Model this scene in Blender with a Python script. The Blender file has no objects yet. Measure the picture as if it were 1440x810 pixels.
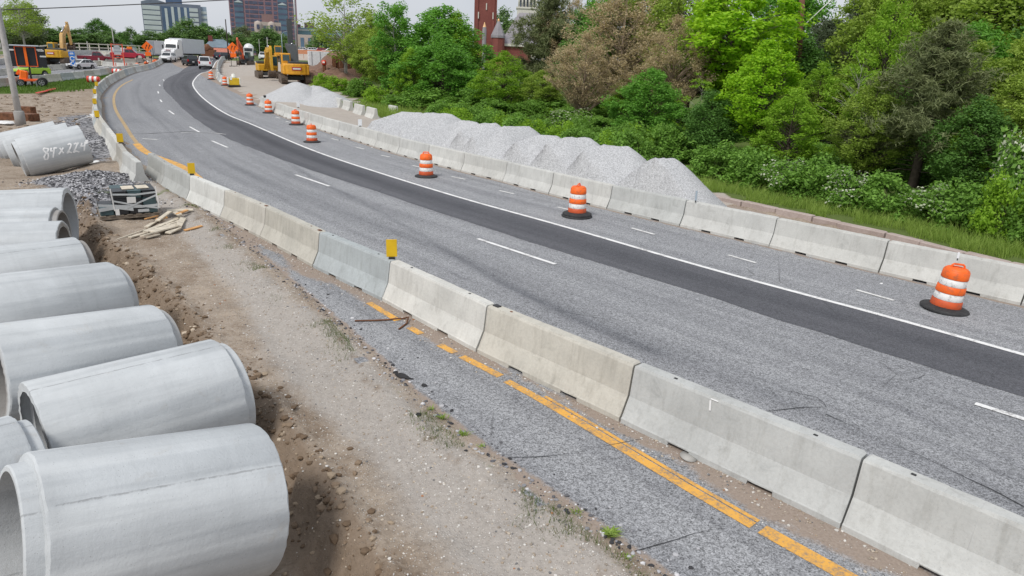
import bpy, math, random
import numpy as np
from mathutils import Vector, Matrix, noise as mnoise
rnd = random.Random(7)
scene = bpy.context.scene
COL = scene.collection
R = math.radians
PI = math.pi

# ------------------------------------------------------------------ camera model (fitted to lane dashes, barriers, drums)
FPX, ROLL, HOR, CAMH = 960.0, 0.0412, 87.2, 4.69
_p = math.atan((405-HOR)/FPX)
UP = Vector((math.sin(ROLL)*math.cos(_p), -math.cos(ROLL)*math.cos(_p), -math.sin(_p)))
FW = (Vector((0, 0, 1))-UP*UP.z).normalized()
RT = FW.cross(UP)
if RT.x < 0: RT = -RT

def ss(a, b, x):
    t = min(1.0, max(0.0, (x-a)/(b-a))); return t*t*(3-2*t)

def T(x, y):
    """height of the paved / graded surface: the road climbs gently as it bends away"""
    return 2.6*ss(40, 150, y)*(1-.7*ss(45, 70, -x)*(1-ss(105, 150, y)))

def ray(px, py):
    d = Vector((px-720, py-405, FPX)); return Vector((d.dot(RT), d.dot(FW), d.dot(UP)))

def at(px, py, h=0.0):
    d = ray(px, py); d = d/math.hypot(d.x, d.y)
    t = 0.0
    while t < 700:
        t += .5
        if CAMH+d.z*t < T(d.x*t, d.y*t)+h:
            lo, hi = t-.5, t
            for _ in range(24):
                m = (lo+hi)/2
                if CAMH+d.z*m < T(d.x*m, d.y*m)+h: hi = m
                else: lo = m
            return Vector((d.x*hi, d.y*hi, CAMH+d.z*hi))
    return Vector((d.x*700, d.y*700, 0))

def proj(x, y, z):
    q = RT*x+FW*y+UP*(z-CAMH)
    # RT,FW,UP are the world axes seen from the camera
    return 720+FPX*q.x/q.z, 405+FPX*q.y/q.z

def gx(px, Y):
    """world point on the ground at forward distance Y on picture column px"""
    lo, hi = -3*Y-50, 3*Y+50
    for _ in range(50):
        m = (lo+hi)/2
        if proj(m, Y, T(m, Y))[0] < px: lo = m
        else: hi = m
    return Vector((lo, Y, T(lo, Y)))

def zat(p, py):
    lo, hi = -30, min(200.0, 2.2*math.hypot(p.x, p.y))
    for _ in range(50):
        m = (lo+hi)/2
        if proj(p.x, p.y, m)[1] > py: lo = m
        else: hi = m
    return lo

def mper(p):
    """metres per picture pixel at point p"""
    q = FW*p.y+RT*p.x+UP*(p.z-CAMH); return q.z/FPX

cam = bpy.data.cameras.new('camera'); camo = bpy.data.objects.new('camera', cam); COL.objects.link(camo)
cam.sensor_width = 36; cam.lens = 24; cam.clip_start = .1; cam.clip_end = 3000
w = lambda v: Vector((v.dot(RT), v.dot(FW), v.dot(UP)))
cx, cy, cz = w(Vector((1, 0, 0))), w(Vector((0, -1, 0))), w(Vector((0, 0, -1)))
m = Matrix((cx, cy, cz)).transposed().to_4x4(); m.translation = (0, 0, CAMH)
camo.matrix_world = m
scene.camera = camo

# ------------------------------------------------------------------ object helpers
def tag(o, label=None, cat=None, group=None, kind=None):
    if label: o['label'] = label
    if cat: o['category'] = cat
    if group: o['group'] = group
    if kind: o['kind'] = kind
    return o

def thing(name, label, cat, loc=(0, 0, 0), rz=0, group=None):
    o = bpy.data.objects.new(name, None); COL.objects.link(o)
    o.empty_display_size = .2
    o.location = loc; o.rotation_euler = (0, 0, rz)
    return tag(o, label, cat, group)

KIDS = {}
def link(name, me, parent=None):
    o = bpy.data.objects.new(name, me); COL.objects.link(o)
    if parent: o.parent = parent; KIDS.setdefault(parent.name, []).append(o)
    return o

def dup(root, loc=None, rz=None, label=None, group=None, scale=None):
    def cp(o, parent):
        c = o.copy(); COL.objects.link(c)
        if parent: c.parent = parent; KIDS.setdefault(parent.name, []).append(c)
        for k in list(KIDS.get(o.name, [])): cp(k, c)
        return c
    r = cp(root, None)
    if loc is not None: r.location = loc
    if rz is not None: r.rotation_euler = (0, 0, rz)
    if label: r['label'] = label
    if group: r['group'] = group
    if scale: r.scale = scale if hasattr(scale, '__len__') else (scale,)*3
    return r

class MB:
    """collects faces, then links them as one mesh object"""
    def __init__(s): s.v = []; s.f = []; s.m = []; s.mi = 0; s.X = Matrix.Identity(4); s.sm = []; s.smooth = False
    def add(s, vs, fs):
        b = len(s.v); X = s.X
        s.v += [tuple(X @ Vector(v)) for v in vs]
        for f in fs: s.f.append(tuple(b+i for i in f)); s.m.append(s.mi); s.sm.append(s.smooth)
        return s
    def box(s, c, d, rz=0, ry=0, rx=0, bev=0, top=1.0):
        hx, hy, hz = d[0]/2, d[1]/2, d[2]/2
        M = Matrix.Translation(c) @ Matrix.Rotation(rz, 4, 'Z') @ Matrix.Rotation(ry, 4, 'Y') @ Matrix.Rotation(rx, 4, 'X')
        if bev <= 0:
            vs = [(x*hx*(top if z > 0 else 1), y*hy*(top if z > 0 else 1), z*hz) for z in (-1, 1) for x, y in ((-1, -1), (1, -1), (1, 1), (-1, 1))]
            fs = [(3, 2, 1, 0), (4, 5, 6, 7), (0, 1, 5, 4), (1, 2, 6, 5), (2, 3, 7, 6), (3, 0, 4, 7)]
        else:
            b = min(bev, hx*.9, hy*.9, hz*.9)
            def ring(ix, iy, z):
                a, c2 = hx-ix, hy-iy; k = b
                return [(-a+k, -c2, z), (a-k, -c2, z), (a, -c2+k, z), (a, c2-k, z), (a-k, c2, z), (-a+k, c2, z), (-a, c2-k, z), (-a, -c2+k, z)]
            rs = [ring(b*.7, b*.7, -hz), ring(0, 0, -hz+b*.7), ring(0, 0, hz-b*.7), ring(b*.7, b*.7, hz)]
            vs = [p for r_ in rs for p in r_]; fs = [tuple(range(7, -1, -1)), tuple(range(24, 32))]
            for k in range(3):
                for i in range(8): fs.append((k*8+i, k*8+(i+1) % 8, k*8+8+(i+1) % 8, k*8+8+i))
        return s.add([tuple(M @ Vector(v)) for v in vs], fs)
    def tube(s, pts, rad, n=8, cap=True):
        pts = [Vector(p) for p in pts]
        if not hasattr(rad, '__len__'): rad = [rad]*len(pts)
        vs = []; fs = []; prev = None
        for i, p in enumerate(pts):
            d = (pts[min(i+1, len(pts)-1)]-pts[max(i-1, 0)])
            if d.length < 1e-9: d = Vector((0, 0, 1))
            d.normalize()
            if prev is None:
                a = Vector((0, 0, 1)) if abs(d.z) < .9 else Vector((1, 0, 0)); u = d.cross(a).normalized()
            else:
                u = (prev-d*prev.dot(d)); u = u.normalized() if u.length > 1e-6 else d.orthogonal().normalized()
            prev = u; vv = d.cross(u)
            for k in range(n):
                a = 2*PI*k/n; vs.append(tuple(p+u*(rad[i]*math.cos(a))+vv*(rad[i]*math.sin(a))))
        for i in range(len(pts)-1):
            for k in range(n): fs.append((i*n+k, i*n+(k+1) % n, (i+1)*n+(k+1) % n, (i+1)*n+k))
        if cap: fs.append(tuple(range(n-1, -1, -1))); fs.append(tuple((len(pts)-1)*n+k for k in range(n)))
        return s.add(vs, fs)
    def lathe(s, prof, n=24, c=(0, 0, 0), axis='Z', cap=True):
        vs = []; fs = []
        for (r, z) in prof:
            for k in range(n):
                a = 2*PI*k/n; x, y = r*math.cos(a), r*math.sin(a)
                q = {'Z': (x, y, z), 'Y': (x, z, -y), 'X': (z, x, y)}[axis]
                vs.append((q[0]+c[0], q[1]+c[1], q[2]+c[2]))
        for i in range(len(prof)-1):
            for k in range(n): fs.append((i*n+k, i*n+(k+1) % n, (i+1)*n+(k+1) % n, (i+1)*n+k))
        if cap:
            fs.append(tuple(range(n-1, -1, -1))); fs.append(tuple((len(prof)-1)*n+k for k in range(n)))
        return s.add(vs, fs)
    def prism(s, poly, a, b, plane='XZ'):
        """extrude polygon (2d) between a and b along the missing axis"""
        def P(u, v, t): return {'XZ': (u, t, v), 'YZ': (t, u, v), 'XY': (u, v, t)}[plane]
        n = len(poly); vs = [P(u, v, a) for u, v in poly]+[P(u, v, b) for u, v in poly]
        fs = [tuple(range(n)), tuple(range(2*n-1, n-1, -1))]+[(i, n+i, n+(i+1) % n, (i+1) % n) for i in range(n)]
        return s.add(vs, fs)
    def build(s, name, mats, parent=None, loc=None, fix=True):
        me = bpy.data.meshes.new(name); me.from_pydata(s.v, [], s.f)
        if not isinstance(mats, (list, tuple)): mats = [mats]
        for mm in mats: me.materials.append(mm)
        if len(mats) > 1: me.polygons.foreach_set('material_index', s.m)
        me.polygons.foreach_set('use_smooth', s.sm)
        if fix:
            import bmesh
            bm = bmesh.new(); bm.from_mesh(me); bmesh.ops.recalc_face_normals(bm, faces=bm.faces); bm.to_mesh(me); bm.free()
        me.update()
        o = link(name, me, parent)
        if loc is not None: o.location = loc
        return o

# ------------------------------------------------------------------ material helpers
class NT:
    def __init__(s, name):
        s.mat = bpy.data.materials.new(name); s.mat.use_nodes = True
        s.t = s.mat.node_tree; s.t.nodes.clear()
        s.out = s.n('ShaderNodeOutputMaterial')
    def n(s, typ, **kw):
        nd = s.t.nodes.new(typ)
        for k, v in kw.items(): setattr(nd, k, v)
        return nd
    def set(s, nd, **kw):
        for k, v in kw.items():
            k = int(k[1:]) if k[0] == 'i' and k[1:].isdigit() else k.replace('_', ' ')
            sock = nd.inputs[k]
            if isinstance(v, bpy.types.NodeSocket): s.t.links.new(v, sock)
            else: sock.default_value = (tuple(v)+(1,) if hasattr(v, '__len__') and len(v) == 3 and sock.type == 'RGBA' else v)
        return nd
    def coords(s, kind='Object', rand=True):
        c = s.n('ShaderNodeTexCoord').outputs[kind]
        if not rand: return c
        oi = s.n('ShaderNodeObjectInfo').outputs['Random']
        k = s.n('ShaderNodeMath', operation='MULTIPLY'); s.set(k, i0=oi, i1=57.3)
        a = s.n('ShaderNodeVectorMath', operation='ADD'); s.set(a, i0=c, i1=k.outputs[0]); return a.outputs[0]
    def scalev(s, v, sc):
        a = s.n('ShaderNodeVectorMath', operation='MULTIPLY'); s.set(a, i0=v, i1=sc); return a.outputs[0]
    def noise(s, v, scale, detail=4, rough=.55, dist=0):
        nd = s.n('ShaderNodeTexNoise'); s.set(nd, Vector=v, Scale=scale, Detail=detail, Roughness=rough, Distortion=dist); return nd.outputs['Fac']
    def voro(s, v, scale, feature='F1', out='Distance', rnd_=1.0):
        nd = s.n('ShaderNodeTexVoronoi', feature=feature); s.set(nd, Vector=v, Scale=scale, Randomness=rnd_); return nd.outputs[out]
    def ramp(s, fac, stops, interp='LINEAR'):
        nd = s.n('ShaderNodeValToRGB'); s.set(nd, Fac=fac); cr = nd.color_ramp; cr.interpolation = interp
        while len(cr.elements) < len(stops): cr.elements.new(.5)
        for e, (p, c) in zip(cr.elements, stops):
            e.position = p; e.color = (c, c, c, 1) if not hasattr(c, '__len__') else tuple(c)+(1,)
        return nd.outputs['Color']
    def mix(s, fac, a, b, blend='MIX'):
        nd = s.n('ShaderNodeMix', data_type='RGBA', blend_type=blend)
        for sock, v in ((nd.inputs[0], fac), (nd.inputs[6], a), (nd.inputs[7], b)):
            if isinstance(v, bpy.types.NodeSocket): s.t.links.new(v, sock)
            else: sock.default_value = v if not hasattr(v, '__len__') else (tuple(v)+(1,) if len(v) == 3 else v)
        return nd.outputs[2]
    def math(s, op, a, b=0.0, clamp=False):
        nd = s.n('ShaderNodeMath', operation=op, use_clamp=clamp); s.set(nd, i0=a, i1=b); return nd.outputs[0]
    def bump(s, h, strength=.3, dist=.02):
        nd = s.n('ShaderNodeBump'); s.set(nd, Height=h, Strength=strength, Distance=dist); return nd.outputs[0]
    def attr(s, name, out='Fac'):
        nd = s.n('ShaderNodeAttribute', attribute_name=name); return nd.outputs[out]
    def finish(s, color, rough=.8, metal=0.0, normal=None, spec=None, **kw):
        b = s.n('ShaderNodeBsdfPrincipled'); s.set(b, Base_Color=color, Roughness=rough, Metallic=metal)
        if normal is not None: s.set(b, Normal=normal)
        if spec is not None: b.inputs['Specular IOR Level'].default_value = spec
        for k, v in kw.items(): s.set(b, **{k: v})
        s.t.links.new(b.outputs[0], s.out.inputs[0]); return s.mat

def plain(name, c, rough=.6, metal=0.0, var=.12, scale=3.0, dirt=None, spec=None, bump=0):
    """paint / metal / rubber: a base colour with uneven tone and some dirt"""
    t = NT(name); v = t.coords()
    n1 = t.noise(v, scale, 5); col = t.mix(t.ramp(n1, [(.3, 0), (.7, 1)]), [x*(1-var) for x in c], [min(1, x*(1+var)) for x in c])
    if dirt:
        n2 = t.noise(v, scale*2.3, 6, .65); col = t.mix(t.ramp(n2, [(.52, 0), (.75, dirt[3] if len(dirt) > 3 else .6)]), col, dirt[:3])
    nm = t.bump(t.noise(v, 40, 3), bump, .01) if bump else None
    return t.finish(col, rough, metal, nm, spec)

def leaf_mat(name, c1, c2, trans=.3, hue=.0):
    t = NT(name)
    g = t.n('ShaderNodeNewGeometry').outputs['Random Per Island']
    oi = t.n('ShaderNodeObjectInfo').outputs['Random']
    big = t.noise(t.coords(), .9, 3)
    f = t.math('ADD', t.math('MULTIPLY', g, .65), t.math('MULTIPLY', t.math('SUBTRACT', big, .3), .8), True)
    col = t.mix(f, c1, c2)
    col = t.mix(t.math('MULTIPLY', oi, .30), col, (c1[0]*.8+.01, c1[1]*.85, c1[2]*.7))
    b = t.n('ShaderNodeBsdfPrincipled'); t.set(b, Base_Color=col, Roughness=.62); b.inputs['Specular IOR Level'].default_value = .25
    tr = t.n('ShaderNodeBsdfTranslucent'); t.set(tr, Color=t.mix(.5, col, (c2[0]*1.1, c2[1]*1.15, c2[2]*.6)))
    ms = t.n('ShaderNodeMixShader'); t.set(ms, Fac=trans)
    t.t.links.new(b.outputs[0], ms.inputs[1]); t.t.links.new(tr.outputs[0], ms.inputs[2]); t.t.links.new(ms.outputs[0], t.out.inputs[0])
    return t.mat

def concrete(name, base, tint=True, streak=.5, dark=.35, bump=.25):
    t = NT(name); v = t.coords()
    big = t.noise(v, 1.3, 5, .6); fine = t.noise(v, 26, 4, .7)
    st = t.noise(t.scalev(v, (5.0, 5.0, .55)), 1.6, 5, .7)
    pores = t.voro(v, 34); 
    col = t.mix(t.ramp(big, [(.3, 0), (.72, 1)]), [x*.86 for x in base], [min(1, x*1.1) for x in base])
    if tint:
        oc = t.n('ShaderNodeObjectInfo').outputs['Color']; col = t.mix(1.0, col, oc, 'MULTIPLY')
    col = t.mix(t.math('MULTIPLY', t.ramp(st, [(.5, 0), (.72, 1)]), streak), col, t.mix(1.0, col, (.55, .53, .5), 'MULTIPLY'))
    blot = t.noise(v, 3.1, 6, .72, .6)
    col = t.mix(t.math('MULTIPLY', t.ramp(blot, [(.58, 0), (.72, 1)]), dark), col, t.mix(1.0, col, (.5, .5, .5), 'MULTIPLY'))
    col = t.mix(t.math('MULTIPLY', t.ramp(fine, [(.35, 1), (.6, 0)]), .22), col, t.mix(1.0, col, (.6, .6, .6), 'MULTIPLY'))
    col = t.mix(t.math('MULTIPLY', t.ramp(pores, [(.08, 1), (.14, 0)]), .35), col, (.12, .12, .11))
    h = t.math('ADD', t.math('MULTIPLY', fine, .6), t.math('MULTIPLY', blot, .8))
    return t.finish(col, .88, 0, t.bump(h, bump, .015), .25)
# ------------------------------------------------------------------ polylines on the ground
def W(pts): return [at(*p).xy for p in pts]
def catmull(P, ds=.5):
    P = [np.array(p[:2], float) for p in P]
    P = [2*P[0]-P[1]]+P+[2*P[-1]-P[-2]]; out = []
    for i in range(1, len(P)-2):
        p0, p1, p2, p3 = P[i-1:i+3]; n = max(2, int(np.linalg.norm(p2-p1)/.25))
        for k in range(n):
            t = k/n; out.append(.5*((2*p1)+(-p0+p2)*t+(2*p0-5*p1+4*p2-p3)*t*t+(-p0+3*p1-3*p2+p3)*t**3))
    out.append(P[-2]); return resample(np.array(out), ds)
def resample(A, ds):
    A = np.asarray(A, float); d = np.r_[0, np.cumsum(np.hypot(*np.diff(A, axis=0).T))]
    n = max(2, int(d[-1]/ds)+1); s = np.linspace(0, d[-1], n)
    return np.c_[np.interp(s, d, A[:, 0]), np.interp(s, d, A[:, 1])]
def smooth(A, it=10):
    A = A.copy()
    for _ in range(it): A[1:-1] = .25*A[:-2]+.5*A[1:-1]+.25*A[2:]
    return A
def normals(A):
    d = np.gradient(A, axis=0); d /= np.linalg.norm(d, axis=1)[:, None]; return np.c_[d[:, 1], -d[:, 0]]   # right-hand side of travel
def offset(A, o): return A+normals(A)*(np.asarray(o)[..., None] if hasattr(o, '__len__') else o)
def arc(A): return np.r_[0, np.cumsum(np.hypot(*np.diff(A, axis=0).T))]
def seg_dist(P, A):
    """distance of points P (n,2) to polyline A, and arc-length position"""
    best = np.full(len(P), 1e9); side = np.zeros(len(P)); pos = np.zeros(len(P)); s = arc(A)
    for i in range(len(A)-1):
        a, b = A[i], A[i+1]; d = b-a; L2 = d@d
        t = np.clip(((P-a)@d)/L2, 0, 1); q = a+t[:, None]*d; e = P-q; dd = np.hypot(e[:, 0], e[:, 1])
        k = dd < best; best[k] = dd[k]; side[k] = (d[1]*e[:, 0]-d[0]*e[:, 1])[k]; pos[k] = (s[i]+t*math.sqrt(L2))[k]
    return best*np.sign(side), pos        # >0 on the right of travel
Tv = np.vectorize(T)

# lines run from the camera's near right towards the far left
WHITE = [(20.5, -.8), (16, 4.3)]+W([(1440, 500), (1333, 468), (1000, 379), (786.7, 316.7), (653, 280), (520, 238.9), (435.6, 210), (355.6, 175.6), (321, 161.8), (293, 144), (277.8, 130), (271, 118.5), (275, 110), (283, 103), (296.7, 98.3)])
WHITE += [(-60.5, 142), (-72, 175), (-88, 220), (-108, 280)]
WHITE = smooth(catmull(WHITE), 14)
DARKL = [(19, -2.8), (14.5, 2.5)]+W([(1440, 559), (1309, 517.8), (1187, 480), (1000, 418), (786.7, 353), (660, 313), (520, 266), (422, 234), (355.6, 209), (311, 190), (263, 158), (243, 138), (230, 124), (232, 113), (241.7, 106.7), (253, 101.7)])
DARKL += [(-57, 122), (-70, 158), (-85, 200), (-108, 262)]
DARKL = smooth(catmull(DARKL), 14); DARKL = offset(DARKL, np.array([.07*mnoise.noise(Vector((q[0]*.9, q[1]*.9, 2)))+.05*mnoise.noise(Vector((q[0]*3, q[1]*3, 5))) for q in DARKL]))
YEL = [(7.5, .8), (5.5, 3.2)]+W([(1190, 808), (1070, 745), (720, 535), (645, 503), (577, 460), (517, 425)])+[(-7.4, 18.6)]+W([(264, 238), (209, 215.6), (189, 196.7), (175, 175), (163, 155), (160, 141.7), (161.7, 131.7), (168, 123), (178, 116), (186.7, 111.7)])+[(-56, 106), (-68, 136)]
YEL = smooth(catmull(YEL), 6)
EDGE = [(6.2, -1.2), (3.4, 2.8)]+W([(930, 810), (850, 745), (740, 680), (600, 575), (480, 460), (350, 350), (280, 290)])+[(-12.6, 24.2), (-16.2, 29.4), (-21.6, 37.3), (-26.4, 44.6), (-30.6, 51.4), (-34.8, 58.6), (-41.6, 69.9), (-47.4, 81.6), (-59, 110), (-69.5, 138), (-81, 170), (-100, 220), (-120, 275)]
EDGE = smooth(catmull(EDGE), 8)
RIGHT = [(24, 3.2), (18.6, 10.6)]+W([(1440, 388), (1260, 342), (1100, 306), (1000, 283)])+[(4.2, 27.2), (0, 30.0), (-7.6, 41.2), (-12, 47.5), (-17.2, 55.8), (-22.2, 63.0), (-33, 80), (-47, 110), (-64.5, 157), (-80, 200), (-105, 275)]
RIGHT = smooth(catmull(RIGHT), 6)
LBAR = W([(1181, 744.4), (871, 594), (669, 495.8), (537, 423), (439, 376), (365.5, 334.5), (309, 306.7), (261, 283), (225.5, 262), (203, 245)])
LBAR = [(9.0, .35), (6.2, 3.5)]+LBAR
LBARC = offset(smooth(catmull(LBAR, .25), 6), .305)
ROW2 = [(-13.4, 24.2), (-14.95, 26.2), (-18.1, 31.0), (-23.3, 38.8), (-26.0, 43.0), (-29.9, 49.4), (-33.9, 56.3), (-36.9, 61.2), (-41.2, 69.5), (-46.5, 81), (-58.2, 109.6), (-68.2, 136.5), (-80, 170), (-99, 220)]
ROW2 = smooth(catmull(ROW2, .25), 30)
RBAR = [(15.3, 10.15), (13.3, 12.3)]+W([(1435, 430), (1243, 386), (1093, 350), (966.8, 321), (863, 296.7), (779, 275.7), (712.7, 257.3), (656, 243.3), (559.6, 217.5), (501.4, 198.6), (447, 181.8), (389, 160.8), (360.8, 148)])
RBARC = offset(smooth(catmull(RBAR, .25), 10), .305)
RB2 = smooth(catmull([(-33.8, 81.4), (-39.1, 92.0), (-46.5, 109.5), (-53.2, 126), (-65.2, 157), (-80.5, 200)], .25), 20)
CURB = smooth(catmull([(24.6, 3.6), (19.2, 10.6)]+W([(1440, 385), (1260, 339), (1100, 303), (1000, 280)])+[(6.2, 29.3)], .25), 8)

# ------------------------------------------------------------------ surface materials
def asphalt(name, base, contrast=1.0, marks=True):
    t = NT(name); v = t.coords('Object', False)
    a = t.voro(v, 74, out='Color')
    sep = t.n('ShaderNodeSeparateColor'); t.t.links.new(a, sep.inputs[0])
    grain = sep.outputs[0]; g2 = t.noise(v, 24, 4, .75); big = t.noise(v, .35, 5, .6); mid = t.noise(v, 1.9, 5, .65)
    lo = [x*(1-.62*contrast) for x in base]; hi = [min(1, x*(1+.95*contrast)) for x in base]
    s2 = t.n('ShaderNodeSeparateColor'); t.t.links.new(t.voro(v, 29, out='Color'), s2.inputs[0])
    f = t.math('ADD', t.math('ADD', t.math('MULTIPLY', grain, .48), t.math('MULTIPLY', s2.outputs[0], .22)), t.math('MULTIPLY', g2, .42))
    col = t.mix(t.ramp(f, [(.22, 0), (.52, .42), (.9, 1)]), lo, hi)
    col = t.mix(t.math('MULTIPLY', t.ramp(big, [(.35, 0), (.7, 1)]), .35), col, t.mix(1.0, col, (1.28, 1.27, 1.25), 'MULTIPLY'))
    col = t.mix(t.math('MULTIPLY', t.ramp(mid, [(.5, 0), (.75, 1)]), .3), col, t.mix(1.0, col, (.68, .68, .7), 'MULTIPLY'))
    if marks:
        cv = t.n('ShaderNodeCombineXYZ'); t.set(cv, X=t.math('MULTIPLY', t.attr('lat'), 1.5), Y=t.math('MULTIPLY', t.attr('lon'), .045)); ln = t.noise(cv.outputs[0], 1.0, 6, .62)
        col = t.mix(t.math('MULTIPLY', t.ramp(ln, [(.46, 0), (.64, 1)]), .55), col, t.mix(1.0, col, (.66, .66, .68), 'MULTIPLY'))
        col = t.mix(t.math('MULTIPLY', t.ramp(ln, [(.34, 1), (.5, 0)]), .30), col, t.mix(1.0, col, (1.25, 1.25, 1.24), 'MULTIPLY'))
        oil = t.noise(v, .9, 6, .75, .8); col = t.mix(t.math('MULTIPLY', t.ramp(oil, [(.60, 0), (.68, 1)]), .45), col, t.mix(1.0, col, (.5, .5, .52), 'MULTIPLY'))
        wear = t.attr('wear'); wn = t.math('MULTIPLY', wear, t.math('ADD', .55, t.math('MULTIPLY', t.noise(t.scalev(v, (1, 1, 1)), .8, 4), .9)), True)
        col = t.mix(wn, col, t.mix(1.0, col, (.42, .43, .46), 'MULTIPLY'))
        polish = t.attr('polish'); col = t.mix(t.math('MULTIPLY', polish, .75), col, (.20, .205, .22))
        sand = t.attr('sand'); sn = t.math('MULTIPLY', sand, t.math('ADD', t.noise(v, 2.6, 6, .7), t.math('MULTIPLY', t.noise(v, 18, 3, .7), .35)))
        col = t.mix(t.ramp(sn, [(.30, 0), (.46, .9)]), col, t.mix(t.noise(v, 30, 3), (.20, .155, .125), (.40, .32, .26)))
        cr = t.voro(t.mix(.12, v, t.n('ShaderNodeTexNoise').outputs['Color'], 'ADD'), .30, 'DISTANCE_TO_EDGE')
        cm = t.math('MULTIPLY', t.ramp(cr, [(.0, 1), (.0042, .0)]), t.ramp(t.noise(v, .22, 2), [(.54, 0), (.62, 1)]))
        col = t.mix(t.math('MULTIPLY', cm, .6), col, (.03, .03, .032))
    h = t.math('ADD', t.math('MULTIPLY', grain, .8), g2)
    return t.finish(col, .85, 0, t.bump(h, .35, .01), .3)

def paint_line(name, c, worn=.5):
    t = NT(name); v = t.coords('Object', False)
    n1 = t.noise(v, 24, 5, .75); n2 = t.noise(v, 3.0, 4, .6); 
    f = t.math('ADD', t.math('MULTIPLY', n1, .6), t.math('MULTIPLY', n2, .5))
    col = t.mix(t.ramp(n2, [(.3, 0), (.7, 1)]), c, [x*.86 for x in c])
    col = t.mix(t.ramp(f, [(.62-.1*worn, 0), (.70, .85)]), col, (.19, .18, .18))
    return t.finish(col, .7, 0, t.bump(n1, .2, .006), .3)

M_ASPH = asphalt('asphalt_weathered', (.230, .235, .247), .98)
M_STRIP = asphalt('asphalt_seal', (.098, .100, .112), .6)
M_ASPH2 = asphalt('asphalt_far', (.20, .205, .22), .6, False)
M_WHITE = paint_line('line_white', (.80, .80, .80), .3)
M_WHITE2 = paint_line('line_white_worn', (.72, .72, .71), .35)
M_YEL = paint_line('line_yellow', (.76, .405, .085), .95)
M_YEL2 = paint_line('line_yellow_worn', (.50, .35, .17), .9)
M_TAR = plain('tar', (.03, .03, .033), .8, var=.3)

def ground_mat():
    t = NT('ground_soil'); v = t.coords('Object', False)
    big = t.noise(v, .25, 5, .6); mid = t.noise(v, 1.7, 6, .68, .4); fine = t.noise(v, 13, 6, .75); peb = t.voro(v, 38, out='Color'); pd = t.voro(v, 38)
    sep = t.n('ShaderNodeSeparateColor'); t.t.links.new(peb, sep.inputs[0])
    col = t.mix(t.ramp(mid, [(.3, 0), (.7, 1)]), (.255, .203, .156), (.405, .342, .280))
    col = t.mix(t.math('MULTIPLY', t.ramp(big, [(.4, 0), (.65, 1)]), .5), col, (.39, .33, .275))
    col = t.mix(t.math('MULTIPLY', t.ramp(fine, [(.36, 1), (.52, 0)]), .6), col, t.mix(1.0, col, (.5, .46, .42), 'MULTIPLY'))
    pt = t.noise(v, .75, 7, .72, .5); col = t.mix(t.math('MULTIPLY', t.ramp(pt, [(.50, 0), (.60, 1)]), .55), col, t.mix(1.0, col, (.62, .55, .48), 'MULTIPLY')); col = t.mix(t.math('MULTIPLY', t.ramp(pt, [(.36, 1), (.46, 0)]), .4), col, t.mix(1.0, col, (1.3, 1.28, 1.25), 'MULTIPLY'))
    # work area: packed pale stone dust
    wk = t.attr('a_work'); col = t.mix(t.ramp(t.math('ADD', wk, t.math('MULTIPLY', t.math('SUBTRACT', mid, .5), .6)), [(.3, 0), (.6, 1)]), col, t.mix(mid, (.30, .265, .235), (.50, .455, .41)))
    # grey fines by the asphalt
    fn = t.attr('a_fine'); col = t.mix(t.ramp(t.math('MULTIPLY', fn, t.math('ADD', t.noise(v, 1.3, 7, .75), .25)), [(.30, 0), (.62, .7)]), col, t.mix(fine, (.25, .235, .22), (.55, .525, .50)))
    # pale pebbles
    pm = t.math('MULTIPLY', t.ramp(pd, [(.22, 1), (.42, 0)]), t.ramp(t.math('ADD', sep.outputs[0], t.math('MULTIPLY', fn, .35)), [(.66, 0), (.72, 1)]))
    col = t.mix(t.math('MULTIPLY', pm, .78), col, t.mix(sep.outputs[1], (.34, .29, .25), (.62, .6, .57)))
    # dark ballast
    gv = t.attr('a_gravel'); st = t.voro(v, 9, out='Color'); sp = t.n('ShaderNodeSeparateColor'); t.t.links.new(st, sp.inputs[0])
    gcol = t.mix(t.ramp(t.math('MULTIPLY', sp.outputs[0], t.math('ADD', fine, .4)), [(.1, 0), (.85, 1)]), (.045, .045, .05), (.40, .40, .42))
    col = t.mix(t.ramp(t.math('ADD', gv, t.math('MULTIPLY', t.math('SUBTRACT', mid, .5), .8)), [(.4, 0), (.55, 1)]), col, gcol)
    # damp, freshly cut bank
    dk = t.attr('a_dark'); col = t.mix(t.math('MULTIPLY', t.ramp(t.math('ADD', dk, t.math('MULTIPLY', t.math('SUBTRACT', mid, .5), .9)), [(.28, 0), (.55, 1)]), .85), col, t.mix(fine, (.145, .106, .074), (.275, .212, .160)))
    # grass and forest floor
    gr = t.attr('a_grass'); gcol2 = t.mix(fine, (.055, .085, .022), (.15, .20, .055))
    col = t.mix(t.ramp(t.math('ADD', gr, t.math('MULTIPLY', t.math('SUBTRACT', mid, .5), .9)), [(.42, 0), (.62, 1)]), col, gcol2)
    h = t.math('ADD', t.math('MULTIPLY', fine, .9), t.math('ADD', t.math('MULTIPLY', pm, .5), mid))
    h = t.math('ADD', h, t.math('MULTIPLY', gv, t.math('MULTIPLY', sp.outputs[0], .9)))
    return t.finish(col, .95, 0, t.bump(h, .55, .05), .15)
M_GROUND = ground_mat()

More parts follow.
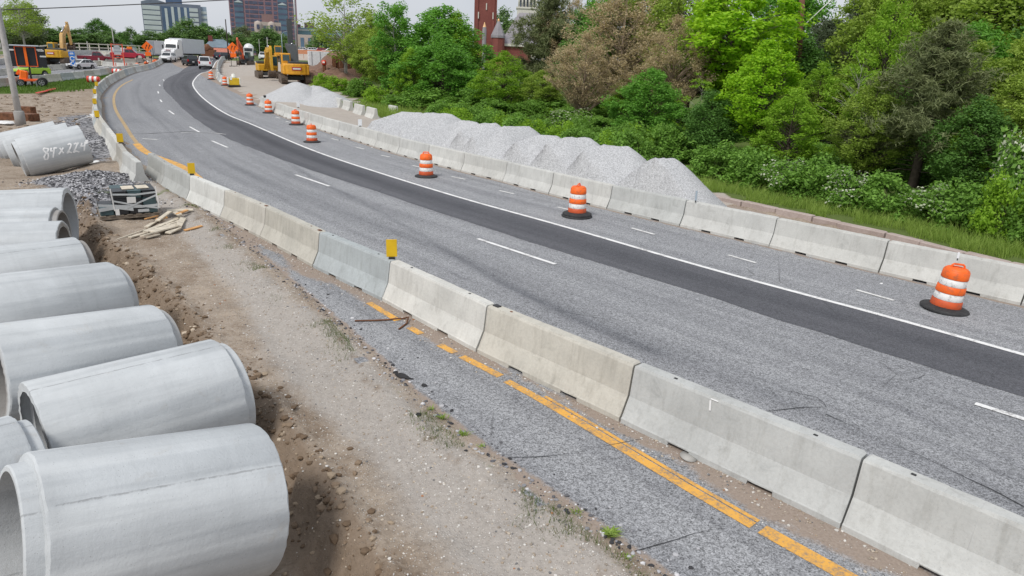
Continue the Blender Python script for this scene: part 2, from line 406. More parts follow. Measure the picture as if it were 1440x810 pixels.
# ------------------------------------------------------------------ ground sheet
def axis_pts(lo, hi, flo, fhi, fine, grow=1.14):
    c = list(np.arange(flo, fhi+1e-6, fine)); s = fine; x = fhi
    while x < hi: s = min(s*grow, 25); x += s; c.append(x)
    s = fine; x = flo
    while x > lo: s = min(s*grow, 25); x -= s; c.insert(0, x)
    return np.array(c)
gxs = axis_pts(-520, 420, -15, 4.0, .11, 1.10); gys = axis_pts(-14, 900, 3.2, 27, .13, 1.07)
GX, GY = np.meshgrid(gxs, gys); P = np.c_[GX.ravel(), GY.ravel()]
dE, _ = seg_dist(P, EDGE[::2]); dR, _ = seg_dist(P, RIGHT[::2])
pipe_line = smooth(resample(np.array([(.9, 3.0)]+[tuple(q) for q in W([(540, 840), (492, 740), (436, 655), (392, 596), (338, 535), (285, 480), (248, 432), (205, 388), (160, 352), (128, 318), (118, 290)])]+[(-13.2, 20.4), (-16, 22.5)]), .4), 3)
dP, _ = seg_dist(P, pipe_line)
zs = np.zeros(len(P)); A = {k: np.zeros(len(P)) for k in ('a_work', 'a_fine', 'a_gravel', 'a_dark', 'a_grass')}
sst = lambda a, b, x: (lambda t: t*t*(3-2*t))(np.clip((x-a)/(b-a), 0, 1))
def gauss(x, y, sx, sy, rz=0):
    c, s = math.cos(rz), math.sin(rz); u = (P[:, 0]-x)*c+(P[:, 1]-y)*s; v = -(P[:, 0]-x)*s+(P[:, 1]-y)*c
    return np.exp(-.5*((u/sx)**2+(v/sy)**2))
tz = Tv(P[:, 0], P[:, 1])
near = (P[:, 0] > -40) & (P[:, 0] < 20) & (P[:, 1] < 70)
nz = np.zeros(len(P)); nz2 = np.zeros(len(P)); nz3 = np.zeros(len(P))
for i in np.nonzero(near)[0]:
    x, y = P[i]
    nz[i] = mnoise.fractal(Vector((x*.9, y*.9, 1.3)), 1.0, 2.0, 4); nz2[i] = mnoise.noise(Vector((x*4.2, y*4.2, 7)))
    nz3[i] = mnoise.fractal(Vector((x*2.1, y*2.1, 4.4)), .8, 2.1, 3)
inside = (dE > 0) & (dR < 0)
dirt = (dE <= 0)
bank = sst(.04, -.30, dP+.13*nz3)                               # 0 on the verge, 1 in the pipe bay
bank *= (P[:, 1] < 21)*1.0
verge = .015+.04*nz+.022*nz2*(near)+.030*nz3-.035*np.exp(-((dE+1.15+.12*nz)/.16)**2)-.035*np.exp(-((dE+2.75+.12*nz)/.16)**2)
z_left = verge-.42*bank+.10*nz3*np.clip(bank*(1.2-bank)*3, 0, 1)+.06*nz*bank-.05*sst(-.2, -1.5, dE)
ridge = np.exp(-((dE+.34+.12*nz)/.16)**2)*.05*(1+nz3)              # crumbled edge of the old asphalt
lip = np.exp(-((dP-.16)/.17)**2)*.07*(1+1.2*nz3)*(P[:, 1] < 20)
z_left = z_left+ridge+lip
ruts = np.exp(-((dP-.30-.1*nz3)/.06)**2)*(-.10)*np.clip(.4+1.5*nz3, 0, 1)*(P[:, 1] < 13)
z_left += ruts
zs = np.where(dirt, z_left, .03+.02*nz)
zin = -.16*sst(0.0, .35, np.minimum(dE, -dR))
zs = np.where(inside, zin+.03*(1-sst(0, .25, np.minimum(dE, -dR)))*(1+nz3), zs)
zs += np.where(dR >= 0, .03+.10*sst(.2, 1.2, dR)*(P[:, 1] < 31)+.9*sst(3, 16, dR)*(P[:, 1] < 60), 0)
# mounds under and beside the far pipes
mound = .42*gauss(-13.3, 20.6, 1.5, .95, -.6)+.34*gauss(-15.2, 24.3, 1.1, .9)+.30*gauss(-21.5, 34, 1.3, 3.2, .6)
fld = (dE < -2.5)*(P[:, 1] > 27)*(P[:, 1] < 68)*near
zs += fld*(.16*nz+.10*nz3)
zs += mound*(dE < -.2)*(1+.35*nz3)+.30*gauss(-16.4, 27.2, .9, 1.1)*(dE < -.3)
zs -= .16*gauss(-18.9, 26.6, 1.3, 1.6)
A['a_gravel'] = np.clip(1.25*gauss(-13.3, 20.6, 1.7, 1.1, -.6)+1.15*gauss(-15.2, 24.3, 1.5, 1.0)+1.2*gauss(-21.5, 34, 1.6, 4.6, .6)+1.1*gauss(-27.5, 44.5, 1.3, 4.5, .6), 0, 1)*(dE < -.15)*(P[:, 0] < -11)
A['a_fine'] = np.clip(np.exp(-((dE+.70)/.62)**2)*(dE < .2)*(P[:, 1] < 24)+.40*gauss(-.6, 5.6, 1.0, 1.2)*(dE < 0)+.5*gauss(-3.2, 10.0, .7, 1.6, .7)*(dE < 0), 0, 1)
slope_band = np.exp(-((dP+.14)/.27)**2)*(P[:, 1] < 20)
A['a_dark'] = np.clip(slope_band*1.15+.35*bank+.55*np.exp(-((dE+.36+.2*nz)/.15)**2)*(.35+.9*np.abs(nz3))*(P[:, 1] < 24), 0, 1)
A['a_work'] = ((dR > 0) & (P[:, 1] > 26.5) & (dR < 9+.25*(P[:, 1]-27)))*1.0*sst(26.5, 31, P[:, 1])
wz = np.array([seg_dist(P, resample(np.array(W([(1000, 273), (900, 225), (560, 165), (470, 128), (440, 96), (432, 84)])), 1.0))[0]])[0]
A['a_work'] = np.where((dR > 0) & (wz < .2), 1.0, 0.0)
A['a_grass'] = np.where((dR > .25) & (wz > .0), 1.0, 0.0)*np.clip((dR-.35)/.5, 0, 1)
gp = [at(*q).xy for q in [(-60, 131), (40, 131), (118, 128), (150, 112), (185, 99), (150, 101), (75, 114), (-60, 124)]]
def in_poly(P, poly):
    r = np.zeros(len(P), bool); n = len(poly)
    for i in range(n):
        (x1, y1), (x2, y2) = poly[i], poly[(i+1) % n]
        k = (y1 > P[:, 1]) != (y2 > P[:, 1]); r ^= k & (P[:, 0] < (x2-x1)*(P[:, 1]-y1)/(y2-y1+1e-12)+x1)
    return r
GRASS_POLY = gp
A['a_grass'] = np.where(in_poly(P, gp), 1.0, A['a_grass'])
A['a_grass'] = np.where((P[:, 1] > 150) | (P[:, 0] < -95), .8, A['a_grass'])
A['a_grass'] = np.maximum(A['a_grass'], .62*gauss(-12.4, 22.1, .5, 1.5, -.5)*(dE < .3))
A['a_grass'] = np.maximum(A['a_grass'], np.clip(.42*np.exp(-((dE+.22)/.16)**2)*(nz3 > .0)*(P[:, 1] < 16), 0, 1))
nx, ny = len(gxs), len(gys)
idx = np.arange(nx*ny).reshape(ny, nx)
F = np.stack([idx[:-1, :-1], idx[:-1, 1:], idx[1:, 1:], idx[1:, :-1]], -1).reshape(-1, 4)
def np_mesh(name, V, F, mat, attrs=None, smooth=True, parent=None):
    me = bpy.data.meshes.new(name); n = len(V); k = F.shape[1]
    me.vertices.add(n); me.vertices.foreach_set('co', np.ascontiguousarray(V, dtype=np.float32).ravel())
    me.loops.add(F.size); me.loops.foreach_set('vertex_index', np.ascontiguousarray(F, dtype=np.int32).ravel())
    me.polygons.add(len(F)); me.polygons.foreach_set('loop_start', np.arange(0, F.size, k, dtype=np.int32))
    me.polygons.foreach_set('use_smooth', np.full(len(F), smooth))
    me.update(calc_edges=True); me.validate()
    for a, v in (attrs or {}).items():
        at_ = me.attributes.new(a, 'FLOAT', 'POINT'); at_.data.foreach_set('value', np.asarray(v, np.float32))
    me.materials.append(mat)
    return link(name, me, parent)
g = np_mesh('ground', np.c_[P, tz+zs], F, M_GROUND, A); tag(g, 'bare tan soil and gravel of the construction site beside the road', 'ground', kind='structure')
GZ = (tz+zs).reshape(ny, nx)
def gz(x, y):
    i = int(np.clip(np.searchsorted(gxs, x)-1, 0, nx-2)); j = int(np.clip(np.searchsorted(gys, y)-1, 0, ny-2))
    u = (x-gxs[i])/(gxs[i+1]-gxs[i]); v = (y-gys[j])/(gys[j+1]-gys[j])
    return float((1-u)*(1-v)*GZ[j, i]+u*(1-v)*GZ[j, i+1]+(1-u)*v*GZ[j+1, i]+u*v*GZ[j+1, i+1])

# ------------------------------------------------------------------ road sheets
def ruled(name, L, Rr, nu, mat, dz, ds=.8, attrs=None, parent=None):
    n = max(3, int(max(arc(L)[-1], arc(Rr)[-1])/ds))
    rs = lambda A_: np.c_[np.interp(np.linspace(0, 1, n), arc(A_)/arc(A_)[-1], A_[:, 0]), np.interp(np.linspace(0, 1, n), arc(A_)/arc(A_)[-1], A_[:, 1])]
    a, b = rs(L), rs(Rr); u = np.linspace(0, 1, nu)
    Q = a[:, None, :]*(1-u)[None, :, None]+b[:, None, :]*u[None, :, None]
    Pq = Q.reshape(-1, 2); z = Tv(Pq[:, 0], Pq[:, 1])+dz
    idx = np.arange(n*nu).reshape(n, nu); Fq = np.stack([idx[:-1, :-1], idx[:-1, 1:], idx[1:, 1:], idx[1:, :-1]], -1).reshape(-1, 4)
    at_ = attrs(Pq) if attrs else None
    return np_mesh(name, np.c_[Pq, z], Fq, mat, at_, True, parent)
STREAKS = [([(395, 222), (440, 250), (520, 290), (600, 335), (700, 395), (800, 445), (930, 500)], .15, .55), ([(700, 395), (900, 480), (1100, 560), (1200, 605), (1440, 712)], .20, .32), ([(1205, 548), (1270, 580), (1340, 612), (1440, 655)], .06, .6),
 ([(196, 118), (192, 130), (200, 150), (222, 168), (250, 195)], .20, .55), ([(262, 150), (252, 138), (247, 126)], .2, .35), ([(320, 158), (330, 168), (350, 178)], .16, .6), ([(255, 205), (330, 235), (420, 285)], .3, .18), ([(210, 150), (240, 175), (300, 205)], .25, .22)]
def road_attrs(Pq):
    dw, s = seg_dist(Pq, WHITE[::2]); db, _ = seg_dist(Pq, LBARC[::3]); d2, _ = seg_dist(Pq, ROW2[::4]); dr, _ = seg_dist(Pq, RBARC[::3]); de, _ = seg_dist(Pq, EDGE[::2])
    wob = np.array([mnoise.noise(Vector((x*.12, y*.12, 0))) for x, y in Pq])
    d = dw+.25*wob                                            # lanes lie on the left of the edge line: negative
    wear = .20*np.exp(-((d+4.75)/.35)**2)+.18*np.exp(-((d+6.9)/.55)**2)+.12*np.exp(-((d+3.3)/.4)**2)
    for pts, sg, am in STREAKS:
        q = smooth(resample(np.array([at(*p).xy for p in pts]), .6), 4); dd = np.abs(seg_dist(Pq, q)[0]); sgv = sg*(.75+.5*wob); wear = wear+am*np.exp(-(dd/np.maximum(sgv, .05))**2)*(.7+.6*np.abs(wob))
    polish = np.clip((Pq[:, 1]-24)/40, 0, 1)*np.where((dw < -2.2) & (dw > -9.5), .75, .25)
    sgate = np.array([.5+1.0*mnoise.noise(Vector((x*.55, y*.55, 8))) for x, y in Pq]); sand = (.75+.5*sgate)*np.exp(-((db+.36)/.14)**2)*(Pq[:, 1] < 23)+.85*np.clip(sgate, 0, 1)*np.exp(-((db+.55)/.34)**2)*(Pq[:, 1] < 23)+.9*np.exp(-((dr+.35)/.14)**2)+.8*np.exp(-((d2-.38)/.2)**2)*(Pq[:, 1] > 24)+1.1*np.exp(-((de-.02)/.16)**2)*(Pq[:, 1] < 22)
    sand = np.where(dr > .3, .95, sand)
    return {'wear': np.clip(wear, 0, 1), 'polish': polish, 'sand': np.clip(sand, 0, 1.3), 'lat': dw, 'lon': s}
road = ruled('road', offset(EDGE, -.30), offset(RIGHT, .22), 110, M_ASPH, 0.0, .5, road_attrs)
tag(road, 'grey weathered asphalt highway curving away past the barriers', 'road', kind='structure')
def strip(name, L, Rr, mat, dz=.008, nu=3, parent=None, ds=.6): return ruled(name, L, Rr, nu, mat, dz, ds, None, parent)
def cut(A, s0, s1, ds=.4):
    s = arc(A); q = np.linspace(s0, s1, max(2, int((s1-s0)/ds)+1)); return np.c_[np.interp(q, s, A[:, 0]), np.interp(q, s, A[:, 1])]
def near_s(A, p):
    return float(seg_dist(np.array([p[:2]], float), A)[1][0])
nW = len(WHITE)
def strip_attrs(Pq):
    dw, s = seg_dist(Pq, WHITE[::2]); wob = np.array([mnoise.noise(Vector((x*.1, y*.1, 3))) for x, y in Pq])
    return {'wear': np.clip(.55*np.exp(-((dw+.95+.2*wob)/.42)**2)+.2*np.exp(-((dw+2.1)/.2)**2), 0, 1), 'polish': 0*dw, 'sand': 0*dw, 'lat': dw+40, 'lon': s}
ruled('dark_seal_strip', DARKL, offset(WHITE, .03), 15, M_STRIP, .005, .6, strip_attrs, road)
strip('edge_line', offset(WHITE, -.07), offset(WHITE, .07), M_WHITE, .010, 2, road)
# yellow edge line: near broken runs beside the barrier, then the long worn run round the bend
def yrun(p0, p1, w_=.11, off=0, mat=M_YEL):
    a, b = near_s(YEL, at(*p0)), near_s(YEL, at(*p1)); a, b = min(a, b), max(a, b)
    c = cut(YEL, a, b, .25); jag = np.array([.03*mnoise.noise(Vector((q[0]*3, q[1]*3, off*9))) for q in c])
    strip('yellow_line', offset(c, off-w_/2+jag), offset(c, off+w_/2+jag*.5), mat, .006, 2, road, .2)
a0 = near_s(YEL, at(1190, 808)); c = cut(YEL, max(0, a0-5.4), near_s(YEL, at(1070, 746)), .25); strip('yellow_line', offset(c, -.11), offset(c, .085), M_YEL, .006, 2, road, .2)
c = cut(YEL, near_s(YEL, at(1062, 737)), near_s(YEL, at(718, 534)), .25); strip('yellow_line', offset(c, -.11), offset(c, .03), M_YEL, .006, 2, road, .2)
c = cut(YEL, near_s(YEL, at(1062, 737)), near_s(YEL, at(760, 560)), .25); strip('yellow_line', offset(c, .05), offset(c, .11), M_YEL, .006, 2, road, .2)
yrun((702, 530), (645, 503), .15); yrun((637, 497), (618, 485), .14); yrun((596, 469), (578, 460), .14); yrun((568, 449), (518, 426), .14)
c = cut(YEL, near_s(YEL, (-10.5, 23.2)), near_s(YEL, at(195, 202)), .4); strip('yellow_line', offset(c, -.22), offset(c, .14), M_YEL, .006, 3, road, .4)
c = cut(YEL, near_s(YEL, at(195, 202)), near_s(YEL, at(186, 112)), .6); strip('yellow_line', offset(c, -.10), offset(c, .10), M_YEL2, .006, 2, road, .5)
# lane dashes
def dash(a, b, w_=.12, mat=M_WHITE, name='lane_dash'):
    a, b = at(*a).xy if not isinstance(a, Vector) else a, at(*b).xy if not isinstance(b, Vector) else b
    d = (b-a); n = Vector((d.y, -d.x)).normalized()*w_/2; q = resample(np.array([a, b]), .5); nn = np.array(n)
    strip(name, q-nn, q+nn, mat, .012, 2, road, .5)
for a, b in [((1371, 568), (1500, 609)), ((671.7, 336), (781, 372)), ((415.6, 246), (463.3, 262.2)), ((297.8, 198.2), (320, 207.6)), ((266.7, 178.4), (280.4, 186)), ((237.3, 155.6), (245, 161)), ((225.2, 140.2), (227.5, 143.5)), ((222.2, 128.5), (222.8, 131.5)), ((224, 119.2), (225, 121)), ((229.5, 112), (230.8, 113.5))]:
    dash(a, b)
for a, b in [((1204, 408), (1257, 423)), ((1024, 359), (1063, 370)), ((888, 321), (920, 330)), ((784, 291.5), (803, 296)), ((702, 268.2), (723, 273)), ((635, 248.5), (654, 252.5)), ((580, 233), (595, 236.3)), ((536, 218.5), (548, 221)), ((500, 207), (512, 209.8)), ((466, 195), (476, 197.5)), ((388, 164.8), (394, 166.5)), ((402, 170.5), (408, 172.3))]:
    dash(a, b, .11, M_WHITE2, 'dotted_dash')
dash((200, 195.2), (222, 196.6), .16, M_WHITE2, 'lane_dash')
# seams and cracks
def crack(pts, w_=.02, mat=M_TAR, name='road_crack', jit=.05, seed=0):
    q = resample(np.array([at(*p).xy for p in pts]), .15); r = random.Random(seed)
    for i in range(len(q)): q[i] += np.array([mnoise.noise(Vector((q[i][0]*2, q[i][1]*2, seed))), mnoise.noise(Vector((q[i][0]*2, q[i][1]*2, seed+5)))])*jit
    wv = np.array([max(.06, .5+1.1*mnoise.noise(Vector((p[0]*1.5, p[1]*1.5, seed+9)))) for p in q])*w_/2
    strip(name, offset(q, -wv), offset(q, wv), mat, .011, 2, road, .15)
crack([(1160, 582), (1200, 600), (1290, 640), (1440, 712)], .016, seed=2)
crack([(715, 645), (760, 643), (800, 640), (840, 628), (905, 618)], .013, seed=4)
crack([(890, 778), (940, 762), (1000, 745), (1060, 738)], .013, seed=5)
crack([(1100, 548), (1150, 560), (1160, 572), (1110, 575), (1080, 580)], .013, seed=6)
crack([(1245, 542), (1275, 536), (1300, 527)], .012, seed=61)
crack([(168, 187), (210, 188), (260, 185), (310, 188)], .10, seed=7)
crack([(255, 187), (290, 186), (318, 189)], .16, M_WHITE2, 'road_patch', seed=8)

# left carriageway beyond the work zone
LH_N = [(p.x, p.y) for p in (at(-140, 134), at(-60, 127.5), at(0, 123), at(62, 117), at(97, 113), at(140, 107), at(175, 101), at(196, 97))]
lh_n = catmull(LH_N+[(-74, 125), (-84, 150), (-97, 185)], .5); lh_n = smooth(lh_n, 20)
LH_F = [(p.x, p.y) for p in (at(-140, 119), at(-60, 112), at(0, 106.8), at(67, 100), at(142, 92.3), at(200, 86))]
lh_f = smooth(catmull(LH_F+[(-100, 165), (-112, 200)], .5), 20)
lh_b = offset(lh_f, -14.0)
rd2 = ruled('far_road', offset(lh_b, 0), offset(lh_n, .2), 12, M_ASPH2, .05, 2.0); tag(rd2, 'opposite carriageway of the highway', 'road', kind='structure')
for o_, wd in ((-.9, .15), (-4.6, .12)):
    strip('far_lane_line', offset(lh_n, o_-wd), offset(lh_n, o_+wd), M_WHITE2, .06, 2, rd2, 2)
strip('far_lane_line', offset(lh_f, .9), offset(lh_f, 1.1), M_WHITE2, .06, 2, rd2, 2)
strip('far_lane_line', offset(lh_f, -4.4), offset(lh_f, -4.2), M_WHITE2, .06, 2, rd2, 2)
# ------------------------------------------------------------------ concrete barriers
M_CONC = concrete('barrier_concrete', (.555, .555, .54), streak=.40, dark=.40)
M_PIPE = concrete('pipe_concrete', (.585, .605, .62), streak=.26, dark=.16, bump=.18)
def pipe_mat():
    t = NT('pipe_concrete'); v = t.coords('Object'); o = t.coords('Object', False); base = (.535, .560, .578)
    big = t.noise(v, 1.2, 5, .6); ax = t.noise(t.scalev(v, (.35, 4.2, 4.2)), 1.4, 6, .68); rings = t.noise(t.scalev(v, (9, .5, .5)), 1.0, 4, .6); fine = t.noise(v, 30, 4, .7); pores = t.voro(v, 26); blot = t.noise(v, 3.4, 6, .72, .6)
    col = t.mix(t.ramp(big, [(.3, 0), (.72, 1)]), [x*.86 for x in base], [min(1, x*1.08) for x in base])
    col = t.mix(t.math('MULTIPLY', t.ramp(ax, [(.48, 0), (.66, 1)]), .38), col, t.mix(1.0, col, (.66, .67, .68), 'MULTIPLY'))
    col = t.mix(t.math('MULTIPLY', t.ramp(rings, [(.5, 0), (.7, 1)]), .16), col, t.mix(1.0, col, (.7, .7, .7), 'MULTIPLY'))
    col = t.mix(t.math('MULTIPLY', t.ramp(blot, [(.60, 0), (.70, 1)]), .26), col, (.40, .37, .33))
    col = t.mix(t.math('MULTIPLY', t.ramp(pores, [(.06, 1), (.11, 0)]), .5), col, (.16, .15, .14))
    sx = t.n('ShaderNodeSeparateXYZ'); t.t.links.new(o, sx.inputs[0])
    sy = t.math('ABSOLUTE', t.math('ADD', sx.outputs[1], t.math('MULTIPLY', t.math('SUBTRACT', t.noise(v, 14, 3), .5), .02)))
    seam = t.math('MULTIPLY', t.ramp(sy, [(.004, 1), (.011, 0)]), t.ramp(t.noise(v, 5, 4, .7), [(.38, 0), (.55, 1)]))
    col = t.mix(t.math('MULTIPLY', seam, .45), col, (.17, .17, .17))
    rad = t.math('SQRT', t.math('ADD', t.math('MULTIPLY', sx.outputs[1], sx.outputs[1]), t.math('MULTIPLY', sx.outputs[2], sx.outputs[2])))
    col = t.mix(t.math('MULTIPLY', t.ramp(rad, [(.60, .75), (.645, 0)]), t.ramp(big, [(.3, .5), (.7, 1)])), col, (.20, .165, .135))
    h = t.math('ADD', t.math('MULTIPLY', fine, .7), t.math('ADD', t.math('MULTIPLY', blot, .9), t.math('MULTIPLY', seam, -1.2)))
    return t.finish(col, .95, 0, t.bump(h, .4, .014), .1)
M_PIPE = pipe_mat()
M_STEEL = plain('rusty_steel', (.16, .07, .035), .8, .2, .5, 6)
M_CHALK = plain('chalk', (.8, .8, .8), .8)
M_BLACK = plain('black_plastic', (.02, .02, .022), .5, 0, .3)
M_RUBBER = plain('rubber', (.025, .025, .027), .75, 0, .4, 8, (.12, .11, .10, .35))
ORD = 'first second third fourth fifth sixth seventh eighth ninth tenth eleventh twelfth thirteenth fourteenth fifteenth sixteenth seventeenth eighteenth nineteenth twentieth'.split()
def ordw(i):
    if i < 20: return ORD[i]
    tens = ['twenty', 'thirty', 'forty', 'fifty', 'sixty'][(i+1)//10-2]; u = (i+1) % 10
    return tens+'-'+ORD[u-1] if u else {'twenty': 'twentieth', 'thirty': 'thirtieth', 'forty': 'fortieth', 'fifty': 'fiftieth', 'sixty': 'sixtieth'}[tens]

def barrier_mesh(name, L=2.985, seed=0, slots=True, chips=True):
    r = random.Random(seed)
    prof = [(.305, 0), (.305, .07), (.292, .085), (.172, .325), (.155, .36), (.100, .775), (.082, .81)]
    xs = [(-L/2, .955, 0), (-L/2+.03, 1, 0)]
    def lift(x): return 0
    st = []
    edges = [-.72, -.40, .40, .72] if slots else []
    x = -L/2+.03; cur = 0; pts = sorted(set([-L/2+.03, L/2-.03]+[e+d for e in edges for d in (-.004, .004)]+[-L/2+.25*k for k in range(1, int(L/.25))]))
    for x in pts:
        ins = any(a-.001 < x < b+.001 for a, b in ((-.72, -.40), (.40, .72))) and slots
        if slots and any(abs(x-(e-.004)) < 1e-6 for e in (-.72, .40)): ins = False
        if slots and any(abs(x-(e+.004)) < 1e-6 for e in (-.40, .72)): ins = False
        st.append((x, 1.0, .055 if ins else 0.0))
    st = [(-L/2, .95, 0)]+st+[(L/2, .95, 0)]
    b = MB(); n = 2*len(prof)
    vs = []; fs = []
    for k, (x, s_, up) in enumerate(st):
        j = (lambda: r.uniform(-.004, .004)) if chips else (lambda: 0)
        z_end = -.018 if s_ < 1 else 0
        ring = [(y*s_ if y < .3 else y*(s_*.5+.5), max(z, up)+(z_end if z > .7 else 0)) for y, z in prof]
        for y, z in ring: vs.append((x, -y+j(), z+(j() if z > .7 else 0)))
        for y, z in reversed(ring): vs.append((x, y+j(), z+(j() if z > .7 else 0)))
    for k in range(len(st)-1):
        for i in range(n):
            fs.append((k*n+i, k*n+(i+1) % n, (k+1)*n+(i+1) % n, (k+1)*n+i))
    fs.append(tuple(range(n-1, -1, -1))); fs.append(tuple((len(st)-1)*n+i for i in range(n)))
    b.add(vs, fs)
    return b
BAR_ME = []
for k in range(4):
    o = barrier_mesh('barrier', seed=k).build('barrier_proto', M_CONC); BAR_ME.append(o.data); bpy.data.objects.remove(o)
TAN, GREY, WHT, BLUE, DRK = (.97, .94, .87, 1), (.97, .985, .985, 1), (1.18, 1.19, 1.18, 1), (.74, .80, .84, 1), (.62, .62, .60, 1)
def barrier(p, ang, tint, label, group, sx=1.0, dz=0):
    o = bpy.data.objects.new('concrete_barrier', rnd.choice(BAR_ME)); COL.objects.link(o)
    o.location = (p[0], p[1], T(p[0], p[1])+dz); o.rotation_euler = (0, rnd.uniform(-.003, .003), ang); o.scale = (sx, 1, 1)
    j = rnd.uniform(.95, 1.05); o.color = (tint[0]*j, tint[1]*j, tint[2]*j, 1)
    return tag(o, label, 'barrier', group)
def march(Aq, start, n, step=3.02, back=False):
    s = arc(Aq); out = []
    for i in range(n):
        a = start+i*step*(-1 if back else 1); b = a+step*(-1 if back else 1)
        if min(a, b) < -.01 or max(a, b) > s[-1]: break
        pa = np.array([np.interp(a, s, Aq[:, 0]), np.interp(a, s, Aq[:, 1])]); pb = np.array([np.interp(b, s, Aq[:, 0]), np.interp(b, s, Aq[:, 1])])
        d = pb-pa; out.append(((pa+pb)/2, math.atan2(d[1], d[0]), np.linalg.norm(d)))
    return out
J = W([(1181, 744.4), (871, 594), (669, 495.8), (537, 423), (439, 376), (365.5, 334.5), (309, 306.7), (261, 283), (225.5, 262), (199, 243)])
js = [near_s(LBARC, q) for q in J]
js = [js[0]-6.05, js[0]-3.03]+js
NEARL = [None, (GREY, 'pale grey concrete barrier at the bottom right corner, nearest beside the yellow line'),
 ((.90, .92, .93, 1), 'grey concrete barrier second nearest beside the yellow line, between a tan and a pale one'),
 ((.98, .94, .86, 1), 'tan concrete barrier third nearest beside the yellow line, where the line breaks up'),
 ((1.10, 1.09, 1.06, 1), 'pale concrete barrier with faint dark drips, directly right of the yellow panel'),
 (BLUE, 'blue grey patched concrete barrier carrying the nearest yellow panel on its right end'),
 ((.88, .85, .78, 1), 'weathered tan barrier with rusty pin marks on top, left of the blue grey patched one'),
 ((.90, .87, .81, 1), 'weathered tan barrier with a horizontal crack line, right of the clean white one'),
 (WHT, 'clean whitish barrier directly right of the yellow panel near the pallet'),
 ((.80, .82, .82, 1), 'dull grey barrier with a darker stained face behind the wrapped pallet'),
 ((.72, .73, .72, 1), 'dark grey end barrier tucked in where the two barrier rows overlap')]
sl = arc(LBARC)
for i in range(len(js)-1):
    if js[i] < 0: continue
    pa = np.array([np.interp(js[i], sl, LBARC[:, k]) for k in (0, 1)]); pb = np.array([np.interp(js[i+1], sl, LBARC[:, k]) for k in (0, 1)]); d = pb-pa
    if NEARL[i] is None: continue
    bo_ = barrier((pa+pb)/2, math.atan2(d[1], d[0]), NEARL[i][0], NEARL[i][1], 'barriers of the near row along the yellow line', (np.linalg.norm(d)-.03)/2.985)
    for x in (-.95, .95):
        if rnd.random() < .75: MB().box((x+rnd.uniform(-.1, .1), rnd.uniform(-.02, .02), .812), (.05, .035, .012), bev=.004).build('lifting_pin', M_STEEL if i in (3, 6, 7) else M_BLACK, bo_)
    if i == 3: MB().box((1.36, .0, .818), (.13, .09, .022), bev=.006).build('rubber_pad', M_BLACK, bo_)
    if i in (6, 7): MB().box((-1.40, .02, .818), (.12, .07, .02), bev=.006).build('rusty_plate', M_STEEL, bo_)
    if i == 2: MB().box((.30, .118, .70), (.022, .012, .13), rx=.13, ry=.15).box((.26, .095, .782), (.10, .03, .012), rx=.3).build('chalk_mark', M_CHALK, bo_)
tints = [GREY, BLUE, TAN, (.86, .87, .86, 1), (1.05, 1.05, 1.03, 1), (.80, .78, .74, 1)]
for i, (p, a, d) in enumerate(march(ROW2, 0, 52)):
    lab = 'concrete barrier with an open end behind the wrapped pallet, start of the outer bend row' if i == 0 else f'weathered concrete barrier, {ordw(i)} from the pallet end of the row round the outer bend'
    barrier(p, a, tints[(i*5+i//3) % 6], lab, 'barriers round the outside of the bend')
sR = arc(RBARC); r0 = near_s(RBARC, at(1435, 430))
for i, (p, a, d) in enumerate(march(RBARC, max(0, r0-3.0), 24, 3.0)):
    lab = {0: 'clean pale barrier cut by the right edge of the photo behind the nearest orange drum', 1: 'clean pale barrier behind the nearest orange drum, its joint left of the drum', 4: 'stained grey barrier with dark smears below the nearest end of the gravel heaps'}.get(i, f'clean pale concrete barrier, {ordw(i)} from the right edge in the row below the trees')
    barrier(p, a, (.84, .86, .86, 1) if i == 4 else ((1.02, 1.02, 1.0, 1) if i % 3 else (.98, .985, .975, 1)), lab, 'barriers along the gravel heaps', (d-.03)/2.985)
for i, (p, a, d) in enumerate(march(RB2, .0, 40)):
    barrier(p, a, tints[(i*3+1) % 6], f'concrete barrier, {ordw(i)} from the near end of the row leading to the orange excavator', 'barriers leading to the orange excavator')
for i, q in enumerate([(462, 146.5), (476, 151), (489.5, 155.5), (506, 161.5), (523, 166.5)]):
    p = at(*q); a = math.atan2(54.3-64.3, -11.5+17.6)
    barrier(p, a+rnd.uniform(-.12, .12), (1.05, 1.05, 1.03, 1), f'loose pale barrier at the wood edge, {ORD[i]} of five from the far gravel heap', 'loose barriers by the wood edge', .78)
barrier(at(553, 163), -1.0, WHT, 'white barrier lying half hidden behind the farthest near gravel heap', 'loose barriers by the wood edge', .5)
for i, (p, a, d) in enumerate(march(lh_n, .5, 60)):
    pr = proj(p[0], p[1], 1)
    if pr[0] < -25 or pr[0] > 215: continue
    barrier(p, a, tints[(i*5+2) % 6], f'grey barrier of the grass side row on the opposite carriageway, {ordw(i)} along it', 'barriers on the grass side of the opposite carriageway', dz=.05)
for i, (p, a, d) in enumerate(march(lh_f, .5, 60)):
    pr = proj(p[0], p[1], 1)
    if pr[0] < -25 or pr[0] > 240: continue
    barrier(p, a, tints[(i*3+2) % 6], f'grey barrier of the median row behind the white saloon car, {ordw(i)} along it', 'barriers of the median row', dz=.05)
# nearest row: rubber pad on the tan barrier, rusty pins
def on_top(px, py, dz=.812): return at(px, py, dz)

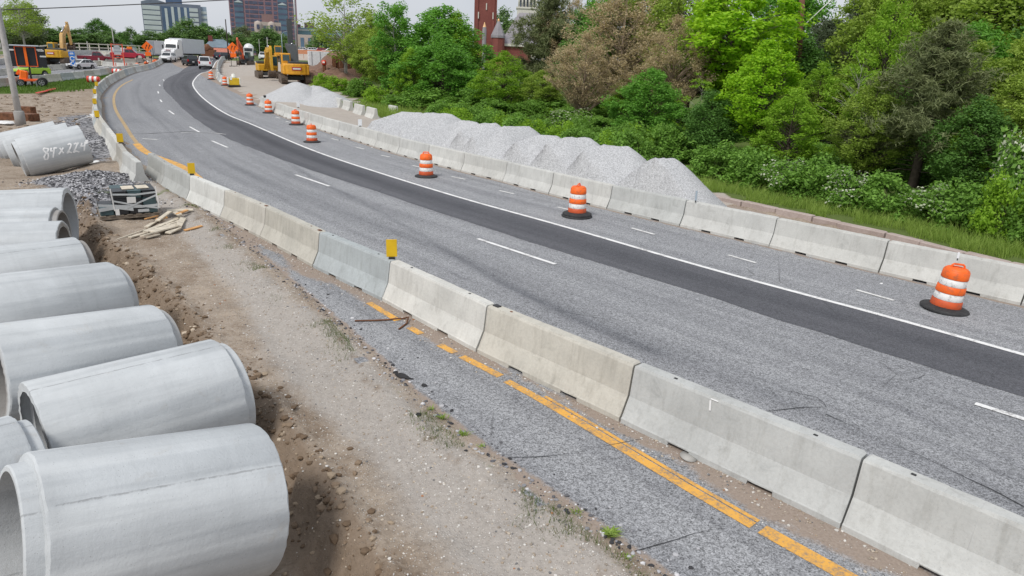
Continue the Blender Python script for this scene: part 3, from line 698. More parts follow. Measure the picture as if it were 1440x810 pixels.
# ------------------------------------------------------------------ reflector panels on the barriers
M_RYEL = plain('panel_yellow', (.72, .46, .01), .45, 0, .1); M_RWHT = plain('panel_white', (.78, .80, .82), .4, 0, .08)
def panel(px, py, mat, w_, h_, label, group, h=.81, yaw=None):
    p = at(px, py, h); a = math.atan2(p.y, p.x)-PI/2 if yaw is None else yaw
    t_ = thing('reflector_panel', label, 'reflector', p, a, group)
    MB().box((0, 0, .02), (w_*.6, .10, .036), bev=.008).box((0, .012, .07), (w_*.42, .02, .075)).build('bracket', M_BLACK, t_)
    MB().box((0, 0, .045+h_/2), (w_, .012, h_), ry=rnd.uniform(-.02, .02), bev=.004).build('panel', mat, t_)
panel(551, 364, M_RYEL, .215, .36, 'yellow panel on the blue grey patched barrier, nearest of the yellow panels', 'yellow reflector panels', yaw=.18)
panel(270, 246, M_RYEL, .215, .34, 'yellow panel on the joint left of the clean whitish barrier', 'yellow reflector panels')
for i, q in enumerate([(169.5, 201.5), (137, 166), (133.5, 147), (133.5, 132.5), (136, 121.5)]):
    panel(q[0], q[1], M_RYEL, .24, .36, f'small yellow panel on the outer bend barriers, {ORD[i]} counting away from the pallet', 'yellow reflector panels')
for i, q in enumerate([(506.5, 178), (419.5, 151.5), (372.5, 137.5), (325, 113)]):
    panel(q[0], q[1], M_RWHT if i != 2 else M_BLACK, .22, .36 if i != 2 else .16, 'small dark clip on the barrier row between two orange drums' if i == 2 else f'small white panel on the shoulder barriers, {ORD[i]} counting away from the gravel heaps', 'white reflector panels')
M_CLEAR = plain('panel_blue_grey', (.35, .42, .48), .3)
panel(978, 284, M_CLEAR, .06, .30, 'thin grey blue marker post on the barrier at the toe of the nearest gravel heap', 'marker posts')
panel(1346, 366, M_RWHT, .045, .14, 'tiny white marker on the barrier just behind the nearest drum', 'marker posts')

# ------------------------------------------------------------------ orange drums
def stripe_orange(name, c): return plain(name, c, .55, 0, .16, 4, (.16, .09, .06, .8))
M_ORG = stripe_orange('drum_orange', (.90, .14, .012)); M_ORG2 = stripe_orange('drum_orange_dull', (.55, .085, .02)); M_BAND = plain('drum_white_band', (.78, .78, .77), .45, 0, .06, 6, (.16, .15, .14, .9))
def drum():
    t_ = thing('traffic_drum', '', 'traffic drum')
    b = MB(); b.smooth = True
    b.lathe([(.47, .0), (.475, .035), (.45, .06), (.32, .10), (.27, .10), (.27, .0)], 36, cap=False); b.build('base_ring', M_RUBBER, t_)
    z = [.07, .245, .40, .555, .71, .885]; rr = [.292, .280, .270, .260, .250, .240]
    for i in range(5):
        b = MB(); b.smooth = True; st = .012 if i % 2 == 0 else 0
        b.lathe([(rr[i]+st-.006, z[i]), (rr[i]+st, z[i]+.012), (rr[i+1]+st, z[i+1]-.012), (rr[i+1]+st-.012, z[i+1])], 32, cap=False)
        b.build('body' if i % 2 == 0 else 'reflective_band', M_ORG2 if i == 0 else (M_ORG if i % 2 == 0 else M_BAND), t_)
    b = MB(); b.smooth = True
    b.lathe([(.24, .882), (.236, .905), (.20, .935), (.19, .94), (.0001, .945)], 32, cap=False)
    top = b.build('top', M_ORG, t_)
    h = MB(); h.tube([(-.13, 0, .93), (-.12, 0, .985), (-.09, 0, 1.015), (.09, 0, 1.015), (.12, 0, .985), (.13, 0, .93)], .022, 8); h.box((0, .06, .945), (.2, .03, .02)); h.build('handle', M_ORG, top)
    return t_
D0 = drum(); first = True
DR = [((1327.5, 434.8), 'nearest orange drum, scuffed and leaning, at the right edge in front of the pale barrier', .1), ((811, 304.5), 'orange drum with two stacked black base rings below the nearest gravel heap', 0), ((599.3, 248.5), 'orange drum in front of the middle of the gravel heaps', 0), ((438.9, 200), 'orange drum nearest the row of loose wood edge barriers, first of a cluster of four', 0), ((416.3, 175.5), 'orange drum just left of a white reflector panel, second of the cluster of four', 0), ((378, 159), 'orange drum third of the cluster of four beside the far barrier end', 0), ((352, 148), 'orange drum at the far end of the cluster of four, by the barrier gap', 0), ((316.8, 120.3), 'orange drum standing left of the yellow sand barrel', 0), ((297.2, 112), 'smallest far orange drum on the shoulder behind the white van', 0), ((16.5, 96), 'orange drum on the opposite carriageway left of the utility pole', 0)]
for i, (q, lab, tilt) in enumerate(DR):
    p = at(*q); o = D0 if i == 0 else dup(D0); o.location = p; o.rotation_euler = (rnd.uniform(-.01, .01), (.07 if i == 0 else rnd.uniform(-.012, .012)), rnd.uniform(0, 6) if i else -.2)
    tag(o, lab, 'traffic drum', 'orange and white traffic drums')
    if i == 1:
        b = MB(); b.smooth = True; b.lathe([(.49, .0), (.5, .035), (.47, .06), (.34, .065), (.29, .065), (.29, 0)], 36, cap=False); b.build('base_ring', M_RUBBER, o); 
        for k in KIDS[o.name]:
            if k.name.split('.')[0] != 'base_ring': k.location.z += .05
            elif k is not KIDS[o.name][-1]: k.location.z += .065; k.location.x += .02

# sand barrel / crash cushion: yellow box with white lid
p = at(329.5, 122.5); t_ = thing('crash_cushion', 'yellow and white crash cushion box beside the orange drum at the barrier gap', 'crash cushion', p, .5)
M_CCY = plain('cushion_yellow', (.70, .47, .02), .5); M_CCW = plain('cushion_white', (.72, .72, .66), .5)
MB().box((0, 0, .12), (1.3, 1.0, .2), bev=.04).build('base', M_BLACK, t_)
MB().box((0, 0, .60), (1.12, .9, .75), bev=.06).build('body', M_CCY, t_)
MB().box((-.60, 0, .66), (.14, .94, .7), bev=.03).box((.60, 0, .66), (.14, .94, .7), bev=.03).build('side_frame', M_CCW, t_)
b = MB(); b.smooth = True; b.lathe([(.34, .98), (.34, 1.1), (.22, 1.2), (.2, 1.38), (.05, 1.45)], 20); b.build('cap', M_CCW, t_)

# ------------------------------------------------------------------ concrete pipes
def pipe_mesh(L=2.05, Ro=.755, Ri=.61, tongue=1, tl=.13):
    """axis +X, right end at x=0; tongue: +1 at the right end, -1 at the left end"""
    b = MB(); b.smooth = True; n = 72
    if tongue < 0:
        prof = [(Ri+.01, 0), (Ro-.115, -.006), (Ro-.012, -.002), (Ro, -.02), (Ro, -L+.02), (Ro-.014, -L), (Ro-.075, -L-.004), (Ro-.085, -L-tl+.012), (Ro-.098, -L-tl), (Ri, -L-tl)]
    else:
        prof = [(Ri, tl), (Ro-.098, tl), (Ro-.085, tl-.012), (Ro-.075, .004), (Ro-.014, 0), (Ro, -.02), (Ro, -L+.02), (Ro-.012, -L+.002), (Ro-.11, -L), (Ri+.05, -L), (Ri+.05, -L+.1), (Ri, -L+.12)]
    vs = []; fs = []; r = random.Random(int(L*100))
    for i, (rad, x) in enumerate(prof):
        for k in range(n):
            a = 2*PI*k/n; jj = 1+(.0012*math.sin(3*a)+r.uniform(-.0007, .0007))
            vs.append((x+(r.uniform(-.006, .006) if abs(x) < .03 or abs(x+L) < .03 else 0), rad*jj*math.cos(a), rad*jj*math.sin(a)))
    m_ = len(prof)
    for i in range(m_):
        for k in range(n): fs.append((i*n+k, i*n+(k+1) % n, ((i+1) % m_)*n+(k+1) % n, ((i+1) % m_)*n+k))
    b.add(vs, fs)
    return b
SEAM = {'A': .62, 'B': .1, 'C': -.25, 'D': 2.2, 'E': .4, 'F': -.3, 'G': .3, '84': -.9, '84b': -.5}
def pipe(name, e, yaw, tilt, L, lab, tongue, group, Ro=.755, mesh=None):
    o = pipe_mesh(L, Ro, Ro-.135, tongue).build('concrete_pipe', M_PIPE)
    mod = o.modifiers.new('edge', 'EDGE_SPLIT'); mod.split_angle = R(35)
    o.location = e; o.rotation_euler = (rnd.uniform(0, 6) if name != '84' else 0, 0, 0)
    o.matrix_world = Matrix.Translation(e) @ Matrix.Rotation(yaw, 4, 'Z') @ Matrix.Rotation(-tilt, 4, 'Y') @ Matrix.Rotation(SEAM.get(name, 0)+.05, 4, 'X')
    o.color = (.97, 1.0, 1.01, 1)
    return tag(o, lab, 'pipe', group)
G1 = 'concrete pipes in the near row'; G2 = 'concrete pipes lying in the far group'
pipe('A', (-2.544, 5.921, .345), .762, -.208, 1.926, 'nearest concrete pipe at the bottom left corner, its stepped open end facing left', -1, G1, .767)
pipe('B', (-3.798, 8.154, .315), .807, -.022, 2.10, 'concrete pipe directly behind the nearest one, its dark open end facing left', 1, G1, .771)
pipe('C', (-5.35, 9.42, .345), .95, -.13, 2.1, 'third concrete pipe back in the near row, behind the two with open left ends', 1, G1, .70)
pipe('D', (-7.02, 11.252, .40), 1.0, -.10, 2.05, 'fourth concrete pipe back in the near row, no open end showing', 1, G1, .713)
pipe('E', (-8.9, 13.35, .30), .88, -.03, 2.1, 'fifth concrete pipe back in the near row, partly covering a small dark opening', 1, G1, .66)
pipe('F', (-9.75, 14.25, .40), .35, 0, 2.3, 'concrete pipe whose small dark bore opens right, lowest of the three open right ends', -1, G1, .66)
pipe('F2', (-10.75, 15.55, .40), .33, 0, 2.3, 'concrete pipe with a stepped tongue end opening right, in front of the largest bell', 1, G1, .66)
pipe('G', (-11.305, 16.929, .484), .36, .02, 2.3, 'farthest concrete pipe of the near row, with the largest open bell facing the dark gravel', -1, G1, .757)
pipe('L', (-4.98, 6.05, .30), .85, -.05, 2.0, 'concrete pipe cut by the left edge, its stepped end against the second pipe', 1, G1, .755)
E84 = Vector((-17.095, 27.2, .947))
o84 = pipe('84', E84, .713, .213, 2.168, 'concrete pipe in the far group with handwritten white figures on its side', -1, G2, .748)
pipe('84b', (-18.843, 29.197, .821), .625, .239, 2.231, 'middle concrete pipe of the far group, between the lettered pipe and the leftmost one', -1, G2, .74)
pipe('84c', (-20.182, 30.412, .736), .635, .228, 2.22, 'leftmost concrete pipe of the far group, cut by the left edge of the photo', -1, G2, .745)
# handwriting on the pipe: strokes laid on the cylinder
ax84 = Vector((math.cos(.713)*math.cos(.213), math.sin(.713)*math.cos(.213), math.sin(.213)))
def on_cyl(px, py, e, ax, Rr):
    d = ray(px, py).normalized(); o = Vector((0, 0, CAMH))-e
    dp = d-ax*d.dot(ax); op = o-ax*o.dot(ax); a = dp.dot(dp); bq = 2*dp.dot(op); c = op.dot(op)-Rr*Rr; disc = bq*bq-4*a*c
    if disc < 0: disc = 0
    t = (-bq-math.sqrt(disc))/(2*a); q = Vector((0, 0, CAMH))+d*t; rel = q-e; nrm = (rel-ax*rel.dot(ax)).normalized()
    return e+ax*rel.dot(ax)+nrm*Rr, nrm
strokes = [[(600, 440), (560, 435), (548, 455), (575, 485), (605, 500), (615, 540), (600, 575), (570, 580), (558, 545), (580, 505), (605, 470), (615, 445), (600, 438)],
 [(650, 430), (640, 470), (682, 470)], [(687, 425), (672, 555)], [(700, 423), (699, 442)], [(716, 423), (711, 440)], [(755, 430), (805, 500)], [(802, 428), (745, 515)],
 [(855, 395), (880, 375), (900, 390), (890, 430), (850, 500), (875, 480), (910, 495)], [(935, 385), (960, 372), (975, 385), (960, 430), (930, 490), (960, 470), (1005, 485)],
 [(992, 362), (980, 388)], [(1037, 368), (1025, 410), (1068, 405)], [(1075, 352), (1065, 470)], [(1090, 330), (1093, 385)], [(1104, 330), (1108, 375)]]
b = MB()
inv = o84.matrix_world.inverted()
for s_ in strokes:
    fine = [(s_[i][0]+(s_[i+1][0]-s_[i][0])*k/5, s_[i][1]+(s_[i+1][1]-s_[i][1])*k/5) for i in range(len(s_)-1) for k in range(5)]+[s_[-1]]
    pts = [on_cyl(x/9, 160+y/9, E84, ax84, .756) for x, y in fine]
    q = []
    for i in range(len(pts)-1):
        for k in range(4): q.append((pts[i][0].lerp(pts[i+1][0], k/4), pts[i][1]))
    q.append(pts[-1])
    vs = []
    for i, (c0, n0) in enumerate(q):
        d = (q[min(i+1, len(q)-1)][0]-q[max(i-1, 0)][0]).normalized(); sd = d.cross(n0)*.027
        vs += [tuple(inv @ (c0+sd)), tuple(inv @ (c0-sd))]
    b.add(vs, [(2*i, 2*i+1, 2*i+3, 2*i+2) for i in range(len(q)-1)])
b.build('handwritten_figures', plain('chalk_white', (.82, .82, .82), .8, var=.2, scale=9), o84)

# ------------------------------------------------------------------ gravel heaps
def gravel(name, c=(.50, .50, .50)):
    t = NT(name); v = t.coords('Object')
    st = t.voro(v, 42, out='Color'); sp = t.n('ShaderNodeSeparateColor'); t.t.links.new(st, sp.inputs[0]); n = t.noise(v, 17, 5, .75); big = t.noise(v, .8, 4)
    f = t.math('ADD', t.math('MULTIPLY', sp.outputs[0], .6), t.math('MULTIPLY', n, .55))
    col = t.mix(t.ramp(f, [(.18, 0), (.55, .55), (.95, 1)]), [x*.58 for x in c], [min(1, x*1.34) for x in c])
    col = t.mix(t.math('MULTIPLY', t.ramp(big, [(.4, 0), (.7, 1)]), .3), col, t.mix(1.0, col, (.80, .80, .82), 'MULTIPLY'))
    return t.finish(col, .92, 0, t.bump(t.math('ADD', sp.outputs[0], n), .5, .025), .2)
M_GRAV = gravel('crushed_stone', (.47, .477, .49))
def heap(c, ridge_dir, ridge_len, H, slope, label, group, seed, n=96, tail=0, tdir=None):
    r = (H/slope)+.5; ext = r+ridge_len/2+tail*.55; xs = np.linspace(-ext, ext, n); X, Y = np.meshgrid(xs, xs)
    u = X*math.cos(ridge_dir)+Y*math.sin(ridge_dir); vv = -X*math.sin(ridge_dir)+Y*math.cos(ridge_dir)
    du = np.maximum(np.abs(u)-ridge_len/2, 0); d = np.hypot(du, vv)
    Z = np.zeros_like(d)
    for j in range(n):
        for i in range(n):
            q = Vector((X[j, i]*.7+seed*3.1, Y[j, i]*.7, seed)); w1 = mnoise.fractal(q, 1, 2, 3)
            hh = H-slope*d[j, i]*(1+.05*w1)-.07*math.exp(-(d[j, i]/.3)**2)+.025*w1
            if tail:
                ax, ay = X[j, i]+ridge_len/2*math.cos(ridge_dir), Y[j, i]+ridge_len/2*math.sin(ridge_dir); sp_ = min(tail, max(0, ax*tdir[0]+ay*tdir[1])); dp_ = math.hypot(ax-tdir[0]*sp_, ay-tdir[1]*sp_)
                hh = max(hh, H-.31*sp_-(slope+.1)*dp_*(1+.06*w1)-.05)
            hh += .010*mnoise.noise(Vector((X[j, i]*9, Y[j, i]*9, seed)))+.010*mnoise.noise(Vector((X[j, i]*21, Y[j, i]*21, seed)))
            Z[j, i] = hh
    wx, wy = X+c[0], Y+c[1]; drr = seg_dist(np.c_[wx.ravel(), wy.ravel()], RBARC[::3])[0].reshape(n, n)
    Z = np.where(drr < .22, -.2, np.where(drr < .8, np.minimum(Z, .45+.35*(drr-.2)), Z))
    low = Z < -.12; Z = np.maximum(Z, -.14)
    idx = np.arange(n*n).reshape(n, n); Fh = np.stack([idx[:-1, :-1], idx[:-1, 1:], idx[1:, 1:], idx[1:, :-1]], -1).reshape(-1, 4)
    keep = ~low.ravel()[Fh].all(1); Fh = Fh[keep]; used = np.unique(Fh); mp = np.zeros(n*n, int); mp[used] = np.arange(len(used))
    o = np_mesh('gravel_heap', np.c_[X.ravel(), Y.ravel(), Z.ravel()][used], mp[Fh], M_GRAV)
    o.location = c; tag(o, label, 'gravel heap', group); return o
HP = [((905.5, 217), (950, 217)), ((849, 201), (884, 202.7)), ((797.5, 192.4), (829, 193)), ((758.5, 185), (783, 186)), ((709, 175.4), (744.4, 175.4)), ((680.6, 172.6), (698, 173)), ((652, 165.5), (670, 168)), ((624, 163), (643, 163)), ((601, 157.7), (634.6, 159.5)), ((567, 154), (592, 155))]
for i, (a, b_) in enumerate(HP):
    H = 1.92 if i < 6 else 1.75
    pa, pb = at(a[0], a[1], H), at(b_[0], b_[1], H); c = (pa+pb)/2; d = pb-pa
    lab = ('nearest pale gravel heap, fullest and lowest in the photo with its toe at the kerb' if i == 0 else 'farthest gravel heap of the near row, beside the loose barriers' if i == 9 else f'pale gravel heap, {ORD[i]} from the kerb end in the row behind the barriers')
    heap((c.x, c.y, T(c.x, c.y)+.02), math.atan2(d.y, d.x), d.length, H*(1+.03*((i*7)%3-1)), (.82 if i else .86), lab, 'gravel heaps in a row', i+1, tail=2.7, tdir=(-.93, -.37))
for i, (q, lab, H, sl_) in enumerate([((418, 114), 'far gravel heap right under the big yellow excavator', 1.7, .5), ((445, 119.5), 'far gravel heap in front of the steel post, middle of the far three', 1.4, .5), ((463, 127.5), 'far gravel heap touching the loose barriers at the wood edge', 1.25, .5)]):
    c = at(q[0], q[1], H); heap((c.x, c.y, T(c.x, c.y)), -.9, 1.6 if i else 1.2, H, sl_, lab, 'far gravel heaps', 21+i, 60)
# ------------------------------------------------------------------ small things on the near side
M_WOODG = plain('pallet_wood', (.24, .20, .16), .9, 0, .3, 6); M_WOODP = plain('scrap_pale', (.60, .54, .44), .85, 0, .22, 5, (.25, .2, .15, .5)); M_WOODO = plain('scrap_orange', (.55, .30, .12), .85, 0, .25, 5)
M_CRATE = plain('crate_black', (.022, .025, .03), .45, 0, .3); M_TEAL = plain('crate_teal', (.05, .09, .10), .5, 0, .3)
M_FILM = plain('stretch_film', (.50, .53, .55), .25, 0, .15); M_PAPER = plain('paper', (.75, .75, .74), .8)
p = at(181, 305); t_ = thing('wrapped_pallet', 'wooden pallet of black crates wrapped in clear film in front of the open barrier end', 'pallet', (p.x, p.y, gz(p.x, p.y)+.01), .60)
b = MB()
for y in (-.5, 0, .5): b.box((0, y, .045), (1.5, .1, .09))
for i in range(7): b.box((-.66+.22*i, 0, .1), (.14, 1.15, .022))
b.build('pallet_base', M_WOODG, t_)
r = random.Random(3)
for lv, (z, x0, n) in enumerate([(.115, -.72, 4), (.335, -.36, 3), (.555, -.36, 3)]):
    for i in range(n):
        for j in range(2):
            b = MB(); x = x0+.36*i+.18; y = -.28+.56*j
            b.box((x, y, z+.10), (.34, .53, .20), bev=.02, rz=r.uniform(-.03, .03), top=1.04)
            b.box((x, y, z+.205), (.35, .54, .02), bev=.008, rz=r.uniform(-.03, .03)); b.build('crate', M_CRATE if (i+j+lv) % 3 else M_TEAL, t_)
for i in range(2): MB().box((.05+.37*i, -.1, .79), (.30, .5, .02), rz=.05*i).build('wooden_slat', M_WOODP, t_)
def band(pts, w_, name='film_band'):
    b = MB(); pts = [Vector(q) for q in pts]; vs = []
    for q in pts: vs += [tuple(q+Vector((0, 0, w_/2))), tuple(q-Vector((0, 0, w_/2)))]
    b.add(vs, [(2*i, 2*i+1, 2*i+3, 2*i+2) for i in range(len(pts)-1)]); b.build(name, M_FILM, t_)
band([(-.74, -.568, .42), (-.2, -.572, .36), (.3, -.574, .31), (.745, -.57, .33), (.75, 0, .36), (.75, .57, .40)], .07)
band([(-.38, -.575, .52), (.1, -.577, .38), (.45, -.576, .30), (.74, -.574, .24)], .05); band([(-.1, -.58, .28), (.35, -.58, .47), (.74, -.578, .62)], .05)
band([(-.74, -.57, .28), (-.3, -.574, .34), (.1, -.576, .25)], .10); band([(-.745, -.57, .33), (-.75, .1, .36), (-.74, .57, .4)], .08)
band([(-.385, -.572, .70), (.2, -.574, .66), (.73, -.572, .70)], .05)
for x, z in ((-.38, .45), (.735, .45)): MB().box((x, -.575, z+.1), (.03, .012, .62), ry=-.06).build('edge_protector', M_PAPER, t_)
MB().box((.08, -.585, .52), (.22, .006, .17), ry=.04).build('paper_label', M_PAPER, t_); MB().box((-.30, -.586, .20), (.10, .006, .17)).build('paper_label', M_PAPER, t_); MB().box((.35, -.588, .2), (.28, .006, .08)).build('paper_label', M_FILM, t_)

# scrap boards
r = random.Random(5)
BD = [((182, 334), (240, 316), .10, 0), ((205, 330), (262, 300), .14, 1), ((215, 331), (258, 310), .16, 1), ((200, 336), (250, 322), .15, 1), ((236, 303), (272, 301), .14, 1), ((240, 300), (254, 309), .13, 1), ((222, 318), (240, 306), .12, 1), ((206, 322), (228, 308), .11, 0), ((258, 309), (252, 322), .15, 1), ((252, 322), (236, 329), .15, 1), ((216, 324), (244, 314), .09, 0), ((220, 314), (236, 312), .08, 2), ((250, 308), (264, 303), .10, 2), ((206, 317), (222, 312), .10, 2), ((160, 336), (205, 322), .05, 0), ((224, 332), (206, 336), .10, 0), ((236, 319), (246, 315), .12, 1), ((228, 327), (248, 319), .10, 0)]
for i, (a, c, w_, k) in enumerate(BD):
    pa, pb = at(*a), at(*c); d = pb-pa; L = d.length; m_ = (pa+pb)/2; lift = .04+.022*(i % 7) if i not in (0, 14) else .02
    b = MB(); kk = 4
    b.box((0, 0, 0), (L, w_, .035), bev=.004)
    o = b.build('scrap_board', [M_WOODP, M_PAPER, M_WOODO][k] if k != 1 else M_WOODP); o.location = (m_.x, m_.y, gz(m_.x, m_.y)+lift); o.rotation_euler = (r.uniform(-.25, .25), r.uniform(-.05, .05), math.atan2(d.y, d.x))
    tag(o, 'splintered pale board in the scrap wood heap right of the wrapped pallet' if k != 2 else 'orange brown board in the scrap wood heap right of the wrapped pallet', 'board', 'scrap boards in the heap' if k != 2 else 'orange scrap boards in the heap')
p = at(272, 321); o = MB().box((0, 0, .02), (.5, .13, .03), bev=.005).build('scrap_board', M_WOODO); o.location = (p.x, p.y, gz(p.x, p.y)+.01); o.rotation_euler = (0, -.1, .9); tag(o, 'single brown board lying alone just right of the scrap wood heap', 'board')

# bent rusty bar and asphalt lumps
b = MB(); b.smooth = True
q = [at(*z_) for z_ in [(499, 452.5), (525, 452), (545, 451), (556, 449.5), (568, 449), (574.5, 450.5), (572, 456), (561, 464)]]
b.tube([(v.x, v.y, v.z+.02+(.05 if i == 5 else 0)) for i, v in enumerate(q)], .016, 8); tag(b.build('bent_bar', M_STEEL), 'thin rusty bent bar lying across the broken yellow line', 'steel bar')
M_LUMP = plain('asphalt_lump', (.028, .028, .03), .95, 0, .4, 9, bump=.6)
def lump(p, s_, mat, name, seed, flat=.6):
    r = random.Random(seed); import bmesh
    bm = bmesh.new(); bmesh.ops.create_icosphere(bm, subdivisions=2, radius=1)
    for v in bm.verts:
        k = 1+.28*mnoise.noise(v.co*1.3+Vector((seed*3.7, 0, 0)))+.1*mnoise.noise(v.co*3.5+Vector((0, seed, 0))); v.co = Vector((v.co.x*k*s_*r.uniform(.98, 1.02), v.co.y*k*s_*.8, v.co.z*k*s_*flat))
    me = bpy.data.meshes.new(name); bm.to_mesh(me); bm.free(); me.materials.append(mat); o = link(name, me); o.location = (p[0], p[1], p[2]+s_*flat*.55); o.rotation_euler = (r.uniform(-.3, .3), r.uniform(-.3, .3), r.uniform(0, 6)); return o
for i, (q, s_, lab) in enumerate([((566, 530), .085, 'largest black asphalt lump on the crumbled shoulder edge'), ((597, 542.5), .055, 'round black asphalt lump lying on the shoulder, lower right of the largest lump'), ((579, 533), .04, 'small black asphalt lump touching the largest one'), ((556, 524), .05, 'black asphalt lump at the upper left of the largest one'), ((588, 591), .05, 'dark stone among the weeds by the shoulder edge'), ((655, 636), .035, 'small dark stone at the gravel edge below the weeds'), ((588, 503), .03, 'tiny black crumb on the shoulder between the lumps and the yellow line')]):
    p = at(*q); o = lump((p.x, p.y, max(p.z, gz(p.x, p.y))-.02), s_, M_LUMP, 'asphalt_lump', i+1); tag(o, lab, 'lump')
    if i == 0: o.scale = (1.7, 1, .8); o.rotation_euler = (0, 0, -.6)
# white trash and litter
M_LIT = plain('litter_white', (.72, .72, .72), .6)
for i, (q, s_, lab) in enumerate([((8, 174), .5, 'crumpled white sheet at the left edge beside the rusty plates'), ((133, 229), .25, 'crumpled white scrap behind the lettered pipe end'), ((1239, 398.5), .05, 'small flat white scrap in front of the barrier left of the nearest drum'), ((751, 265), .06, 'small pale scrap at the foot of the barriers below the gravel heaps'), ((523, 207.5), .07, 'pale wrapper by the barrier foot near the far short dashes')]):
    p = at(*q); o = lump((p.x, p.y, max(p.z, gz(p.x, p.y))-.01), s_, M_LIT, 'litter', 40+i, .25); tag(o, lab, 'litter')
o = MB(); o.smooth = True; o.lathe([(.001, .0), (.10, .0), (.135, .012), (.14, .02), (.001, .022)], 20); p = at(968, 644); o = o.build('hub_disc', plain('grey_disc', (.35, .34, .32), .6)); o.location = (p.x, p.y, p.z+.01); o.rotation_euler = (.12, .05, .3); o.scale = (.8, .8, .8); tag(o, 'grey round disc wedged in a slot under the second nearest barrier', 'disc')
# twisted metal scraps near the outer bend
p = at(125, 168); t_ = thing('scrap_metal', 'bent white metal scrap beside the outer bend barriers', 'scrap metal', (p.x, p.y, gz(p.x, p.y)))
MB().box((0, 0, .2), (1.5, .12, .03), ry=-.35, rz=.5).build('bar', M_LIT, t_); MB().box((.5, -.1, .15), (.9, .25, .02), ry=.5, rz=-.5).build('plate', M_LIT, t_); MB().box((.2, .3, .1), (1.2, .06, .03), ry=.2, rz=-.2).build('bar', M_LIT, t_)
# rusty plates and red plank in the dirt field
for q, d, lab in [((26, 169), (2.3, .9, .45), 'rusty steel block lying left of the utility pole foot'), ((38, 160), (1.1, .5, .5), 'smaller rusty steel block right behind the utility pole')]:
    p = at(*q); b = MB(); b.box((0, 0, d[2]/2), d, bev=.02); b.box((0, 0, d[2]*.5), (d[0]*1.02, d[1]*.2, d[2]*.5)); o = b.build('steel_block', M_STEEL); o.location = (p.x, p.y, p.z-.02); o.rotation_euler = (0, 0, -.15); tag(o, lab, 'steel block')
a, c = at(53, 134), at(81, 124.5); d = c-a; b = MB()
b.box((0, 0, .10), (d.length, .22, .06), bev=.01); b.box((0, .25, .06), (d.length*.8, .18, .05)); b.box((d.length*.2, .1, .14), (d.length*.5, .15, .05), rz=.04)
o = b.build('red_plank', plain('red_plastic', (.62, .07, .05), .5)); o.location = ((a+c)/2); o.rotation_euler = (0, 0, math.atan2(d.y, d.x)); tag(o, 'long red plank on the bare dirt left of the outer bend', 'plank')
def lying_drum(q, lab, rz, sc=1.0):
    p = at(*q); t_ = thing('fallen_drum', lab, 'traffic drum', (p.x, p.y, p.z+.05), rz, 'knocked over drums'); t_.scale = (sc,)*3
    z = [0, .2, .4, .6, .8, .98]; rr = [.30, .29, .28, .27, .26, .25]
    for i in range(5):
        b = MB(); b.smooth = True; b.lathe([(rr[i], z[i]), (rr[i+1], z[i+1])], 20, c=(0, 0, .28), axis='X', cap=(i == 0 or i == 4)); b.build('body' if i % 2 == 0 else 'reflective_band', M_RED if i % 2 == 0 else M_BAND, t_)
M_RED = plain('drum_red', (.60, .05, .03), .5)
lying_drum((124, 116.5), 'red and white drum lying on its side on the grass by the bend', .2, 1.2); lying_drum((159, 104.5), 'orange red drum lying flat on the grass nearer the sign stand', .1, 1.2)

# utility pole and overhead wire
M_POLE = plain('pole_grey', (.44, .43, .42), .85, 0, .15, 2, (.22, .2, .18, .5))
p = at(30, 178); zt = 12.5
t_ = thing('utility_pole', 'tall pale grey utility pole in the dirt at the left edge', 'pole', (p.x, p.y, p.z-.1))
def lean(z): # leans a little left
    return (-.019*z, 0, z)
b = MB(); b.smooth = True; b.tube([lean(0), lean(3), lean(7), lean(zt)], [.17, .16, .145, .125], 14); b.build('shaft', M_POLE, t_)
b = MB(); b.smooth = True; b.lathe([(.27, 0), (.27, .95), (.2, 1.0)], 16); b.build('base_sleeve', plain('sleeve', (.30, .29, .28), .9), t_)
MB().box((-.2, 0, 9.6), (.22, .22, .5), bev=.02).build('junction_box', M_POLE, t_)
b = MB(); b.smooth = True
wy = p.y+2
def wpt(px, py, Y):
    d = ray(px, py); k = Y/d.y; return Vector((d.x*k, Y, CAMH+d.z*k))
b.tube([wpt(-60, 17, wy), wpt(0, 13.8, wy), wpt(66, 11.6, wy), wpt(140, 8.6, wy), wpt(208, 5.5, wy), wpt(270, 2.5, wy), wpt(330, -.8, wy), wpt(420, -6, wy)], .028, 5)
tag(b.build('overhead_wire', M_BLACK), 'dark overhead wire crossing the sky above the office blocks', 'wire')

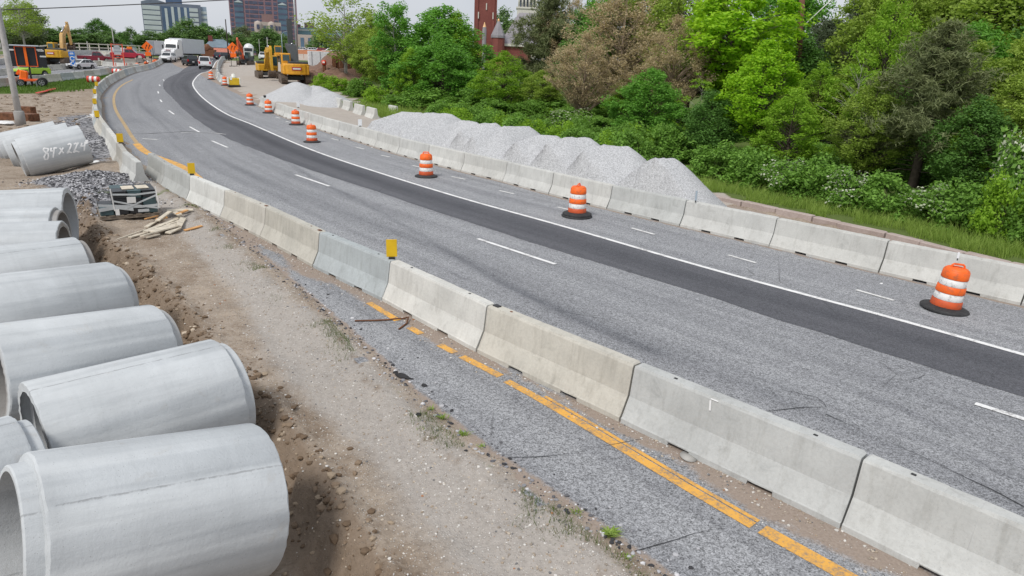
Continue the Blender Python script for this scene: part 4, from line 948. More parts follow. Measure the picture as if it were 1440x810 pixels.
# ------------------------------------------------------------------ pebbles and crumbs (uncountable)
def scatter(name, label, n, sampler, smin, smax, mat, seed, flat=.7):
    r = np.random.default_rng(seed); ico = np.array([(0, 0, 1), (.89, 0, .45), (.28, .85, .45), (-.72, .53, .45), (-.72, -.53, .45), (.28, -.85, .45), (.72, .53, -.45), (-.28, .85, -.45), (-.89, 0, -.45), (-.28, -.85, -.45), (.72, -.53, -.45), (0, 0, -1)])
    f = np.array([(0, 1, 2), (0, 2, 3), (0, 3, 4), (0, 4, 5), (0, 5, 1), (1, 6, 2), (2, 7, 3), (3, 8, 4), (4, 9, 5), (5, 10, 1), (2, 6, 7), (3, 7, 8), (4, 8, 9), (5, 9, 10), (1, 10, 6)])
    V = []; Fs = []; k = 0
    for i in range(n):
        x, y, z = sampler(r)
        s_ = smin*(smax/smin)**(r.random()**2.2); v = ico*(s_*(.75+.5*r.random((12, 1))))*np.array([1, .6+.5*r.random(), flat*(.6+.5*r.random())]); a = r.random()*6.28
        c, s1 = math.cos(a), math.sin(a); v = np.c_[v[:, 0]*c-v[:, 1]*s1, v[:, 0]*s1+v[:, 1]*c, v[:, 2]]
        V.append(v+np.array([x, y, z+s_*.15])); Fs.append(f+12*k); k += 1
    o = np_mesh(name, np.concatenate(V), np.concatenate(Fs), mat, smooth=False); tag(o, label, 'stones', kind='stuff'); return o
def stone_mat(name, stops):
    t = NT(name); g_ = t.n('ShaderNodeNewGeometry').outputs['Random Per Island']; return t.finish(t.ramp(g_, stops, 'CONSTANT'), .9, 0, None, .2)
M_STN = stone_mat('stones', [(0, (.34, .28, .22)), (.22, (.46, .40, .33)), (.42, (.52, .50, .47)), (.62, (.29, .25, .21)), (.74, (.64, .62, .59)), (.92, (.16, .16, .165)), (.985, (.36, .18, .10))])
M_STD = stone_mat('stones_dark', [(0, (.05, .05, .055)), (.3, (.12, .12, .13)), (.5, (.24, .24, .26)), (.7, (.42, .42, .44)), (.88, (.6, .6, .62))])
sE = arc(EDGE); nE = -normals(EDGE)
def samp_verge(r):
    while True:
        s_ = sE[-1]*0+near_lo+(near_hi-near_lo)*r.random()**1.3; o_ = .05+min(3.2, abs(r.normal())*1.05) if r.random() < .75 else r.random()*4.0
        x = np.interp(s_, sE, EDGE[:, 0])+np.interp(s_, sE, nE[:, 0])*o_; y = np.interp(s_, sE, EDGE[:, 1])+np.interp(s_, sE, nE[:, 1])*o_
        if y > 3: return x, y, gz(x, y)
near_lo, near_hi = near_s(EDGE, (2.6, 4.0)), near_s(EDGE, (-9.9, 21.1))
scatter('gravel_stones', 'loose pebbles scattered over the soil between the pipes and the asphalt', 14000, samp_verge, .004, .021, M_STN, 1)
sP = arc(pipe_line); nP = normals(pipe_line)
def samp_bank(r):
    s_ = sP[-1]*(.06+.8*r.random()); o_ = r.normal()*.22-.02
    x = np.interp(s_, sP, pipe_line[:, 0])+np.interp(s_, sP, nP[:, 0])*o_; y = np.interp(s_, sP, pipe_line[:, 1])+np.interp(s_, sP, nP[:, 1])*o_; return x, y, gz(x, y)
scatter('bank_clods', 'stones and clods along the cut bank beside the pipe ends', 1600, samp_bank, .012, .075, stone_mat('clods', [(0, (.15, .105, .07)), (.5, (.23, .17, .12)), (.75, (.33, .26, .19)), (.92, (.5, .42, .33))]), 2)
def samp_dark(r):
    k = r.integers(3); c = [(-13.3, 20.6, 1.35, .85), (-15.2, 24.3, 1.2, .8), (-21.5, 34, 1.2, 2.6)][k]
    x, y = c[0]+r.normal()*c[2]*.8, c[1]+r.normal()*c[3]*.8; return x, y, gz(x, y)
scatter('ballast_stones', 'dark crushed stones heaped near the far pipes and the pallet', 9000, samp_dark, .015, .05, M_STD, 3)
def samp_shoulder(r):
    s_ = near_lo+(near_hi-near_lo)*r.random()**1.2; o_ = -abs(r.normal())*.22+.1
    x = np.interp(s_, sE, EDGE[:, 0])+np.interp(s_, sE, nE[:, 0])*o_; y = np.interp(s_, sE, EDGE[:, 1])+np.interp(s_, sE, nE[:, 1])*o_; return x, y, max(gz(x, y), .0)
scatter('shoulder_crumbs', 'dark asphalt crumbs along the broken shoulder edge', 1800, samp_shoulder, .006, .04, M_STD, 4)
sB = arc(LBARC); nB = -normals(LBARC)
def samp_field(r):
    while True:
        x, y = -44+28*r.random(), 28+34*r.random()
        if seg_dist(np.array([[x, y]]), EDGE[::4])[0][0] < -1.5: return x, y, gz(x, y)
scatter('field_clods', 'soil clods and stones strewn over the bare dirt field behind the far pipes', 2200, samp_field, .03, .17, stone_mat('field_clod', [(0, (.22, .165, .12)), (.5, (.32, .26, .2)), (.8, (.46, .40, .34)), (.93, (.16, .11, .08))]), 9, .5)
def samp_bar(r):
    s_ = near_s0+16*r.random(); o_ = .31+abs(r.normal())*.22
    x = np.interp(s_, sB, LBARC[:, 0])+np.interp(s_, sB, nB[:, 0])*o_; y = np.interp(s_, sB, LBARC[:, 1])+np.interp(s_, sB, nB[:, 1])*o_; return x, y, .002
near_s0 = near_s(LBARC, (3.7, 5.0))
scatter('barrier_grit', 'grit and small debris along the foot of the near barriers', 1500, samp_bar, .005, .024, M_STN, 6)
# ------------------------------------------------------------------ vehicles
M_GLASS = plain('vehicle_glass', (.018, .024, .03), .08, 0, .2, spec=.8); M_TYRE = plain('tyre', (.018, .018, .019), .85); M_RIM = plain('rim', (.42, .43, .45), .35, .7)
M_CHROME = plain('chrome', (.6, .6, .62), .25, .9); M_TAIL = plain('tail_light', (.45, .01, .012), .25); M_HEAD = plain('head_light', (.75, .77, .8), .15); M_PLATE = plain('number_plate', (.7, .7, .68), .5); M_UNDER = plain('underbody', (.03, .03, .032), .8)
def paint(name, c, metal=.15): return plain(name, c, .28, metal, .05, 1.5, spec=.6)
def wheel(parent, x, y, r_, w_=.22):
    s = 1 if y > 0 else -1
    b = MB(); b.smooth = True; b.lathe([(r_*.62, -w_/2), (r_*.95, -w_/2), (r_, -w_/2+.03), (r_, w_/2-.03), (r_*.95, w_/2), (r_*.62, w_/2)], 24, axis='Y')
    o = b.build('wheel', M_TYRE, parent, (x, y, r_))
    b = MB(); b.lathe([(r_*.63, s*(w_/2-.03)), (r_*.6, s*(w_/2+.004)), (r_*.12, s*(w_/2-.02)), (r_*.10, s*(w_/2+.006))], 16, axis='Y')
    for k in range(5):
        a = k*2*PI/5; b.box((math.cos(a)*r_*.35, s*(w_/2), math.sin(a)*r_*.35), (r_*.5, .02, r_*.12), ry=-a)
    b.build('rim', M_RIM, o); return o
def side_poly(L, outline, axles, r_, zb):
    """outline: top edge from rear to front; wheel arches cut in the sill line"""
    pts = list(outline); bot = []
    for ax in sorted(axles, reverse=True):
        for k in range(0, 9):
            a = k*PI/8; bot.append((ax+math.cos(a)*r_*1.16, max(zb, r_+math.sin(a)*r_*1.16)))
    return pts+bot
def car(name, label, cat, loc, rz, pm, L=4.6, Wd=1.82, H=1.5, belt=.95, style='sedan', group=None, zb=.24):
    t_ = thing(name, label, cat, loc, rz, group); h = L/2; r_ = .33 if H < 1.6 else .37; ax = (-h*.58, h*.62)
    if style == 'sedan': out = [(-h, zb+.12), (-h-.02, .62), (-h+.04, belt-.02), (-h+.75, belt+.03), (h-1.35, belt-.02), (h-.25, belt-.22), (h, .62), (h-.02, zb+.06)]; g0 = (-h+.35, h-1.15); g1 = (-h+1.15, h-2.15)
    elif style == 'hatch': out = [(-h, zb+.12), (-h-.02, .62), (-h+.05, belt+.03), (h-1.3, belt), (h-.25, belt-.2), (h, .62), (h-.02, zb+.06)]; g0 = (-h+.08, h-.95); g1 = (-h+.95, h-2.15)
    elif style == 'suv': out = [(-h, zb+.14), (-h-.02, .75), (-h+.04, belt), (h-1.35, belt), (h-.15, belt-.12), (h, .75), (h-.02, zb+.1)]; g0 = (-h+.05, h-1.15); g1 = (-h+.45, h-1.95)
    elif style == 'van': out = [(-h, zb+.14), (-h-.02, .75), (-h+.03, belt), (h-1.1, belt), (h-.12, belt-.2), (h, .75), (h-.02, zb+.1)]; g0 = (-h+.03, h-.75); g1 = (-h+.22, h-1.7)
    else: out = [(-h, zb+.2), (-h-.02, .8), (-h+.02, belt), (h-1.5, belt), (h-.12, belt-.1), (h, .75), (h-.02, zb+.1)]; g0 = (-.55, h-1.35); g1 = (-.35, h-2.05)
    b = MB(); b.prism(side_poly(L, out, ax, r_, zb), -Wd/2, Wd/2); body = b.build('body', pm, t_)
    mod = body.modifiers.new('bev', 'BEVEL'); mod.width = .07; mod.segments = 3; mod.limit_method = 'ANGLE'; mod.angle_limit = R(50)
    # greenhouse
    wb, wt = Wd/2-.06, Wd/2-.22; zb_, zt = belt-.02, H
    B = [(g0[0], -wb, zb_), (g0[1], -wb, zb_), (g0[1], wb, zb_), (g0[0], wb, zb_)]; Tt = [(g1[0], -wt, zt), (g1[1], -wt, zt), (g1[1], wt, zt), (g1[0], wt, zt)]
    b = MB(); b.add(B+Tt, [(3, 2, 1, 0), (4, 5, 6, 7), (0, 1, 5, 4), (1, 2, 6, 5), (2, 3, 7, 6), (3, 0, 4, 7)]); cab = b.build('cabin', pm, t_)
    mod = cab.modifiers.new('bev', 'BEVEL'); mod.width = .06; mod.segments = 3
    def pane(a, c, e, d, nm, u0, u1, v0=.12, v1=.86):
        a, c, e, d = map(Vector, (a, c, e, d)); f = lambda u, v: a.lerp(c, u).lerp(d.lerp(e, u), v); n = (c-a).cross(d-a).normalized(); 
        if n.dot((a+e)/2-Vector((0, 0, zb_))) < 0: n = -n
        q = [f(u0, v0), f(u1, v0), f(u1, v1), f(u0, v1)]; bb = MB(); bb.add([tuple(x+n*.012) for x in q]+[tuple(x-n*.02) for x in q], [(0, 1, 2, 3), (7, 6, 5, 4), (0, 4, 5, 1), (1, 5, 6, 2), (2, 6, 7, 3), (3, 7, 4, 0)]); bb.build(nm, M_GLASS, t_)
    for s_ in (0, 1):
        q = (B[0], B[1], Tt[1], Tt[0]) if s_ == 0 else (B[3], B[2], Tt[2], Tt[3])
        n_ = 3 if style in ('suv', 'van', 'hatch') else 2
        rng = [(.05+.9*i/n_, .05+.9*(i+1)/n_-.03) for i in range(n_)]
        if style == 'van': rng = rng[1:]
        for u in rng: pane(*q, 'side_window', *u)
    pane(B[1], B[2], Tt[2], Tt[1], 'windscreen', .07, .93); pane(B[0], B[3], Tt[3], Tt[0], 'rear_window', .09, .91)
    for ax_ in ax:
        for s_ in (-1, 1): wheel(t_, ax_, s_*(Wd/2-.10), r_)
    zl = belt-.2
    for s_ in (-1, 1):
        MB().box((h-.05, s_*(Wd/2-.24), zl-.02), (.12, .38, .16), bev=.03).build('headlight', M_HEAD, t_)
        MB().box((-h+.0, s_*(Wd/2-.16), zl+.02), (.10, .24, .34 if style in ('suv', 'van') else .18), bev=.03).build('taillight', M_TAIL, t_)
        MB().box((g0[1]-.25, s_*(Wd/2+.07), belt+.08), (.1, .18, .13), bev=.03).build('mirror', pm, t_)
    MB().box((h+.0, 0, .52), (.06, Wd*.5, .22), bev=.02).build('grille', M_UNDER, t_); MB().box((h-.02, 0, .36), (.12, Wd*.92, .14), bev=.04).build('bumper', M_UNDER, t_); MB().box((-h+.02, 0, .42), (.14, Wd*.92, .2), bev=.04).build('bumper', M_UNDER if style != 'sedan' else pm, t_)
    MB().box((-h-.035, 0, .68), (.02, .34, .16)).build('number_plate', M_PLATE, t_)
    MB().box((0, 0, zb+.04), (L*.86, Wd*.8, .16)).build('underbody', M_UNDER, t_)
    return t_
def heading(A_, p, rev=False):
    s = near_s(A_, p); sa = arc(A_); q = [np.array([np.interp(s+k, sa, A_[:, 0]), np.interp(s+k, sa, A_[:, 1])]) for k in (-3, 3)]; d = q[1]-q[0]; return math.atan2(d[1], d[0])+(PI if rev else 0)
P_WHITE = paint('paint_white', (.72, .73, .74)); P_BLACK = paint('paint_black', (.02, .022, .026)); P_LIME = paint('paint_lime', (.36, .56, .04)); P_MAR = paint('paint_maroon', (.20, .012, .03)); P_RED = paint('paint_red', (.42, .02, .05)); P_NAVY = paint('paint_navy', (.03, .035, .06)); P_GREY = paint('paint_grey', (.28, .31, .36)); P_SIL = paint('paint_silver', (.5, .52, .55))
p = at(289.5, 96.8); car('small_van', 'small white van seen from behind in the right lane of the bend', 'van', p, heading(WHITE, p), P_WHITE, 4.4, 1.83, 1.85, 1.12, 'van')
p = at(268, 92.2); car('people_carrier', 'black people carrier seen from behind, left of the small white van', 'car', p, heading(WHITE, p)+.25, P_BLACK, 5.0, 1.98, 1.75, 1.08, 'suv')
p = at(315, 84); car('dark_estate_car', 'dark car far ahead on the road, left of the second orange warning sign', 'car', p, heading(RB2, p)-.6, P_NAVY, 4.8, 1.9, 1.6, 1.0, 'suv')
p = at(115.5, 97.3); car('white_saloon', 'white hatchback car on the opposite carriageway beside the blue sign', 'car', (p.x, p.y, p.z+.05), -1.80, P_WHITE, 4.5, 1.76, 1.5, .93, 'hatch')
p = at(44, 108.5); car('lime_car', 'lime green car on the opposite carriageway below the black message board', 'car', (p.x, p.y, p.z+.05), -1.85, P_LIME, 4.2, 1.8, 1.66, 1.02, 'suv')
p = at(136, 88.5); t_ = car('maroon_pickup', 'dark red pickup truck beyond the median row', 'pickup', (p.x, p.y, p.z+.05), .42, P_MAR, 5.6, 1.95, 1.85, 1.15, 'pickup')
p = at(181, 84); t_ = car('red_pickup', 'red pickup truck with a white cap and orange warning gear, right of the sign stand', 'pickup', (p.x, p.y, p.z+.05), .40, P_RED, 5.8, 2.0, 1.9, 1.2, 'pickup')
MB().box((-1.6, 0, 1.65), (2.3, 1.8, .9), bev=.1, top=.8).build('white_cap', P_WHITE, t_); MB().box((.4, 0, 2.1), (.9, .9, .45), bev=.08).build('warning_board', plain('amber', (.8, .22, .02), .4), t_)
p = at(237, 87.3); car('white_suv', 'white car coming towards the camera in front of the articulated lorry', 'car', (p.x, p.y, p.z+.05), -1.40, P_WHITE, 4.8, 1.9, 1.7, 1.05, 'suv')
# grey box trailer
p = at(222.5, 82.5); t_ = thing('box_trailer', 'grey box trailer behind the first orange warning sign', 'trailer', (p.x, p.y, p.z), heading(ROW2, p, True)+.35)
MB().box((0, 0, 2.0), (6, 2.5, 2.6), bev=.05).build('box', P_GREY, t_); MB().box((3.03, 0, 2.1), (.04, 2.2, 2.3)).build('front_panel', P_SIL, t_); MB().box((0, 0, 3.33), (6.05, 2.55, .1), bev=.03).build('roof', P_WHITE, t_)
MB().box((1.0, -1.27, 2.3), (.5, .02, .35)).build('white_patch', P_WHITE, t_); MB().box((0, 0, .62), (5.6, .9, .2)).build('chassis', M_UNDER, t_)
for x in (-1.2, -2.2):
    for y in (-1.05, 1.05): wheel(t_, x, y, .45, .28)
# articulated lorry
p = at(243, 84.6); hd = -1.46
t_ = thing('articulated_lorry', 'white articulated lorry with a red emblem on its cab roof', 'lorry', (p.x, p.y, p.z+.05), hd)
cabp = [(-2.6, .9), (-2.6, 3.6), (-1.9, 3.95), (-.35, 3.75), (.1, 3.0), (.45, 2.15), (1.9, 1.85), (2.25, 1.6), (2.3, .55), (1.2, .5), (-.6, .6)]
o = MB().prism(cabp, -1.2, 1.2).build('cab', P_WHITE, t_); mod = o.modifiers.new('b', 'BEVEL'); mod.width = .09; mod.segments = 2; mod.limit_method = 'ANGLE'; mod.angle_limit = R(25)
M_GW = M_GLASS
b = MB(); b.add([(.43+.02, -1.02, 2.25), (.43+.02, 1.02, 2.25), (.15, .95, 2.95), (.15, -.95, 2.95)], [(0, 1, 2, 3)]); b.build('windscreen', M_GW, t_)
for s_ in (-1, 1):
    MB().box((-.25, s_*1.205, 2.55), (.75, .02, .62), bev=.005).build('side_window', M_GW, t_)
    MB().box((2.2, s_*.95, 1.2), (.25, .42, .35), bev=.06).build('headlight', M_HEAD, t_); MB().box((.45, s_*1.45, 2.45), (.12, .24, .65), bev=.04).build('mirror', M_UNDER, t_)
    b = MB(); b.smooth = True; b.tube([(-2.7, s_*1.1, 1.0), (-2.7, s_*1.1, 4.0)], .08, 10); b.build('exhaust_stack', M_CHROME, t_)
MB().box((2.31, 0, 1.25), (.05, 1.2, .85), bev=.02).build('grille', M_CHROME, t_); MB().box((2.33, 0, .62), (.25, 2.3, .32), bev=.06).build('bumper', P_WHITE, t_); MB().box((1.95, 0, 1.87), (.5, .9, .05)).build('hood_mark', P_RED, t_)
b = MB(); n = 18
em = []
for k in range(n): a = k/n*2*PI; em.append((math.cos(a)*.55, math.sin(a)*.33))
for sgn in (1, -1):
    qs = []; 
    for k in range(12): a = (.1+.75*k/11)*PI+(0 if sgn > 0 else PI); qs.append((math.cos(a), math.sin(a)))
    vs = []
    for (cx_, sx_) in qs:
        for rr_ in (1.0, .62): u, v_ = cx_*.55*rr_, sx_*.34*rr_; zz = 3.37+v_*.86; xx = .1-(zz-3.0)*.6+.03; vs.append((xx, u, zz))
    b.add(vs, [(2*i, 2*i+1, 2*i+3, 2*i+2) for i in range(11)])
b.build('red_emblem', plain('emblem_red', (.62, .03, .06), .4), t_)
MB().box((-9.3, 0, 2.68), (13.2, 2.58, 2.85), bev=.05).build('trailer_box', plain('trailer_grey', (.55, .58, .62), .45, .1, .05, 1.2), t_); MB().box((-8.5, 0, 1.1), (13.5, 1.0, .25)).build('trailer_chassis', M_UNDER, t_); MB().box((-1.5, 0, .75), (5, 1.0, .3)).build('tractor_chassis', M_UNDER, t_)
for x in (1.45, -1.9, -3.1, -13.0, -14.2):
    for y in (-1.0, 1.0): wheel(t_, x, y, .5, .32)
MB().box((-2.0, 0, .8), (2.6, 2.36, .5), bev=.08).build('side_tank', P_SIL, t_)

LOTZ = 4.95
# parked cars far behind the dig and a white pickup
for i, (px, py, mt) in enumerate([(428, 72, P_WHITE), (437, 71.5, P_NAVY), (443, 71, P_WHITE), (449, 72, P_SIL), (456, 71.5, P_RED), (463, 72, P_WHITE), (470, 72.5, P_WHITE)]):
    Y = 235; q = gx(px, Y); q.z = LOTZ
    lab = ['white car at the left end of the parked row beyond the dig', 'navy car second from the left in the parked row beyond the dig', 'white car between the navy and the silver one in the parked row', 'silver car in the parked row beyond the dig', 'red car in the parked row beyond the dig', 'white car just right of the red one in the parked row', 'white car at the right end of the parked row beyond the dig'][i]
    car('parked_car', lab, 'car', q, .4+rnd.uniform(-.2, .2)+(PI if i % 2 else 0), mt, 4.6, 1.85, 1.6, 1.0, 'suv', 'cars parked beyond the dig')
q = at(371, 84.5); car('white_pickup', 'white pickup truck parked behind the yellow excavator with the raised arm', 'pickup', q, -1.3, P_WHITE, 5.8, 2.05, 2.0, 1.25, 'pickup')

# concrete mixer lorry behind the orange excavator
p = at(351, 83); t_ = thing('mixer_lorry', 'concrete mixer lorry with a white drum behind the orange excavator', 'lorry', p, -1.25)
MB().box((3.1, 0, 1.9), (1.9, 2.4, 2.2), bev=.12).build('cab', P_WHITE, t_); MB().box((4.06, 0, 2.4), (.04, 2.0, .8)).build('windscreen', M_GLASS, t_); MB().box((0, 0, .95), (8, 1.0, .3)).build('chassis', M_UNDER, t_)
b = MB(); b.smooth = True; b.lathe([(.5, -2.9), (.85, -2.6), (1.28, -.7), (1.3, .6), (1.0, 1.7), (.4, 2.0)], 24, c=(-.6, 0, 2.75), axis='X'); b.build('mixer_drum', P_WHITE, t_); MB().box((-3.5, 0, 2.5), (.8, 1.6, 1.6), bev=.1, top=.6).build('chute_frame', P_GREY, t_)
for x in (3.1, -1.4, -2.7):
    for y in (-1.0, 1.0): wheel(t_, x, y, .5, .32)

# ------------------------------------------------------------------ excavators
M_TRACK = plain('track_steel', (.13, .10, .08), .75, .4, .4, 4, (.25, .19, .14, .6)); M_GREYM = plain('machine_grey', (.045, .05, .055), .6, 0, .2); M_CAT = plain('machine_yellow', (.62, .34, .015), .45, 0, .1, 3, (.25, .16, .06, .5)); M_CAT2 = plain('machine_orange_yellow', (.70, .33, .02), .45, 0, .1, 3, (.28, .15, .05, .5)); M_ORX = plain('machine_orange', (.55, .09, .025), .45, 0, .12, 3, (.2, .1, .06, .5)); M_BLUEG = plain('cab_glass', (.04, .085, .09), .1, 0, .2, spec=.8)
def excavator(label, loc, rz, body, armm, pose, sc=1.0, house_rot=0.0, badge=True, bucket=True):
    t_ = thing('excavator', label, 'excavator', loc, rz); t_.scale = (sc,)*3
    for s_ in (-1, 1):
        o = []
        for k in range(13): a = PI/2+k*PI/12; o.append((-1.6+math.cos(a)*.48, .48+math.sin(a)*.48))
        for k in range(13): a = -PI/2+k*PI/12; o.append((1.6+math.cos(a)*.48, .48+math.sin(a)*.48))
        tr = MB().prism(o, s_*1.25-.32, s_*1.25+.32).build('track', M_TRACK, t_)
        b = MB()
        for k in range(15): b.box((-1.6+3.2*k/14, s_*1.25, .975), (.05, .64, .04)); b.box((-1.6+3.2*k/14, s_*1.25, -.0+.0), (.05, .64, .03))
        for k in range(9):
            a = PI/2+k*PI/8
            b.box((-1.6+math.cos(a)*.495, s_*1.25, .48+math.sin(a)*.495), (.05, .64, .05), ry=-a); a2 = -PI/2+k*PI/8; b.box((1.6+math.cos(a2)*.495, s_*1.25, .48+math.sin(a2)*.495), (.05, .64, .05), ry=-a2)
        b.build('track_shoes', M_TRACK, tr)
    MB().box((0, 0, .62), (2.2, 1.9, .45), bev=.08).build('undercarriage', M_GREYM, t_); b = MB(); b.lathe([(.7, .8), (.7, 1.05)], 24); b.build('slew_ring', M_GREYM, t_)
    HR = Matrix.Rotation(house_rot, 4, 'Z')
    def mk(): b = MB(); b.X = HR; return b
    mk().box((-.6, 0, 1.5), (3.2, 2.7, .95), bev=.10).build('house', body, t_)
    o = mk(); cw = [(-2.0, -1.38), (-2.35, -.9), (-2.5, -.35), (-2.5, .35), (-2.35, .9), (-2.0, 1.38), (-1.2, 1.38), (-1.2, -1.38)]
    o.prism(cw, 1.0, 2.12, 'XY'); o = o.build('counterweight', body, t_); mod = o.modifiers.new('b', 'BEVEL'); mod.width = .1; mod.segments = 2
    mk().box((-1.0, -.3, 2.18), (1.9, 2.0, .35), bev=.08).build('engine_cover', M_GREYM, t_)
    if badge:
        mk().box((-2.52, 0, 1.62), (.04, 1.0, .34), bev=.015).build('badge', P_RED, t_); mk().box((-2.545, 0, 1.62), (.02, .8, .16)).build('badge_lettering', P_WHITE, t_)
    c = mk().box((.55, .82, 2.3), (1.55, 1.0, 1.75), bev=.1, top=.93).build('cab', body, t_)
    g = mk(); g.box((1.335, .82, 2.42), (.03, .82, 1.25)); g.build('window', M_BLUEG, c); g = mk(); g.box((.6, 1.325, 2.5), (1.2, .03, 1.0)); g.build('window', M_BLUEG, c); g = mk(); g.box((.6, .315, 2.55), (1.2, .03, .95)); g.build('window', M_BLUEG, c); g = mk(); g.box((-.24, .82, 2.7), (.03, .7, .6)); g.build('window', M_BLUEG, c)
    # arm, in the plane y = -.1
    base = Vector((1.0, 0, 1.6)); L1a, L1b, L2 = 2.7, 2.9, 2.9; a1, a2, a3, ab = [R(x) for x in pose]
    k1 = base+Vector((math.cos(a1), 0, math.sin(a1)))*L1a; k2 = k1+Vector((math.cos(a2), 0, math.sin(a2)))*L1b; k3 = k2+Vector((math.cos(a3), 0, math.sin(a3)))*L2
    def plate(pts, ws, y0, y1, nm, mt, par=None):
        up, dn = [], []
        for i, q in enumerate(pts):
            d = (pts[min(i+1, len(pts)-1)]-pts[max(i-1, 0)]).normalized(); n = Vector((-d.z, 0, d.x)); up.append(((q+n*ws[i]).x, (q+n*ws[i]).z)); dn.append(((q-n*ws[i]).x, (q-n*ws[i]).z))
        b = mk(); b.prism(up+dn[::-1], y0, y1); return b.build(nm, mt, par or t_)
    bo = plate([base, base.lerp(k1, .6), k1, k1.lerp(k2, .4), k2], [.22, .36, .40, .34, .18], -.42 if bucket else -.62, .02 if bucket else .32, 'boom', armm)
    plate([k2+(k2-k3).normalized()*.55, k2, k2.lerp(k3, .5), k3], [.12, .30, .22, .13], -.36 if bucket else -.60, -.04, 'stick', armm)
    f = lambda q, y: (q.x, y, q.z)
    for y in (-.55, .12):
        b = mk(); b.smooth = True; m_ = base+Vector((.5, 0, -.3)); e_ = k1+(k2-k1)*.08; b.tube([f(m_, y), f(m_.lerp(e_, .55), y)], .11, 10); b.tube([f(m_.lerp(e_, .5), y), f(e_, y)], .06, 8); b.build('hydraulic_cylinder', M_CHROME if armm is M_GREYM else armm, t_)
    b = mk(); b.smooth = True; n1 = Vector((-(k2-k1).normalized().z, 0, (k2-k1).normalized().x)); s1 = k1+(k2-k1)*.1+n1*.5; e1 = k2+(k2-k3).normalized()*.5; b.tube([f(s1, -.2), f(s1.lerp(e1, .55), -.2)], .1, 10); b.tube([f(s1.lerp(e1, .5), -.2), f(e1, -.2)], .055, 8); b.build('hydraulic_cylinder', M_CHROME, t_)
    # bucket
    if not bucket: return t_
    bw = .5; pts = []
    for k in range(9): a = ab+k*R(200)/8; pts.append((k3.x+math.cos(ab)*.45+math.cos(a)*.62, k3.z+math.sin(ab)*.45+math.sin(a)*.62))
    b = mk(); inner = [(k3.x+math.cos(ab)*.45+(q[0]-k3.x-math.cos(ab)*.45)*.88, k3.z+math.sin(ab)*.45+(q[1]-k3.z-math.sin(ab)*.45)*.88) for q in pts]
    b.prism(pts+inner[::-1], -.2-bw, -.2+bw); 
    for s_ in (-.2-bw, -.2+bw-.04): b.prism(pts, s_, s_+.04)
    for k in range(5): b.box((pts[0][0], -.2-bw+.12+.25*k, pts[0][1]), (.22, .09, .1), ry=-ab)
    b.build('bucket', M_TRACK, t_)
    return t_
p = at(415, 117.5); excavator('large yellow excavator seen from behind with its dark arm raised, above the far gravel heap', p, math.atan2(p.y, p.x)+.10, M_CAT2, M_GREYM, (50, 8, 82, 250), 1.12, bucket=False)
p = at(377, 110); excavator('yellow excavator facing the camera, arm folded down, left of the largest one', p, math.atan2(-p.y, -p.x)+.14, M_CAT, M_CAT, (58, 0, -80, 190), .92, badge=False)
p = at(346, 91.5); excavator('orange excavator with a dark cab and upright orange arm beside the second warning sign', p, math.atan2(-p.y, -p.x)-.35, M_GREYM, M_ORX, (74, 38, -90, 190), .70, badge=False)
p = at(84, 90.5); excavator('yellow excavator beyond the median row, left of the blue sign', p, 1.75, M_CAT, plain('arm_tan', (.55, .34, .12), .5), (72, 34, -80, 200), 1.12)
# wheel loader and dark tractor
p = at(392, 87); t_ = thing('wheel_loader', 'yellow wheel loader half hidden behind the yellow excavators', 'loader', p, math.atan2(-p.y, -p.x))
MB().box((-.8, 0, 1.3), (3.4, 1.9, 1.0), bev=.12).build('body', M_CAT2, t_); c = MB().box((-.1, 0, 2.6), (1.6, 1.5, 1.7), bev=.1).build('cab', M_CAT2, t_); MB().box((.72, 0, 2.65), (.03, 1.25, 1.15)).build('window', M_BLUEG, c); MB().box((-.1, -.77, 2.65), (1.25, .03, 1.1)).build('window', M_BLUEG, c); MB().box((-.1, .77, 2.65), (1.25, .03, 1.1)).build('window', M_BLUEG, c)
MB().prism([(3.0, .2), (4.1, .15), (3.4, .35), (3.2, 1.1), (3.6, 1.3), (3.0, 1.35)], -1.3, 1.3).build('bucket', M_TRACK, t_)
for y in (-.55, .55): MB().box((2.0, y, 1.0), (2.6, .2, .35), ry=.3).build('lift_arm', M_CAT2, t_)
for x in (-1.7, 1.4):
    for y in (-1.05, 1.05): wheel(t_, x, y, .7, .5)
p = at(437, 85); p.z += .1; t_ = thing('dark_tractor', 'dark backhoe tractor with a teal cab parked at the dig edge', 'tractor', p, 2.9)
M_TEALP = plain('tractor_teal', (.03, .06, .065), .5)
MB().box((.9, 0, 1.15), (2.6, 1.2, .7), bev=.1).build('hood', M_TEALP, t_); c = MB().box((-.9, 0, 1.9), (1.6, 1.5, 1.9), bev=.1, top=.9).build('cab', M_TEALP, t_); MB().box((-.9, -.74, 2.15), (1.2, .03, 1.0)).build('window', M_BLUEG, c); MB().box((-.05, 0, 2.2), (.03, 1.2, .95)).build('window', M_BLUEG, c); MB().box((-.9, .74, 2.15), (1.2, .03, 1.0)).build('window', M_BLUEG, c)
b = MB(); b.smooth = True; b.lathe([(.55, -1.3), (.6, -1.2), (.6, 1.2), (.55, 1.3)], 18, c=(3.6, 0, .9), axis='X'); b.build('tank', M_TEALP, t_)
for x, r_ in ((-1.1, .8), (1.6, .6)):
    for y in (-.95, .95): wheel(t_, x, y, r_, .45)
MB().box((-2.6, 0, 1.6), (.3, .3, 2.4), ry=.5).build('rear_arm', M_GREYM, t_)

